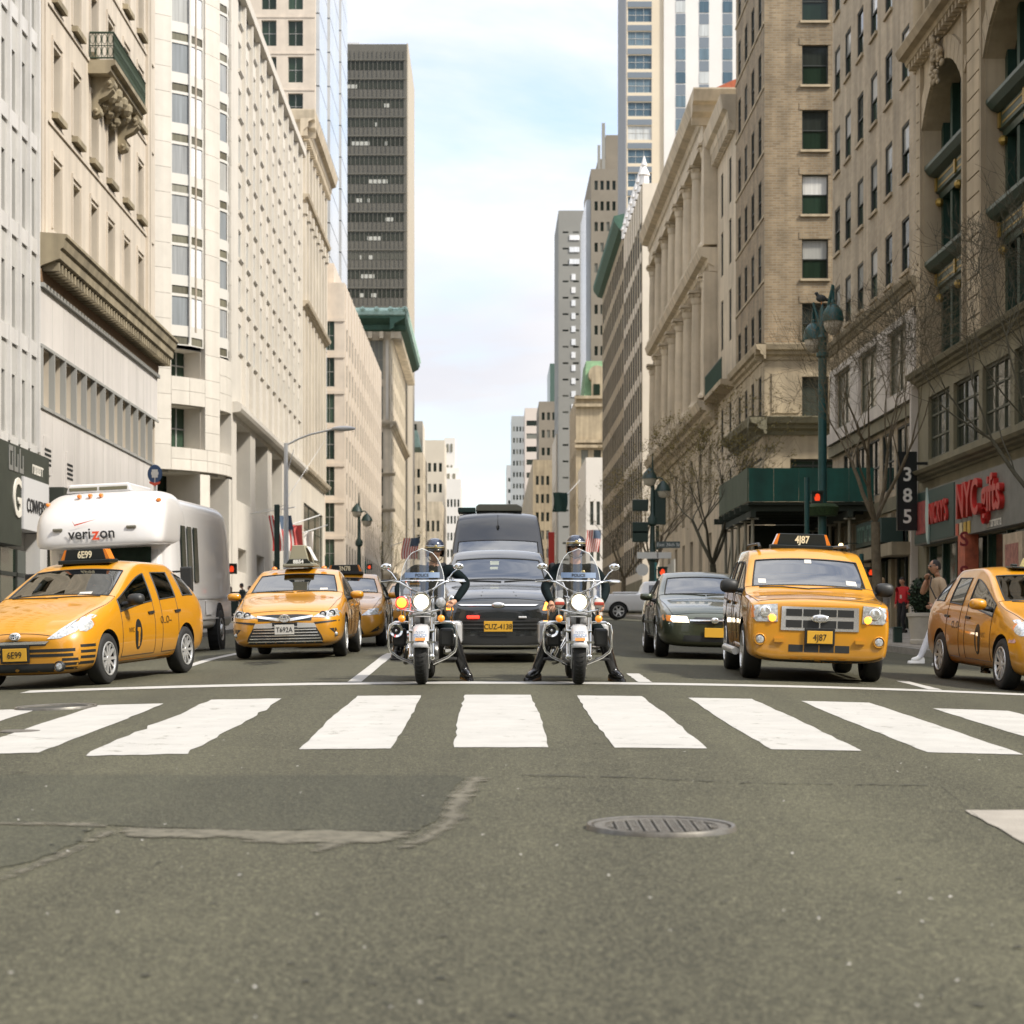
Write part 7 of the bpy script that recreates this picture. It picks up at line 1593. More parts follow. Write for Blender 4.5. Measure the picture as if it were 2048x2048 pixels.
for x in (2.0, -3.6):
 for sg in (1, -1):
  ar = MB(); ar.lathe([(0, sg * 1.0), (.52, sg * 1.0), (.52, sg * 1.205), (0, sg * 1.205)], 28, (x, 0, .42), 'Y');
  if x < 0: ar.build('wheel_arch', ARCHM, bus, False)
  o = link('wheel', wmm); o.location = (x, sg * (1.10 if x < 0 else .90), .40); o.rotation_euler = (0, 0, 0 if sg > 0 else math.pi); adopt(o, bus, False); adopt(link('rim', wrm), o, False)
place(bus, -6.66, 39.6, 2.0); bus.scale = (1, .965, 1)
# ================================================================ people
SKIN = M('skin', (.50, .27, .17, 1), .5, var=.1, vscale=20, local=True); SKIN2 = M('skin_tan', (.40, .21, .125, 1), .5, var=.1, vscale=20, local=True); NAVY = M('navy_uniform', (.006, .011, .012, 1), .9, spec=.12, var=.3, vscale=9, local=True, bump=.3, bscale=25)
BOOT = M('black_leather', (.010, .010, .010, 1), .25, coat=.4); GLOVE = M('black_glove', (.012, .012, .012, 1), .6); HAIRD = M('dark_hair', (.02, .015, .012, 1), .7); WHITEC = M('white_denim', (.68, .68, .70, 1), .8, var=.12, vscale=6, local=True)
BEIGE = M('beige_shirt', (.42, .31, .20, 1), .85, var=.15, vscale=8, local=True, bump=.2, bscale=20); REDJ = M('red_jacket', (.52, .012, .018, 1), .7, var=.15, vscale=6, local=True); BLKP = M('black_trousers', (.012, .012, .013, 1), .8); TANC = M('tan_coat', (.55, .40, .27, 1), .85, var=.1, vscale=6, local=True)
GREYC = M('grey_coat', (.36, .34, .31, 1), .85, var=.1, vscale=6, local=True); DKC = M('dark_clothes', (.035, .042, .038, 1), .85, var=.2, vscale=6, local=True); SHOEW = M('white_trainer', (.75, .74, .70, 1), .6)
BONES = [('pelvis', 'spine', 'top'), ('spine', 'chest', 'top'), ('chest', 'neck', 'top'), ('neck', 'skull', 'skin'), ('chest', 'shL', 'top'), ('shL', 'elL', 'sleeve'), ('elL', 'wrL', 'fore'), ('chest', 'shR', 'top'), ('shR', 'elR', 'sleeve'), ('elR', 'wrR', 'fore'),
  ('pelvis', 'hipL', 'leg'), ('hipL', 'knL', 'leg'), ('knL', 'anL', 'shin'), ('anL', 'toeL', 'foot'), ('pelvis', 'hipR', 'leg'), ('hipR', 'knR', 'leg'), ('knR', 'anR', 'shin'), ('anR', 'toeR', 'foot')]
RAD = dict(pelvis=(.155, .12), spine=(.14, .11), chest=(.155, .12), neck=(.06, .06), skull=(.05, .05), sh=(.078, .075), el=(.056, .052), wr=(.036, .032), hip=(.095, .095), kn=(.068, .066), an=(.05, .05), toe=(.045, .035))
STAND = dict(pelvis=(0, 0, .93), spine=(.01, 0, 1.10), chest=(.01, 0, 1.30), neck=(.0, 0, 1.47), skull=(.02, 0, 1.56), shL=(0, .185, 1.40), elL=(-.02, .25, 1.13), wrL=(.06, .25, .90), shR=(0, -.185, 1.40), elR=(-.02, -.25, 1.13), wrR=(.06, -.25, .90),
   hipL=(0, .095, .88), knL=(.02, .10, .50), anL=(0, .10, .09), toeL=(.16, .12, .045), hipR=(0, -.095, .88), knR=(.02, -.10, .50), anR=(0, -.10, .09), toeR=(.16, -.12, .045))
def head_mesh(mb, c, yaw, pitch, mat_i, s=1.):
 """a head with brow, nose, lips, chin and ears, built as one displaced ball; looks along +x"""
 n, k = 28, 22; vs = []; fs = []; T = Matrix.Translation(c) @ Matrix.Rotation(yaw, 4, 'Z') @ Matrix.Rotation(-pitch, 4, 'Y')
 for i in range(k + 1):
  th = math.pi * i / k; z = math.cos(th)
  for j in range(n):
   a = 2 * math.pi * j / n; x, y = math.sin(th) * math.cos(a), math.sin(th) * math.sin(a)
   px, py, pz = x * .098, y * .077, z * .120
   if z < -.1: f = 1 + (z + .1) * .30; px = px * f + (.010 if x > 0 else -.0) * (-z); py *= f
   fr = max(0, x) ** 4 * math.exp(-(y / .30) ** 2)
   px += fr * .020 * math.exp(-((z + .18) / .20) ** 2) * math.exp(-(y / .16) ** 2) * 1.25      # nose
   px += max(0, x) ** 4 * .006 * math.exp(-((z - .22) / .10) ** 2) * math.exp(-(y / .6) ** 2)     # brow
   px -= max(0, x) ** 4 * .009 * math.exp(-((z - .06) / .09) ** 2) * (math.exp(-((abs(y) - .36) / .16) ** 2))   # eye sockets
   px += fr * .007 * math.exp(-((z + .50) / .06) ** 2); px -= fr * .004 * math.exp(-((z + .57) / .03) ** 2); px += fr * .006 * math.exp(-((z + .63) / .05) ** 2)   # lips
   px += fr * .010 * math.exp(-((z + .86) / .12) ** 2)
   vs.append(T @ (Vector((px, py, pz)) * s))
 for i in range(k):
  for j in range(n): fs.append((i * n + j, (i + 1) * n + j, (i + 1) * n + (j + 1) % n, i * n + (j + 1) % n))
 mb.add(vs, fs, mat_i)
 for sg in (1, -1):
  o = MB(T); o.ball((-.008 * s, sg * .080 * s, -.012 * s), .03 * s, 8, 6, 0, (.7, .3, 1)); mb.add(o.v, o.f, mat_i)
 return T
def hand(mb, w, d, palm, mat_i, curl=.5, s=1.):
 """palm plus four fingers and a thumb; d = direction of the fingers, palm = palm normal"""
 d = Vector(d).normalized(); p = Vector(palm); p = (p - d * p.dot(d)).normalized(); q = d.cross(p); w = Vector(w)
 mb.tube([w, w + d * .04 * s, w + d * .085 * s], [.026 * s, .036 * s, .032 * s], 8, mat_i)
 for i, (o, l) in enumerate(((-.026, .068), (-.009, .078), (.009, .073), (.025, .056))):
  a = w + d * .08 * s + q * o * s; c = curl
  b = a + (d * math.cos(c * .6) + p * math.sin(c * .6)) * l * .45 * s; e = b + (d * math.cos(c * 1.5) + p * math.sin(c * 1.5)) * l * .32 * s; f = e + (d * math.cos(c * 2.3) + p * math.sin(c * 2.3)) * l * .26 * s
  mb.tube([a - d * .015, a, b, e, f], [.0095 * s, .0098 * s, .009 * s, .0082 * s, .006 * s], 6, mat_i)
 t = w + d * .03 * s - q * .028 * s; mb.tube([t, t + (d * .6 - q * .7 + p * .2) * .035 * s, t + (d * 1.2 - q * .8 + p * .5) * .05 * s], [.013 * s, .011 * s, .008 * s], 6, mat_i)
def figure(label, J, mats, sc=1., headyaw=0., headpitch=0., hands=None, girth=1., cat='person', group=None, rad=None):
 """mats: top, sleeve, fore, leg, shin, foot, skin"""
 j = dict(STAND); j.update(J); j = {k: Vector(v) * sc for k, v in j.items()}; rd = dict(RAD); rd.update(rad or {})
 names = list(j); me = bpy.data.meshes.new('sk'); me.from_pydata([tuple(j[k]) for k in names], [(names.index(a), names.index(b)) for a, b, _ in BONES], [])
 o = bpy.data.objects.new('sk', me); COL.objects.link(o); sk = o.modifiers.new('skin', 'SKIN'); sk.use_smooth_shade = True; sk.branch_smoothing = .4
 for i, k in enumerate(names):
  r_ = rd.get(k) or rd[k[:-1]]; g = girth if k in ('pelvis', 'spine', 'chest') else 1; me.skin_vertices[0].data[i].radius = (r_[0] * sc * g, r_[1] * sc * g); me.skin_vertices[0].data[i].use_root = (k == 'pelvis')
 su_ = o.modifiers.new('sub', 'SUBSURF'); su_.levels = 2; su_.render_levels = 2; bpy.context.view_layer.update()
 ev = bpy.data.meshes.new_from_object(o.evaluated_get(bpy.context.evaluated_depsgraph_get())); slots = ['top', 'sleeve', 'fore', 'leg', 'shin', 'foot', 'skin']; mb = MB()
 vs = [v.co.copy() for v in ev.vertices]; mb.v = vs
 for p in ev.polygons:
  c = p.center; best = None
  for a, b, g in BONES:
   A, B = j[a], j[b]; t = max(0, min(1, (c - A).dot(B - A) / max(1e-9, (B - A).length_squared))); dd = (c - (A + (B - A) * t)).length
   if g == 'top' and ('sh' in a + b or 'neck' in b): dd *= 1.02
   if best is None or dd < best[0]: best = (dd, g, t)
  g = best[1]
  mb.f.append(list(p.vertices)); mb.m.append(slots.index(g))
 bpy.data.objects.remove(o); bpy.data.meshes.remove(me); bpy.data.meshes.remove(ev)
 hc = j['skull'] + Vector((.02, 0, .062)) * sc; T = head_mesh(mb, hc, headyaw, headpitch, 6, sc * .98)
 for side, (d, p, curl, m_) in (hands or {'L': ((.1, 0, -1), (0, -1, 0), .5, 6), 'R': ((.1, 0, -1), (0, 1, 0), .5, 6)}).items(): hand(mb, j['wr' + side], d, p, m_, curl, sc)
 for side in 'LR':        # shoe with sole and heel
  a, t = j['an' + side], j['toe' + side]; f = (t - a); f.z = 0; f.normalize(); l = Vector((-f.y, f.x, 0)); z0 = min(a.z, t.z) - .045 * sc; b = MB()
  prof_ = [(-.075, .034), (-.04, .040), (.03, .038), (.10, .046), (.16, .044), (.205, .026)]; vs_ = []
  for x, w_ in prof_:
   h_ = .10 if x < .0 else .085 if x < .06 else .06 if x < .13 else .045
   c = Vector((a.x, a.y, 0)) + f * x * sc; vs_ += [c + l * w_ * sc + Vector((0, 0, z0)), c + l * w_ * sc * .9 + Vector((0, 0, z0 + h_ * .7 * sc)), c + l * w_ * .3 * sc + Vector((0, 0, z0 + h_ * sc)), c - l * w_ * .3 * sc + Vector((0, 0, z0 + h_ * sc)), c - l * w_ * sc * .9 + Vector((0, 0, z0 + h_ * .7 * sc)), c - l * w_ * sc + Vector((0, 0, z0))]
  fs_ = []
  for i in range(len(prof_) - 1):
   for q in range(6): fs_.append((i * 6 + q, i * 6 + (q + 1) % 6, (i + 1) * 6 + (q + 1) % 6, (i + 1) * 6 + q))
  fs_ += [tuple(range(6)), tuple(range((len(prof_) - 1) * 6, len(prof_) * 6))]; mb.add(vs_, fs_, 5)
 ob = mb.build('person', [mats[k] for k in slots], None, smooth=70); tag(ob, label, cat, group); ROOTLOC[ob.name] = Vector((0, 0, 0))
 return ob, T, j
def hair(ob, T, mat, s=1., full=False, long=0.):
 mb = MB(T); n, k = 20, 10; vs = []; fs = []
 for i in range(k + 1):
  th = math.pi * .62 * i / k; z = math.cos(th)
  for jx in range(n):
   a = 2 * math.pi * jx / n; x = math.sin(th) * math.cos(a); zz = z * .126
   if x > .25 and z < .45: zz = max(zz, .050)
   vs.append(Vector((math.sin(th) * math.cos(a) * .104 - .006, math.sin(th) * math.sin(a) * .084, zz - (long if x < .2 and i == k else 0))) * s)
 for i in range(k):
  for jx in range(n): fs.append((i * n + jx, (i + 1) * n + jx, (i + 1) * n + (jx + 1) % n, i * n + (jx + 1) % n))
 mb.add(vs, fs); mb.build('hair', mat, ob, False, 60)
def shades(ob, T, s=1.):
 mb = MB(T)
 for sg in (1, -1): mb.ball((.088 * s, sg * .032 * s, .012 * s), .03 * s, 10, 6, 0, (.35, 1, .72)); mb.tube([(.08 * s, sg * .06 * s, .018 * s), (-.005 * s, sg * .08 * s, .014 * s)], .004, 4)
 mb.tube([(.095 * s, -.01, .018), (.097 * s, .01, .018)], .004, 4); mb.build('sunglasses', M('dark_lenses', (.006, .006, .007, 1), .08, coat=1), ob, False, 60)
def stand_at(ob, X, Y, face, z=None):
 """face: compass of the gaze in degrees, 0 = towards the camera, 90 = image left"""
 a = R(-90 - face); ob.location = (X, Y, zwalk(Y) if z is None else z); ob.rotation_euler = (0, 0, a)
W_ = lambda **k: dict(dict(top=NAVY, sleeve=NAVY, fore=NAVY, leg=NAVY, shin=BOOT, foot=BOOT, skin=SKIN), **k)

# ================================================================ police motorcycles
WMOTO = M('moto_white', (.50, .50, .50, 1), .3, coat=.8); ACRY = glass_mat('windscreen_acrylic', (.72, .73, .74), 2.1); ENG = M('engine_metal', (.20, .20, .195, 1), .35, .85, var=.3, vscale=12, local=True); DARKM = M('dark_frame', (.015, .016, .015, 1), .4)
CHR2 = M('bright_chrome', (.72, .72, .70, 1), .07, 1.)
BLUEB = M('police_blue', (.15, .215, .33, 1), .5)
def motorcycle(label, left):
 r = empty('police_motorcycle', (0, 0, 0), label, 'motorcycle', 'police motorcycles waiting at the stop line'); ROOTLOC[r.name] = Vector((0, 0, 0)); B = lambda m, nm, mt, par=None, sm=50, bv=0: m.build(nm, mt, par or r, False, sm, bevel=bv)
 FX, RX, WR = .80, -.82, .335
 for x, w_ in ((FX, .15), (RX, .17)):
  m = MB(); m.lathe([(WR * .66, -w_ * .36), (WR * .80, -w_ * .5), (WR * .93, -w_ * .42), (WR * .985, -w_ * .22), (WR, 0), (WR * .985, w_ * .22), (WR * .93, w_ * .42), (WR * .80, w_ * .5), (WR * .66, w_ * .36)], 48, (x, 0, WR), 'Y'); o = B(m, 'wheel', RUB)
  m = MB()
  for k in range(40):
   a = 2 * math.pi * k / 40
   for sg in (1, -1):
    P = [(x + (WR + .001) * math.cos(a + q), sg * y, WR + (WR + .0012 - abs(y) * .08) * math.sin(a + q)) for q, y in ((0, .006), (.05, .05))]; m.tube(P, .0035, 3)
  B(m, 'tread_groove', INK, o)
  m = MB(); m.lathe([(WR * .68, -.05), (WR * .64, -.055), (WR * .60, 0), (WR * .64, .055), (WR * .68, .05)], 36, (x, 0, WR), 'Y'); m.lathe([(0, -.07), (.05, -.07), (.05, .07), (0, .07)], 16, (x, 0, WR), 'Y')
  for k in range(10): a = 2 * math.pi * k / 10; m.tube([(x + .04 * math.cos(a), .02, WR + .04 * math.sin(a)), (x + WR * .64 * math.cos(a), 0, WR + WR * .64 * math.sin(a))], .011, 5)
  B(m, 'rim', CHR2, o)
  for sg in ((1, -1) if x > 0 else (1,)): m = MB(); m.lathe([(.06, sg * .085), (.15, sg * .085), (.15, sg * .091), (.06, sg * .091)], 24, (x, 0, WR), 'Y'); B(m, 'brake_disc', ALLOY, o)
 # fenders: arched shells
 def fender(x, r0, a0, a1, w_, mat, nm, depth):
  m = MB(); n = 18; S = [(-w_ / 2, -depth), (-w_ / 2 + .003, -.02), (-w_ * .35, .008), (0, .018), (w_ * .35, .008), (w_ / 2 - .003, -.02), (w_ / 2, -depth)]; vs = []; fs = []
  for i in range(n + 1):
   a = R(a0 + (a1 - a0) * i / n)
   for y, h in S: vs.append((x + (r0 + h) * math.cos(a), y, WR + (r0 + h) * math.sin(a)))
  for i in range(n):
   for k in range(6): fs.append((i * 7 + k, i * 7 + k + 1, (i + 1) * 7 + k + 1, (i + 1) * 7 + k))
  m.add(vs, fs); o = B(m, nm, mat); s_ = o.modifiers.new('s', 'SOLIDIFY'); s_.thickness = .004; return o
 ff = fender(FX, WR + .035, 18, 165, .205, WMOTO, 'front_fender', .075); fender(RX, WR + .04, 10, 175, .23, WMOTO, 'rear_fender', .10)
 m = MB(); m.box(FX + .30, FX + .33, -.165, .165, .50, .525); B(m, 'fender_trim', CHR2, ff)
 fx = FX + (WR + .055) * math.cos(R(38)); fz = WR + (WR + .055) * math.sin(R(38)); nx = Vector((math.cos(R(38)), 0, math.sin(R(38)))); up = Vector((-math.sin(R(38)), 0, math.cos(R(38)))); bt = basis(Vector((fx, 0, fz)) + nx * .004, (0, 1, 0), up, nx)
 text('fender_lettering', 'NYPD', .042, bt @ Matrix.Translation((0, .062, .006)), MATS['emblem_blue'], ff, .001, world=False); text('fender_lettering', 'POLICE', .048, bt @ Matrix.Translation((0, .01, .008)), BLUEB, ff, .001, .001, False)
 m = MB(bt); m.box(-.06, .06, -.062, -.022, 0, .004); B(m, 'fender_badge', M('badge_orange', (.62, .22, .04, 1), .5), ff)
 # front end
 for sg in (1, -1):
  m = MB(); m.tube([(FX, sg * .125, .30), (FX - .05, sg * .128, .52), (FX - .11, sg * .13, .86)], [.030, .030, .027], 12); m.tube([(FX - .06, sg * .13, .56), (FX - .14, sg * .13, 1.05)], .022, 10); m.ball((FX, sg * .125, .33), .042, 10, 6); B(m, 'fork_tube', CHR2)
  m = MB(); m.box(FX - .16, FX + .0, sg * .09, sg * .10, .24, .42) ; B(m, 'brake_caliper', ENG, None, 0, .01)
 m = MB(); m.box(FX - .16, FX - .06, -.16, .16, .80, .84); m.box(FX - .10, FX - .0, -.155, .155, .62, .655); B(m, 'fork_clamp', CHR2, None, 0, .012)
 hx, hz = FX - .02, .985
 m = MB(); m.lathe([(.118, .02), (.122, .0), (.118, -.06), (.09, -.14), (.04, -.18), (0, -.19)], 28, (hx, 0, hz), 'X'); m.lathe([(.088, .026), (.098, .034), (.118, .034), (.123, .018), (.118, .0)], 28, (hx, 0, hz), 'X'); hl = B(m, 'headlight', CHR2)
 m = MB(); m.lathe([(0, .045), (.05, .042), (.075, .034), (.09, .024)], 28, (hx, 0, hz), 'X'); B(m, 'headlight_lens', WHT_ON, hl)
 m = MB(); m.tube([(hx - .01, y, .855 + .9 * abs(y) ** 2 * (1 if abs(y) < .2 else .8)) for y in (-.27, -.2, -.12, 0, .12, .2, .27)], .013, 8); B(m, 'light_bar', CHR2)
 for sg in (1, -1):
  on = left and sg < 0
  m = MB(); m.lathe([(0, -.085), (.035, -.08), (.062, -.03), (.066, .02), (.060, .03)], 20, (hx, sg * .235, .975), 'X'); o = B(m, 'spot_lamp', CHR2)
  m = MB(); m.lathe([(0, .042), (.04, .038), (.06, .026)], 20, (hx, sg * .235, .975), 'X'); B(m, 'spot_lens', AMB_ON if on else M('spot_clear', (.55, .56, .56, 1), .1, .4) if left else M('spot_white', (.70, .66, .60, 1), .2), o)
  if not left: m = MB(); m.box(hx + .03, hx + .048, sg * .235 - .056, sg * .235 + .056, .945, .985); B(m, 'red_strobe', M('strobe_red', (.42, .06, .035, 1), .3), o, 0, .008)
  if on: m = MB(); m.lathe([(.052, .03), (.075, .02), (.075, -.02)], 20, (hx - .005, sg * .235, .975), 'X'); B(m, 'red_ring', RED_ON, o)
  m = MB(); m.tube([(hx, sg * .235, .91), (hx, sg * .235, .86)], .012, 6); B(m, 'lamp_post', CHR2)
  m = MB(); m.tube([(hx - .01, sg * .235, .87), (hx - .01, sg * .235, .83)], .011, 6); m.lathe([(0, -.05), (.038, -.045), (.044, 0)], 16, (hx + .01, sg * .235, .785), 'X'); o = B(m, 'turn_signal', CHR2)
  m = MB(); m.lathe([(0, .026), (.03, .02), (.043, 0)], 16, (hx + .01, sg * .235, .785), 'X'); B(m, 'turn_lens', M('amber_bright', (.85, .30, .02, 1), .25, coat=1, emit=(1, .30, .02), es=.2), o)
 # windscreen: bent acrylic sheet with a cut-out for the lamp
 n, k = 18, 22; vs = []; fs = []; z0, z1 = .93, 1.62
 def half(z): t = (z - z0) / (z1 - z0); return (.272 - .02 * t) if t < .28 else .266 * math.sqrt(max(0, 1 - ((t - .28) / .72) ** 2.2)) + .002
 for i in range(k + 1):
  z = z0 + (z1 - z0) * (i / k) ** .9
  for jx in range(n + 1):
   u = -1 + 2 * jx / n; y = half(z) * u; zb = z
   if i == 0: zb = z + .14 * max(0, 1 - (abs(y) / .17) ** 2)
   elif zb < 1.08: zb = max(zb, .93 + (zb - .93) * .4 + .14 * max(0, 1 - (abs(y) / .17) ** 2))
   vs.append((FX - .10 - .30 * (zb - .93) - 1.15 * y * y, y, zb))
 for i in range(k):
  for jx in range(n): fs.append((i * (n + 1) + jx, i * (n + 1) + jx + 1, (i + 1) * (n + 1) + jx + 1, (i + 1) * (n + 1) + jx))
 m = MB(); m.add(vs, fs); ws = B(m, 'windscreen', ACRY)
 wx = lambda y, z, o=0.: (FX - .10 - .30 * (z - .93) - 1.15 * y * y + o, y, z)
 rim_ = [wx(half(z) * s_, z) for s_, zs_ in ((-1, [z0 + (z1 - z0) * q / 14 for q in range(15)]), (1, [z0 + (z1 - z0) * q / 14 for q in range(14, -1, -1)])) for z in zs_]
 m = MB(); m.tube(rim_, .005, 4); B(m, 'windscreen_edge', M('acrylic_edge', (.75, .78, .78, 1), .2), ws)
 m = MB(); m.tube([wx(y, 1.235, .008) for y in [-.26 + .52 * q / 12 for q in range(13)]], .011, 6); B(m, 'windscreen_bar', CHR2, ws)
 m = MB()
 for q in range(12):
  y0, y1 = -.21 + .42 * q / 12, -.21 + .42 * (q + 1) / 12; m.quad(wx(y0, 1.27, .003), wx(y1, 1.27, .003), wx(y1, 1.335, .003), wx(y0, 1.335, .003))
 B(m, 'blue_band', BLUEB, ws)
 tm = text_mesh('POLICE', .05, 0, .001)
 for v in tm.vertices: v.co = wx(v.co.x, 1.30 + v.co.y, .006)
 tm.materials.append(INK); adopt(link('band_lettering', tm), ws, False)
 for y in (-.05, .035):
  m = MB(); m.tube([wx(y, 1.12, -.03), wx(y, 1.55, -.02)], .006, 4)
 for sg in (1, -1): m = MB(); m.tube([(FX - .12, sg * .14, .90), wx(sg * .13, 1.10, -.01), wx(sg * .20, 1.235, -.004)], .010, 6); m.tube([(hx, sg * .11, 1.02), (FX - .14, sg * .17, 1.05)], .008, 5); B(m, 'screen_bracket', CHR2, ws)
 # bars, mirrors
 for sg in (1, -1):
  m = MB(); m.tube([(FX - .18, 0, 1.08), (FX - .19, sg * .13, 1.13), (FX - .24, sg * .27, 1.22), (FX - .34, sg * .38, 1.235)], .013, 8); hb = B(m, 'handlebar', CHR2)
  m = MB(); m.tube([(FX - .33, sg * .375, 1.236), (FX - .41, sg * .50, 1.232)], .019, 8); B(m, 'grip', CHR2 if sg > 0 else RUB, hb)
  m = MB(); m.tube([(FX - .27, sg * .33, 1.24), (FX - .25, sg * .42, 1.228), (FX - .33, sg * .52, 1.222)], .008, 5); B(m, 'lever', CHR2, hb)
  m = MB(); m.tube([(FX - .27, sg * .31, 1.245), (FX - .27, sg * .37, 1.33), (FX - .28, sg * .43, 1.375)], .009, 6); m.ball((FX - .285, sg * .435, 1.405), 1, 14, 8, 0, (.022, .066, .042)); o = B(m, 'mirror', CHR2, None, 40)
 # tank, seat, engine
 m = MB(); m.ball((.20, 0, .80), 1, 20, 12, 0, (.36, .165, .16)); B(m, 'fuel_tank', WMOTO); m = MB(); m.tube([(FX - .16, 0, .86), (.25, 0, .72), (-.1, 0, .55), (-.5, 0, .5)], .03, 8); m.tube([(FX - .18, 0, .8), (.38, 0, .3), (-.35, 0, .24)], .028, 8); B(m, 'frame', DARKM)
 m = MB(); m.ball((-.30, 0, .70), 1, 18, 10, 0, (.34, .19, .085)); B(m, 'seat', BOOT)
 for a_ in (22, -22):
  c = Vector((.10, 0, .36)); d = Vector((math.sin(R(a_)), 0, math.cos(R(a_)))); m = MB(); o0 = c + d * .08; m.tube([o0, c + d * .36], .07, 14)
  for q in range(9): p = c + d * (.13 + .022 * q); m.tube([p, p + d * .007], .096, 14)
  B(m, 'cylinder', ENG);
 m = MB(); m.lathe([(0, -.17), (.13, -.17), (.15, -.12), (.15, .12), (.13, .17), (0, .17)], 20, (.08, 0, .34), 'Y'); m.lathe([(0, -.16), (.14, -.16), (.14, .16), (0, .16)], 20, (-.22, 0, .34), 'Y'); B(m, 'engine_case', ENG)
 m = MB(); m.lathe([(0, -.24), (.075, -.24), (.08, -.19), (.06, -.1)], 18, (.12, 0, .55), 'Y'); B(m, 'air_cleaner', CHR2)
 for sg in (-1,): m = MB(); m.tube([(.28, -.12, .55), (.42, -.2, .42), (.2, -.23, .25), (-.5, -.26, .22), (-1.15, -.27, .22)], [.028, .028, .028, .045, .05], 10); B(m, 'exhaust_pipe', CHR2); m = MB(); m.tube([(.0, -.12, .6), (-.1, -.2, .40), (-.3, -.25, .27)], .026, 8); B(m, 'exhaust_pipe', CHR2)
 # crash bars, siren, boards, bags
 for sg in (1, -1):
  m = MB(); P = [(.46, sg * .10, .72), (.50, sg * .22, .735), (.50, sg * .33, .735), (.50, sg * .395, .70), (.50, sg * .41, .62), (.50, sg * .41, .45), (.49, sg * .385, .38), (.46, sg * .30, .31), (.42, sg * .12, .23)]; m.tube(P, .0175, 10); B(m, 'crash_bar', CHR2)
  m = MB(); m.box(.05, .42, sg * .24, sg * .40, .27, .295); B(m, 'floorboard', RUB, None, 0, .008)
  m = MB(); m.box(-1.12, -.52, sg * .20, sg * .44, .42, .72); B(m, 'saddlebag', WMOTO, None, 0, .05)
  m = MB(); m.box(-1.0, -.6, sg * .2, sg * .45, .30, .40); B(m, 'bag_guard', CHR2, None, 0, .03)
  m = MB(); m.box(.32, .47, sg * .20, sg * .37, .44, .66); B(m, 'leg_guard_box', DARKM, None, 0, .03)
  m = MB(); m.tube([(-.95, sg * .30, .72), (-.95, sg * .30, .98)], .012, 6); m.ball((-.95, sg * .30, 1.0), .05, 10, 6); B(m, 'rear_strobe', CHR2)
 m = MB(); m.lathe([(.052, .005), (.078, .02), (.085, .01), (.08, -.03), (.05, -.12), (0, -.13)], 24, (.545, -.315, .635), 'X'); si = B(m, 'siren', CHR2)
 m = MB(); m.lathe([(0, -.005), (.066, .0), (.068, .012)], 24, (.545, -.315, .635), 'X'); B(m, 'siren_grille', DARKM, si); m = MB(); m.ball((.548, -.315, .635), .022, 10, 6); B(m, 'siren_centre', CHR2, si)
 m = MB(); m.box(-1.25, -.95, -.17, .17, .78, 1.0); B(m, 'radio_box', WMOTO, None, 0, .03)
 return r
HELM_W = M('helmet_white', (.70, .71, .72, 1), .25, coat=1.); HELM_B = M('helmet_blue', (.012, .022, .05, 1), .25, coat=1.); HELM_K = M('helmet_black', (.010, .010, .010, 1), .2, coat=1.); HELM_G = M('helmet_gold', (.45, .36, .16, 1), .3, .5)
def helmet(ob, T, s=1.):
 m = MB(T); n = 24; sh = [(0.0, .158), (.05, .152), (.09, .132), (.116, .098), (.126, .058), (.128, .035)]; m.lathe([(r_ * s, z * s) for r_, z in sh], n); m.v = [T @ (Matrix.Diagonal((1.04, .94, 1, 1)) @ (T.inverted() @ v)) for v in m.v]; h = m.build('helmet', HELM_B, ob, False, 60)
 def band(z0, z1, mat, nm, k=1.012, a0=0, a1=360):
  rz = lambda z: .128 * math.sqrt(max(0, 1 - max(0, (z - .035) / .125) ** 2.2)) * k; b = MB(T); b.lathe([(rz(z0) * .97, z0), (rz(z0), z0), (rz(z1), z1), (rz(z1) * .97, z1)], n, (0, 0, 0), 'Z', 0, a0, a1); b.v = [T @ (Matrix.Diagonal((1.04, .94, 1, 1)) @ (T.inverted() @ v)) for v in b.v]; return b.build(nm, mat, h, False, 60)
 band(.072, .096, HELM_W, 'white_stripe', 1.02); band(.050, .062, HELM_G, 'gold_band', 1.025); band(.018, .048, HELM_K, 'black_rim', 1.04); band(.118, .150, HELM_W, 'white_crown', 1.02, 60, 120); band(.118, .150, HELM_W, 'white_crown', 1.02, 240, 300)
 b = MB(T); b.tube([(.13 * math.cos(a), .0, .036 + .126 * math.sin(a)) for a in [0.2 + 2.7 * q / 12 for q in range(13)]], .012, 6); b.v = [T @ (Matrix.Diagonal((1.04, 1, 1, 1)) @ (T.inverted() @ v)) for v in b.v]
 b = MB(T); P0 = [(.126 * math.cos(a), .118 * math.sin(a), .04) for a in [R(-75 + 150 * q / 12) for q in range(13)]]; P1 = [(.165 * math.cos(a) * (1 if abs(a) < 1 else .9), .122 * math.sin(a), .022) for a in [R(-75 + 150 * q / 12) for q in range(13)]]
 b.add([Vector(p) for p in P0 + P1], [(q, q + 1, 14 + q, 13 + q) for q in range(12)]); o = b.build('peak', HELM_K, h, False, 60)
 b = MB(T); b.lathe([(.131, .04), (.133, .0), (.128, -.05), (.118, -.075)], n, (0, 0, 0), 'Z', 0, 62, 298); b.v = [T @ (Matrix.Diagonal((1.04, .94, 1, 1)) @ (T.inverted() @ v)) for v in b.v]; b.build('ear_guard', HELM_K, h, False, 60)
 for sg in (1, -1): b = MB(T); b.tube([(.05, sg * .10, -.04), (.06, sg * .078, -.10), (.06, 0, -.135)], .006, 5); b.build('chin_strap', HELM_K, h, False)
 b = MB(T); b.ball((.138, 0, .068), .02, 10, 6, 0, (.4, 1, 1.1)); b.build('cap_badge', HELM_G, h, False)
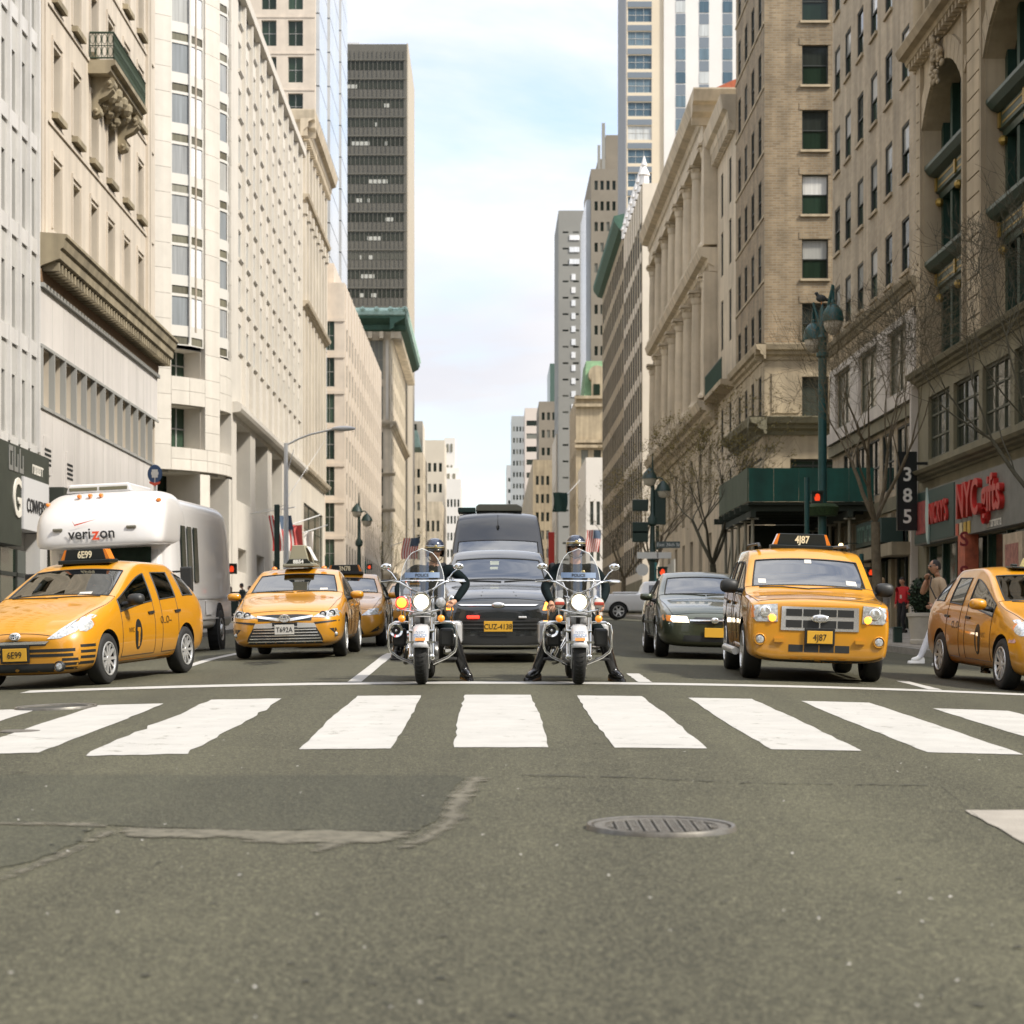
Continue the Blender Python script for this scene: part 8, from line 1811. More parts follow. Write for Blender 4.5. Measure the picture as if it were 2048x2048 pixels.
def badge_set(ob, j, s=1.):
 c = j['chest']; m = MB(); m.ball((c.x + .15 * s, .085 * s, c.z + .04 * s), .03 * s, 8, 6, 0, (.3, 1, 1.2)); m.build('shield_badge', HELM_G, ob, False, 60)
 m = MB(); p = j['pelvis'] + Vector((0, 0, .09)); m.lathe([(.165, -.03), (.178, -.028), (.178, .028), (.165, .03)], 20, p); m.v = [Vector((p.x + (v.x - p.x) * .86, v.y, v.z)) for v in m.v]; m.build('duty_belt', BOOT, ob, False, 60)
mo1 = motorcycle('police motorcycle with lit amber and red lamp, left of the pair', True); mo2 = motorcycle('police motorcycle with two red strobes and round siren, right of the pair', False)
place(mo1, -.80, 26.47, 1.0); place(mo2, 1.05, 26.47, -.5)
S_ = 1.04
SEAT = dict(pelvis=(-.28, 0, .86), spine=(-.29, 0, 1.03), chest=(-.24, 0, 1.24), neck=(-.20, 0, 1.42), skull=(-.17, 0, 1.515), shL=(-.23, .215, 1.345), shR=(-.23, -.215, 1.345))
def seated(label, kw, hy, hp, hands):
 J = dict(SEAT); J.update(kw); ob, T, j = figure(label, J, W_(), S_, hy, hp, hands, 1.08, rad=dict(hip=(.105, .105), kn=(.082, .08), an=(.066, .066), toe=(.05, .04), sh=(.085, .08), el=(.066, .062), wr=(.044, .042)))
 helmet(ob, T, 1.02); shades(ob, T, S_); badge_set(ob, j, S_); return ob
of2 = seated('officer in helmet and sunglasses astride the right motorcycle, both boots planted', dict(
 elR=(-.16, -.37, 1.10), wrR=(.10, -.30, .93), elL=(-.16, .37, 1.10), wrL=(.10, .30, .93), hipL=(-.27, .12, .80), knL=(.10, .315, .52), anL=(.02, .455, .10), toeL=(.17, .55, .045), hipR=(-.27, -.12, .80), knR=(.10, -.315, .52), anR=(.0, -.47, .10), toeR=(.14, -.58, .045)), 0, .03,
 {'L': ((.8, -.1, -.5), (0, -.3, -1), .6, 6), 'R': ((.8, .1, -.5), (0, .3, -1), .6, 6)})
of1 = seated('officer leaning back on the left motorcycle with one elbow out', dict(pelvis=(-.28, .03, .86), spine=(-.30, .06, 1.03), chest=(-.28, .09, 1.23), neck=(-.24, .11, 1.39), skull=(-.20, .115, 1.475), shL=(-.27, .30, 1.33), shR=(-.27, -.12, 1.33),
 elL=(-.34, .50, 1.15), wrL=(-.10, .36, .94), elR=(-.18, -.32, 1.10), wrR=(.08, -.28, .95), hipL=(-.27, .13, .80), knL=(.02, .34, .50), anL=(-.02, .47, .10), toeL=(.14, .545, .045), hipR=(-.27, -.10, .80), knR=(.12, -.27, .55), anR=(.05, -.33, .32), toeR=(.22, -.35, .30)), .15, -.10,
 {'L': ((.7, -.5, -.3), (0, -.5, -1), .6, 6), 'R': ((.8, .1, -.5), (0, .3, -1), .6, 6)})
of1.matrix_world = mo1.matrix_world.copy(); of1.location = mo1.location; of1.rotation_euler = mo1.rotation_euler; of2.location = mo2.location; of2.rotation_euler = mo2.rotation_euler

# ================================================================ pedestrians
a, T, j = figure('man in beige shirt and white trousers talking on a phone, stepping off the kerb', dict(chest=(.01, 0, 1.30), shR=(.03, -.19, 1.42), elR=(.18, -.22, 1.18), wrR=(.13, -.13, 1.42), elL=(-.06, .24, 1.13), wrL=(.14, .24, .98), hipL=(0, .09, .90), knL=(.16, .10, .52), anL=(.34, .10, .13), toeL=(.49, .11, .09), knR=(-.04, -.09, .5), anR=(-.16, -.09, .10), toeR=(-.01, -.10, .05)),
    W_(top=BEIGE, sleeve=BEIGE, fore=SKIN2, leg=WHITEC, shin=WHITEC, foot=SHOEW, skin=SKIN2), 1.0, 0, 0, {'R': ((.05, .5, 1), (-.3, 1, 0), 1.0, 6), 'L': ((1, 0, -.2), (0, -1, 0), .7, 6)}, 1.05)
hair(a, T, HAIRD, .955); shades(a, T)
m = MB(); m.box(.10, .115, -.11, -.07, 1.42, 1.57); m.build('phone', INK, a, False); m = MB(); m.tube([(.12, .06, 1.45), (.16, .10, 1.3), (.10, .2, 1.1), (-.1, .2, 1.1), (-.14, .1, 1.3), (-.1, .08, 1.45)], .012, 5); m.build('bag_strap', GLOVE, a, False)
stand_at(a, 7.32, 35.2, 80, zroad(7.32, 35.2))
a, T, j = figure('person in bright red jacket and black trousers walking on the right pavement', dict(knL=(.12, .09, .5), anL=(.10, .1, .10), toeL=(.26, .1, .05), knR=(.02, -.09, .52), anR=(-.22, -.09, .16), toeR=(-.08, -.1, .06)), W_(top=REDJ, sleeve=REDJ, fore=REDJ, leg=BLKP, shin=BLKP, foot=BOOT, skin=SKIN), 1.0, girth=1.15)
hair(a, T, HAIRD); m = MB(); m.quad((.172, .02, 1.08), (.172, .09, 1.08), (.172, .09, 1.19), (.172, .02, 1.19)); m.build('id_badge', PLATE_W, a, False); stand_at(a, 12.85, 66.9, 50)
def coat(ob, j, mat, sc=1., top=1.02, hem=.5):
 m = MB(); m.lathe([(.150, top), (.19, .9), (.215, .72), (.235, hem), (.22, hem - .005)], 18); m.v = [Vector((v.x * .72, v.y, v.z)) * sc for v in m.v]; m.build('coat_skirt', mat, ob, False, 60)
def ped(label, X, Y, face, top, leg, hc, sc=1., long=False, skirt=None, group='people on the pavements'):
 a, T, j = figure(label, dict(knL=(.06, .09, .5), anL=(.02, .1, .09), knR=(0, -.09, .5)), W_(top=top, sleeve=top, fore=top, leg=leg, shin=leg, foot=BOOT, skin=SKIN), sc); hair(a, T, hc, sc, long=.10 if long else 0)
 if skirt: coat(a, j, skirt, sc)
 stand_at(a, X, Y, face); return a
HAIRB = M('brown_hair', (.10, .055, .03, 1), .7); HAIRL = M('fair_hair', (.32, .22, .12, 1), .7)
ped('woman in knee length tan coat seen from behind beside the bus', -12.55, 104, 180, TANC, DKC, HAIRB, .96, True, TANC)
ped('man in dark jacket standing near the left kerb', -12.1, 105, 110, DKC, DKC, HAIRD, 1.06)
ped('dark clothed passer-by half hidden behind the wedge advert taxi', -11.6, 104, 60, DKC, BLKP, HAIRD, .98)
ped('fair haired woman in long grey coat behind the boxy taxi', 11.6, 63.5, 150, GREYC, DKC, HAIRL, .98, True, GREYC)
ped('dark clothed man standing by the white pickup', 5.05, 100.5, 90, DKC, BLKP, HAIRD, 1.0)
# rider in the back of the right-hand taxi
a, T, j = figure('passenger in pale jacket and white cap in the right taxi rear seat', dict(pelvis=(0, 0, .52), spine=(-.02, 0, .66), chest=(-.03, 0, .86), neck=(0, 0, 1.02), skull=(.02, 0, 1.10), shL=(-.02, .18, .96), shR=(-.02, -.18, .96), elL=(.05, .22, .74), elR=(.05, -.22, .74), wrL=(.25, .16, .66), wrR=(.25, -.16, .66),
 hipL=(.05, .1, .50), hipR=(.05, -.1, .50), knL=(.38, .1, .52), knR=(.38, -.1, .52), anL=(.40, .1, .22), anR=(.40, -.1, .22), toeL=(.5, .1, .2), toeR=(.5, -.1, .2)), W_(top=GREYC, sleeve=GREYC, fore=GREYC, leg=DKC, shin=DKC, foot=BOOT, skin=SKIN), 1.0, headyaw=-.4)
m = MB(T); m.lathe([(.09, .03), (.10, .05), (.09, .10), (.05, .13), (0, .135)], 16); m.build('cap', WHITEC, a, False, 60)
mw = taxi2_root.matrix_world @ Matrix.Translation((-.80, -.40, -.02)); a.location = mw.translation; a.rotation_euler = mw.to_euler()
# ================================================================ street furniture
TEAL = M('teal_cast_iron', (.012, .075, .075, 1), .4, .1, var=.2, vscale=4); TEAL_D = M('dark_green_post', (.012, .035, .026, 1), .45); GALV = M('galvanised_pole', (.62, .62, .61, 1), .5, .1); FROST = M('frosted_globe', (.52, .48, .40, 1), .3)
SIGB = M('signal_housing', (.012, .030, .022, 1), .5); REDH = M('red_hand_lit', (.8, .08, .02, 1), .4, emit=(1, .06, .01), es=.35)
# twin lamp on a tall teal post
X, Y = at(1645, 900, 62).x, 62.; zb = zwalk(Y)
lp = root('twin_street_lamp', (X, Y, zb), 'tall teal twin lamp post in front of the buff brick building', 'street lamp', 'street lamps')
m = MB(); zt = ZP(640, Y); m.lathe([(.32, zb), (.32, zb + .25), (.26, zb + .35), (.24, zb + .9), (.17, zb + 1.1), (.15, zb + 2.2), (.13, zb + 2.3), (.12, zt - 1.1), (.18, zt - 1.05), (.18, zt - .95), (.11, zt - .9), (.13, zt - .55), (.17, zt - .5), (.10, zt - .4), (.08, zt + .3), (0, zt + .5)], 20, (X, Y, 0)); m.build('post', TEAL, lp, smooth=40)
def lantern(par, x, y, z, s=1.):
 m = MB(); m.lathe([(.04 * s, .62 * s), (.07 * s, .58 * s), (.06 * s, .50 * s), (.16 * s, .44 * s), (.27 * s, .28 * s), (.30 * s, .10 * s), (.30 * s, .0)], 22, (x, y, z)); o = m.build('lamp_hood', TEAL, par, smooth=50)
 m = MB(); m.lathe([(.27 * s, 0), (.26 * s, -.12 * s), (.19 * s, -.28 * s), (.08 * s, -.37 * s), (0, -.39 * s)], 22, (x, y, z)); m.build('globe', FROST, o, smooth=60)
for px, py, dy, s in ((1627, 680, .25, .98), (1666, 643, -.25, 1.02)):
 p = at(px, py, Y + dy); c = Vector((X, Y, zt - .7)); m = MB(); up = Vector((p.x, p.y, p.z + .95)); m.tube([c, c.lerp(up, .4) + Vector((0, 0, .25)), up + Vector((0, 0, .1)), Vector((p.x, p.y, p.z + .6))], .05, 8); m.build('scroll_arm', TEAL, lp, smooth=60); lantern(lp, p.x, p.y, p.z, s)
m = MB(); m.lathe([(.0, -.02), (.42, .0), (.48, .25), (.35, .35), (0, .38)], 18, (X, Y, ZP(1112 - 80, Y))); fb_ = m.build('flower_basket', M('basket_foliage', (.025, .055, .015, 1), .9, var=.5, vscale=20, bump=.8, bscale=30), lp, smooth=60)
bn = root('pigeon', (X, Y, zt + .5), 'dark pigeon perched on top of the twin lamp', 'pigeon'); m = MB(); m.ball((X - .04, Y, zt + .62), 1, 12, 8, 0, (.15, .09, .11)); m.ball((X - .17, Y, zt + .76), .055, 10, 6); m.tube([(X - .1, Y, zt + .66), (X - .16, Y, zt + .74)], [.07, .045], 8); m.tube([(X + .08, Y, zt + .6), (X + .26, Y, zt + .54)], [.06, .02], 6); m.tube([(X - .22, Y, zt + .76), (X - .25, Y, zt + .75)], [.015, .004], 5); m.build('body', M('pigeon_grey', (.035, .04, .04, 1), .7), bn, smooth=60)
m = MB(); m.tube([(X - .03, Y + .03, zt + .45), (X - .03, Y + .03, zt + .55)], .01, 4); m.tube([(X - .03, Y - .03, zt + .45), (X - .03, Y - .03, zt + .55)], .01, 4); m.build('legs', AMBER, bn)
# walk signals on posts
def walk_signal(label, px, py, Y, lit=True, post=True, pw=.07, X=None, flip=1, sz=.36, ztop=None):
 p = at(px, py, Y); zb = zwalk(Y); t = root('walk_signal', (p.x, Y, zb), label, 'walk signal', 'pedestrian signals')
 m = MB(); m.box(p.x - sz / 2, p.x + sz / 2, Y - .1, Y + .12, p.z - sz / 2, p.z + sz / 2); m.build('housing', SIGB, t, bevel=.02); m = MB(); m.box(p.x - sz / 2 - .02, p.x + sz / 2 + .02, Y - .22, Y - .1, p.z + sz / 2 - .02, p.z + sz / 2 + .02); m.build('visor', SIGB, t)
 m = MB(); s = sz * .30
 if lit:
  m.prism([(p.x - s * .7, p.z - s), (p.x + s * .6, p.z - s), (p.x + s * .75, p.z + s * .1), (p.x + s * .5, p.z + s * .9), (p.x - s * .1, p.z + s * 1.1), (p.x - s * .6, p.z + s * .8), (p.x - s * .65, p.z), (p.x - s * 1.0, p.z + s * .2)], Y - .106, Y - .101, lambda a, b, h: (a, h, b)); m.build('hand_symbol', REDH, t)
 if post:
  xp = p.x + flip * (sz / 2 + .12); m = MB(); m.tube([(xp, Y, zb), (xp, Y, ztop or p.z + .5)], pw, 10); m.box(min(xp, p.x), max(xp, p.x), Y - .02, Y + .02, p.z + .1, p.z + .14); m.build('post', TEAL, t, smooth=50)
 return t
walk_signal('small red hand sign on thin teal post by the twin lamp', 1634, 995, 60, True, True, .07, flip=-1, sz=.32, ztop=ZP(955, 60))
walk_signal('lit red hand signal beside the street name sign', 1325, 1144, 112, True, True, flip=-1, sz=.5)
walk_signal('lit red hand signal left of the wedge advert taxi', 464, 1138, 92, True, True, flip=-1, sz=.42)
walk_signal('small red hand signal behind the boxy taxi right mirror', 1741, 1145, 57.5, True, True, .06, flip=-1, sz=.24)
walk_signal('distant red hand signal left of the motorcycles', 739, 1134, 190, True, True, flip=-1, sz=.5)
# traffic signal columns
def column_signal(label, px, pyt, Y, w_=.42, heads=((-1.1, 0),)):
 p = at(px, pyt, Y); zb = zwalk(Y); t = root('signal_column', (p.x, Y, zb), label, 'traffic signal', 'traffic signals'); m = MB(); m.box(p.x - w_ / 2, p.x + w_ / 2, Y - w_ / 2, Y + w_ / 2, zb, p.z); m.build('column', TEAL_D, t, bevel=.04)
 for dx, dz in heads:
  zc = p.z - 3.6 + dz; m = MB(); m.box(p.x + dx - .45, p.x + dx + .45, Y - .2, Y + .2, zc - .42, zc + .42); h = m.build('signal_head', SIGB, t, bevel=.05); m = MB(); m.box(min(p.x, p.x + dx), max(p.x, p.x + dx), Y - .03, Y + .03, zc + .50, zc + .56); m.box(min(p.x, p.x + dx), max(p.x, p.x + dx), Y - .03, Y + .03, zc - .56, zc - .50); m.build('bracket', SIGB, h)
 return t, p
column_signal('square dark green signal column before the flags on the left', 554, 1009, 97, .24, ((-2.2, -.9),))
# cobra head lamp
X, Y = at(572, 1000, 99).x, 99.; t = root('arm_street_lamp', (X, Y, zwalk(Y)), 'slender grey pole with long arm lamp over the left taxis', 'street lamp', 'street lamps'); z1 = ZP(886, Y)
m = MB(); m.tube([(X, Y, zwalk(Y)), (X, Y, z1)], [.14, .09], 12); m.build('pole', GALV, t, smooth=50); e = at(672, 857, Y - 1.5); m = MB(); m.tube([(X, Y, z1 - .1), (X + .6, Y, z1 + .2), at(620, 869, Y - .7), e], .045, 8); m.tube([(X, Y, z1 - 1.6), (X + .35, Y, z1 - .3)], .02, 6); m.build('arm', GALV, t, smooth=60)
m = MB(); m.ball((e.x + .35, e.y, e.z), 1, 14, 8, 0, (.55, .18, .12)); m.build('lamp_head', GALV, t, smooth=60)
m = MB(); m.tube([(X, Y, ZP(1000, Y)), at(650, 880, Y + 40)], .012, 4); m.tube([(X, Y, ZP(1010, Y)), at(505, 1026, Y + 6)], .012, 4); m.build('guy_wire', GALV, t)
# ornate lamp further up on the left and its twin on the right
def ornate(label, px, pyt, Y, s=1.):
 p = at(px, pyt, Y); zb = zwalk(Y); t = root('ornate_street_lamp', (p.x, Y, zb), label, 'street lamp', 'street lamps'); h = p.z; m = MB(); x = p.x
 m.lathe([(.45 * s, zb), (.42 * s, zb + .6), (.28 * s, zb + 1.2), (.2 * s, zb + 1.5), (.16 * s, zb + 3.2), (.26 * s, zb + 3.3), (.16 * s, zb + 3.5), (.12 * s, h - 3.8 * s), (.26 * s, h - 3.7 * s), (.26 * s, h - 3.4 * s), (.12 * s, h - 3.2 * s), (.1 * s, h - 1.6 * s), (.02, h)], 16, (x, Y, 0)); m.build('post', TEAL_D, t, smooth=40)
 for dx, dz in ((-.15, -1.35), (.55, -2.0)):
  m = MB(); m.tube([(x, Y, h - 1.5 * s), (x + dx * .6 * s, Y, h - 1.1 * s + dz * .1), (x + dx * s, Y, h + dz * s + .6 * s)], .05 * s, 6); m.lathe([(.06 * s, .55 * s), (.3 * s, .3 * s), (.42 * s, 0)], 14, (x + dx * s, Y, h + dz * s)); l_ = m.build('lamp_hood', TEAL_D, t, smooth=50); m = MB(); m.lathe([(.36 * s, 0), (.28 * s, -.3 * s), (0, -.42 * s)], 14, (x + dx * s, Y, h + dz * s)); m.build('globe', FROST, l_, smooth=60)
 return t, x, zb
ornate('dark ornate twin lamp far up the left kerb', 718, 985, 158, 1.05)
t, x, zb = ornate('dark green ornate lamp carrying signs behind the dark saloon', 1305, 905, 122, 1.1)
Y = 122
for py, w_, side in ((1010, .9, -1), (1055, .9, -1), (1072, .9, -1)):
 z = ZP(py, Y); m = MB(); m.box(x + side * .25, x + side * (.25 + w_), Y - .2, Y + .1, z - .35, z + .3); m.build('signal_head', SIGB, t, bevel=.04)
z = ZP(1018, Y); m = MB(); m.box(x + .12, x + .75, Y - .18, Y + .1, z - .9, z + 1.1); m.build('signal_head', SIGB, t, bevel=.04)
for py, dx, w_, nm in ((1111, -.9, 1.2, 'arrow_sign'), (1111, .25, .8, 'arrow_sign')): z = ZP(py, Y); m = MB(); m.box(x + dx, x + dx + w_, Y - .28, Y - .25, z - .18, z + .18); m.build(nm, M('sign_plain_white', (.6, .6, .57, 1), .5), t)
z = ZP(1140, Y); m = MB(); m.lathe([(0, -.03), (.35, -.03), (.35, 0), (0, 0)], 20, (x - .6, Y - .3, z), 'Y'); m.build('round_sign', MATS['sign_plain_white'], t)
ss = root('street_name_sign', (x + .3, Y - .3, ZP(1100, Y)), 'small dark street name plate reading East 36th St', 'sign'); p0, p1 = at(1313, 1083, Y - .3), at(1360, 1096, Y - .3); m = MB(); m.box(p0.x, p1.x, Y - .32, Y - .27, p1.z, p0.z); m.build('plate', M('street_sign_slate', (.06, .085, .085, 1), .5), ss)
text('lettering', 'East 36th St', .27, T_south((p0.x + p1.x) / 2, Y - .325, (p0.z + p1.z) / 2), M('street_sign_text', (.62, .64, .62, 1), .5), ss, .002)
# bus stop sign
Y = 58.; p = at(310, 948, Y); bt_ = root('bus_stop_sign', (p.x, Y, zwalk(Y)), 'round blue bus stop sign on a pole above the white bus', 'sign'); m = MB(); m.tube([(p.x, Y, zwalk(Y)), (p.x, Y, p.z)], .035, 8); m.build('pole', GALV, bt_)
m = MB(); m.lathe([(0, -.03), (.19, -.03), (.2, -.015), (.19, 0), (0, 0)], 28, (p.x, Y, p.z), 'Y'); m.v = [Vector((v.x, v.y, p.z + (v.z - p.z) * 1.25)) for v in m.v]; m.build('disc', M('bus_sign_blue', (.03, .07, .16, 1), .4), bt_)
m = MB(); m.box(p.x - .08, p.x + .08, Y - .045, Y - .031, p.z - .10, p.z + .12); m.box(p.x - .10, p.x + .10, Y - .04, Y - .031, p.z - .02, p.z + .05); m.build('bus_symbol', MATS['sign_plain_white'], bt_)
m = MB(); m.prism([(p.x - .14, p.z - .26), (p.x, p.z - .33), (p.x + .14, p.z - .26), (p.x + .15, p.z - .20), (p.x, p.z - .24), (p.x - .15, p.z - .20)], Y - .045, Y - .02, lambda a, b, h: (a, h, b)); m.build('red_foot', M('bus_sign_red', (.6, .08, .04, 1), .4), bt_)
# flags
def flag(label, px0, py0, px1, py1, Y, kind, pole=None, wave=.12, seed=0):
 a, b = at(px0, py0, Y), at(px1, py1, Y); t = root('flag', (a.x, Y, b.z), label, 'flag', 'flags along the avenue'); W, H = b.x - a.x, a.z - b.z; nx, nz = 14, 18; rr = random.Random(seed)
 def P(u, v): return Vector((a.x + W * u + .12 * W * math.sin(v * 3 + seed) * (1 - v * .3), Y + wave * math.sin(u * 7 + v * 2.3 + seed) * (.4 + v), b.z + H * v))
 fm = [M('flag_red', (.45, .045, .04, 1), .8), M('flag_white', (.66, .62, .58, 1), .8), M('flag_blue', (.06, .09, .14, 1), .8), M('flag_plain_red', (.50, .10, .09, 1), .8), M('flag_dark_green', (.015, .05, .04, 1), .8)]
 if kind == 'us':
  m = MB(); n_ = 13
  for i in range(n_):
   for q in range(nz):
    u0, u1 = i / n_, (i + 1) / n_; v0, v1 = q / nz, (q + 1) / nz
    if v0 > .58 and u0 > .45: continue
    m.quad(P(u0, v0), P(u1, v0), P(u1, v1), P(u0, v1), i % 2)
  m.build('stripes', fm[:2], t, smooth=60); m = MB()
  for i in range(6):
   for q in range(8): u0, u1 = .46 + .54 * i / 6, .46 + .54 * (i + 1) / 6; v0, v1 = .58 + .42 * q / 8, .58 + .42 * (q + 1) / 8; m.quad(P(u0, v0), P(u1, v0), P(u1, v1), P(u0, v1))
  m.build('canton', fm[2], t, smooth=60)
 else:
  m = MB()
  for i in range(nx):
   for q in range(nz): m.quad(P(i / nx, q / nz), P((i + 1) / nx, q / nz), P((i + 1) / nx, (q + 1) / nz), P(i / nx, (q + 1) / nz))
  m.build('cloth', fm[{'red': 3, 'white': 1, 'green': 4}[kind]], t, smooth=60)
 if pole: m = MB(); m.tube([at(*pole[0]), at(*pole[1])], .035, 6); m.build('flagpole', GALV, t)
flag('striped flag hanging furthest left behind the signal column', 540, 1031, 586, 1102, 118, 'us', ((500, 1028, 124), (590, 1014, 116)), seed=1)
flag('plain red flag beside the wedge roof advert', 583, 1050, 607, 1122, 124, 'red', ((640, 1030, 128), (575, 1052, 122)), seed=2)
flag('plain white flag right of the red one', 609, 1063, 628, 1130, 128, 'white', ((655, 1050, 133), (605, 1066, 126)), seed=3)
flag('faded striped flag above the left motorcycle', 806, 1076, 838, 1118, 180, 'us', ((780, 1092, 205), (842, 1072, 178)), seed=4)
flag('striped flag right of the standing officer helmet', 1172, 1060, 1200, 1104, 205, 'us', ((1205, 1118, 215), (1168, 1052, 203)), seed=5)
flag('dark green flag slanting out from the right row', 1105, 985, 1133, 1024, 300, 'green', ((1160, 960, 330), (1108, 1018, 300)), .3, seed=6)
b_ = at(1097, 1064, 250); e = at(1109, 1140, 250); t = root('red_banner', (b_.x, 250, e.z), 'narrow red vertical banner behind the van', 'banner'); m = MB(); m.box(b_.x, e.x, 249.9, 250, e.z, b_.z); m.build('cloth', M('banner_red', (.52, .045, .03, 1), .7), t); m = MB(); m.tube([(b_.x - .1, 250.05, prof(250)), (b_.x - .1, 250.05, b_.z + .1)], .05, 6); m.tube([(b_.x - .1, 250.05, b_.z), (e.x, 250.05, b_.z)], .03, 5); m.build('banner_post', GALV, t)
# glass canopy over the left pavement
t = root('glass_canopy', (-13, 180, 6), 'pale glass entrance canopy over the far left pavement', 'canopy'); m = MB(); m.add([(-15, 182, 7.6), (-9.4, 182, 6.4), (-9.4, 196, 6.4), (-15, 196, 7.6), (-15, 182, 7.35), (-9.4, 182, 6.15), (-9.4, 196, 6.15), (-15, 196, 7.35)], [(0, 1, 2, 3), (4, 7, 6, 5), (0, 4, 5, 1), (1, 5, 6, 2), (2, 6, 7, 3), (3, 7, 4, 0)]); m.build('canopy_slab', M('canopy_grey', (.50, .50, .45, 1), .4), t)
m = MB(); m.tube([(-9.6, 183, 6.2), (-9.6, 183, prof(183) - .2)], .08, 8); m.tube([(-9.6, 195, 6.2), (-9.6, 195, prof(195) - .2)], .08, 8); m.build('canopy_posts', GALV, t)
# pavement shed
SHG = M('shed_green_ply', (.007, .095, .070, 1), .55, var=.25, vscale=1.2, streak=.3); SHD = M('shed_dark_timber', (.02, .028, .018, 1), .8); PIPE = M('shed_pipe', (.30, .29, .23, 1), .6, .2)
t = root('pavement_shed', (12.5, 88, zwalk(88)), 'green plywood pavement shed on steel posts at the right corner', 'shed'); s0, s1, sx = 83.7, 94.0, 10.07; zt, zd = ZP(935, 83.7), ZP(1003, 83.7)
n = 5
for i in range(n): a, b = sx + (14.95 - sx) * i / n, sx + (14.95 - sx) * (i + 1) / n; m = MB(); m.box(a + .006, b - .006, s0, s0 + .05, zd, zt + random.uniform(-.03, .02)); m.build('parapet_board', SHG, t)
for i in range(8): a, b = s0 + .06 + (s1 - s0) * i / 8, s0 + .06 + (s1 - s0) * (i + 1) / 8; m = MB(); m.box(sx - .05, sx, a + .006, b - .006, zd, zt + random.uniform(-.03, .02)); m.build('parapet_board', M('shed_olive_ply', (.06, .085, .05, 1), .7, var=.2, vscale=1.2), t)
m = MB(); m.box(sx, 14.98, s0 + .06, s1, zd - .12, zd - .01); m.build('deck', SHD, t)
for i in range(6): y = s0 + .3 + (s1 - s0 - .6) * i / 5; m = MB(); m.box(sx - .3, 14.98, y - .09, y + .09, zd - .36, zd - .125); m.build('joist', SHD, t)
for x in (sx + .15, 14.0): m = MB(); m.box(x - .1, x + .1, s0 - .25, s1, zd - .62, zd - .365); m.build('beam', SHD, t)
for x in (sx + .2, 12.0, 14.05):
 for i in range(5):
  y = s0 + .35 + (s1 - s0 - .7) * i / 4
  if x == 12.0 and i: continue
  if x == 12.0: continue
  m = MB(); m.tube([(x, y, zwalk(y) - .05), (x, y, zd - .62)], .065, 8); m.box(x - .22, x + .22, y - .1, y + .1, zd - .68, zd - .622); m.box(x - .15, x + .15, y - .15, y + .15, zwalk(y) - .02, zwalk(y) + .03); m.build('post', PIPE, t, smooth=50)
for i in range(4):
 y0, y1 = s0 + .35 + (s1 - s0 - .7) * i / 4, s0 + .35 + (s1 - s0 - .7) * (i + 1) / 4; m = MB(); m.tube([(sx + .2, y0, zd - 1.0), (sx + .2, y1, zwalk(y1) + 1.6)], .035, 6); m.tube([(sx + .2, y0, zd - 2.6), (sx + .2, y1, zd - 2.6)], .03, 6); m.build('brace', PIPE, t, smooth=50)
m = MB(); m.quad((sx + 1.2, s1 - .4, zwalk(94)), (15, s1 - .4, zwalk(94)), (15, s1 - .4, zd - .4), (sx + 1.2, s1 - .4, zd - .4)); m.build('back_hoarding', SHD, t)
sg_ = root('shop_awning_sign', (14.2, 83, 3.5), 'dark green shop fascia under the shed with pale lettering', 'sign'); m = MB(); m.box(14.2, 14.98, 78, 83.4, 4.85, 5.75); m.box(14.4, 14.98, 78, 83.4, 4.3, 4.6); m.build('fascia', M('awning_green', (.018, .04, .032, 1), .6), sg_)
smudge('lettering', 9, 4.6, .6, T_west(14.19, 80.7, 5.3), M('awning_text', (.07, .14, .11, 1), .5), sg_, 9); smudge('lettering', 10, 4.6, .2, T_west(14.39, 80.7, 4.45), M('awning_text_pale', (.16, .20, .17, 1), .5), sg_, 4)
t = root('globe_wall_lamp', (13.6, 82.8, 3.9), 'small glowing wall lamp under the green shed', 'lamp'); m = MB(); p = at(1682, 1091, 82.5); m.ball(p, .085, 12, 8); m.build('globe', M('warm_bulb', (1, .8, .45, 1), .4, emit=(1, .72, .35), es=3), t, smooth=60); m = MB(); m.tube([p + Vector((0, .08, 0)), p + Vector((.3, .3, .1)), (14.9, 83, p.z + .1)], .02, 6); m.build('bracket', SIGB, t)
# planter with clipped shrub
Y = 50.; p = at(1845, 1294, Y); zb = zwalk(Y); X = p.x; t = root('planter', (X, Y, zb), 'large cream planter tub with clipped dark shrub behind the phone man', 'planter'); m = MB(); m.lathe([(.25, 0), (.28, .02), (.29, .10), (.27, .13), (.33, .60), (.34, .64), (.37, .66), (.37, .73), (.33, .74), (.31, .68), (0, .66)], 32, (X, Y, zb)); m.build('tub', M('cream_planter', (.50, .47, .40, 1), .7, var=.12, vscale=4), t, smooth=40)
rr = random.Random(3); m = MB()
for k in range(1500):
 th, ph = rr.uniform(0, 6.28), math.acos(rr.uniform(-1, 1)); q = Vector((math.sin(ph) * math.cos(th) * .36, math.sin(ph) * math.sin(th) * .34, math.cos(ph) * .46)) * rr.uniform(.7, 1.02); c = Vector((X + .02, Y, zb + 1.12)) + q; d = Vector((rr.uniform(-1, 1), rr.uniform(-1, 1), rr.uniform(-.4, 1))).normalized() * .045; e = d.cross(Vector((rr.uniform(-1, 1), rr.uniform(-1, 1), 1))).normalized() * .025; m.quad(c - d, c + e, c + d, c - e)
m.build('shrub', M('shrub_leaf', (.020, .045, .016, 1), .7, var=.5, vscale=8), t)
m = MB(); m.ball((X + .02, Y, zb + 1.12), 1, 14, 10, 0, (.30, .28, .40)); m.tube([(X, Y, zb + .6), (X, Y, zb + .9)], .04, 6); m.build('shrub_core', M('shrub_shadow', (.008, .014, .006, 1), .9), t)  # near-black core ball paints the shade between the leaves
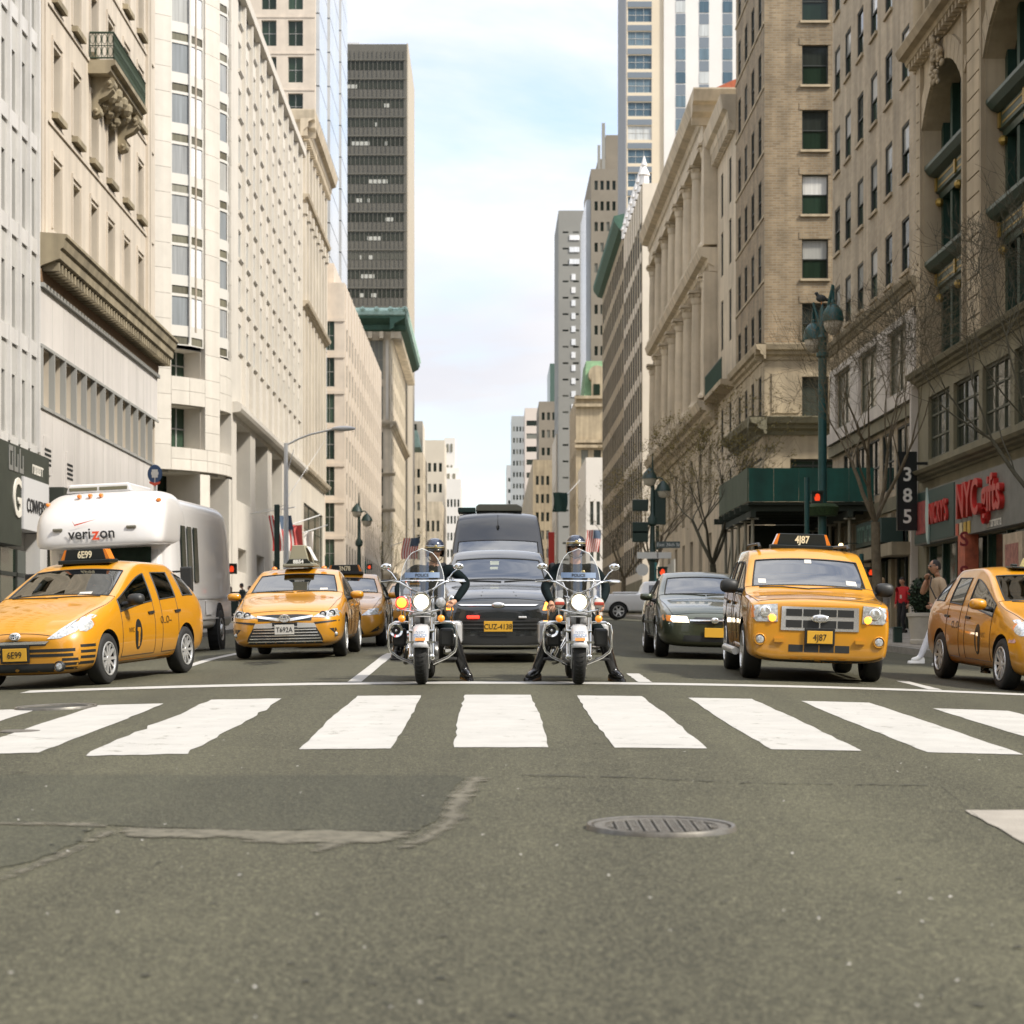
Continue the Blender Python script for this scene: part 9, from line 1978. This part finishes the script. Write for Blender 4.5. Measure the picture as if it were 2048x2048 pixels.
m = root('bollard_box', (at(1795, 1250, 50).x, 50, zwalk(50)), 'small dark utility box at the right kerb behind the boxy taxi', 'utility box'); b = MB(); q = at(1795, 1250, 52); b.box(q.x - .1, q.x + .1, 51.9, 52.1, zwalk(52), zwalk(52) + .35); b.box(q.x - .12, q.x + .12, 51.88, 52.12, zwalk(52) + .35, zwalk(52) + .39); b.build('case', TEAL_D, m, bevel=.01)
# construction hoarding rail on the right pavement
t = root('white_hoarding', (11, 125, zwalk(125)), 'sloping white hoarding with small dark lamps behind the dark saloon', 'hoarding')
for i in range(7): y = 119 + i * 2.4; h = 3.3 - .22 * i; m = MB(); m.box(10.2, 10.26, y + .02, y + 2.38, zwalk(y), zwalk(y) + h); m.build('panel', M('hoarding_white', (.52, .50, .44, 1), .7, var=.1, vscale=1), t)
for i in range(6): y = 119.5 + i * 2.6; m = MB(); m.tube([(10.15, y, zwalk(y) + 2.1), (9.9, y, zwalk(y) + 2.2)], .05, 6); m.ball((9.88, y, zwalk(y) + 2.2), .11, 8, 6); m.build('lamp', SIGB, t)

# ================================================================ trees in early spring
BARK = M('bark_brown', (.15, .125, .083, 1), .9, var=.35, vscale=7, bump=.6, bscale=24); BARK_D = M('bark_dark', (.072, .066, .042, 1), .9, var=.3, vscale=7); TWIG = M('twig_brown', (.14, .118, .072, 1), .9); BUD = M('spring_buds', (.25, .20, .06, 1), .8, var=.4, vscale=3)
def tree(label, X, Y, h, spread, seed, lean=(0, 0), bark=BARK, buds=.4, trunk=.30, tr=.16, depth=6, dens=3):
 rr = random.Random(seed); zb = zwalk(Y) - .05; t = root('street_tree', (X, Y, zb), label, 'tree', 'bare street trees'); T_, C_, B_ = MB(), MB(), MB()
 def grow(p, d, ln, r_, lv):
  n = 4 if lv < 3 else 3; P = [p]; q = p; dd = d.copy()
  for i in range(n):
   dd = (dd + Vector((rr.uniform(-1, 1), rr.uniform(-1, 1), rr.uniform(-.5, .9))) * (.14 if lv else .04) + Vector((0, 0, .05 if lv < 4 else 0))).normalized(); q = q + dd * ln / n; P.append(q)
  r1 = r_ * (.72 if lv else .8); rs = [r_ + (r1 - r_) * i / n for i in range(n + 1)]; (T_ if lv < 3 else C_).tube(P, rs, 7 if lv < 2 else (5 if lv < 4 else 3), cap=False)
  if lv >= depth:
   if rr.random() < buds:
    for _ in range(5):
     c = P[rr.randint(1, n)] + Vector((rr.uniform(-.04, .04),) * 3); s = rr.uniform(.02, .05); a = Vector((rr.uniform(-1, 1), rr.uniform(-1, 1), rr.uniform(-1, 1))).normalized() * s; b = a.cross(Vector((rr.uniform(-1, 1), 1, rr.uniform(-1, 1)))).normalized() * s * .7; B_.quad(c - a, c + b, c + a, c - b)
   return
  k = dens if lv else 4
  if lv >= 2: k = rr.choice((2, 2, 3)) if dens == 3 else 2
  for i in range(k):
   az_ = rr.uniform(0, 6.28) if lv else (i + rr.uniform(-.25, .25)) * 6.28 / k; tilt = rr.uniform(.35, .75) * (spread if lv < 2 else 1); ax = dd.orthogonal().normalized(); ax.rotate(Matrix.Rotation(az_, 3, dd)); nd = dd.copy(); nd.rotate(Matrix.Rotation(tilt, 3, ax)); s = P[-1] if (i < 2 or lv == 0) else P[rr.randint(max(1, n - 2), n)]
   grow(s, nd, ln * rr.uniform(.62, .84) if lv else h * .24 * rr.uniform(.85, 1.2), max(.004, r1 * rr.uniform(.45, .66)), lv + 1)
  if lv in (1, 2, 3) and rr.random() < .7: nd = (dd + Vector((rr.uniform(-.2, .2), rr.uniform(-.2, .2), .25))).normalized(); grow(P[-1], nd, ln * .72, max(.004, r1 * .66), lv + 1)
 grow(Vector((X, Y, zb)), Vector((lean[0], lean[1], 1)).normalized(), h * trunk, tr, 0)
 T_.build('trunk', bark, t, smooth=60); tag(C_.build('crown', TWIG if bark is BARK else BARK_D, t), kind='stuff')
 if B_.v: tag(B_.build('buds', BUD, t), kind='stuff')
 return t
tree('bare street tree with tall forked trunk before the number sign', at(1757, 1190, 57).x, 57, 7.9, .85, 11, (-.02, 0), buds=0, trunk=.40, tr=.15, depth=7)
tree('bare street tree with low wide fork left of the green shed', at(1436, 1150, 93).x, 93, 8.8, 1.25, 5, (-.12, 0), BARK_D, .5, .30, .17, 7)
tree('near bare tree whose dark limbs reach in from the right edge', 10.7, 41.5, 7.4, 1.1, 23, (-.03, 0), BARK_D, 0, .40, .12, 7)
tree('yellow budding tree beside the ornate lamp on the right', 10.0, 131, 10.5, 1.15, 31, (0, 0), BARK, 1., .26, .2)
tree('more distant budding tree further up the right kerb', 9.9, 160, 10, 1.1, 41, (0, 0), BARK, 1., .28, .2, 5)
tree('small bare tree near the flags far up the left kerb', -10.2, 205, 9, 1., 51, (0, 0), BARK, .5, .3, .15, 5)
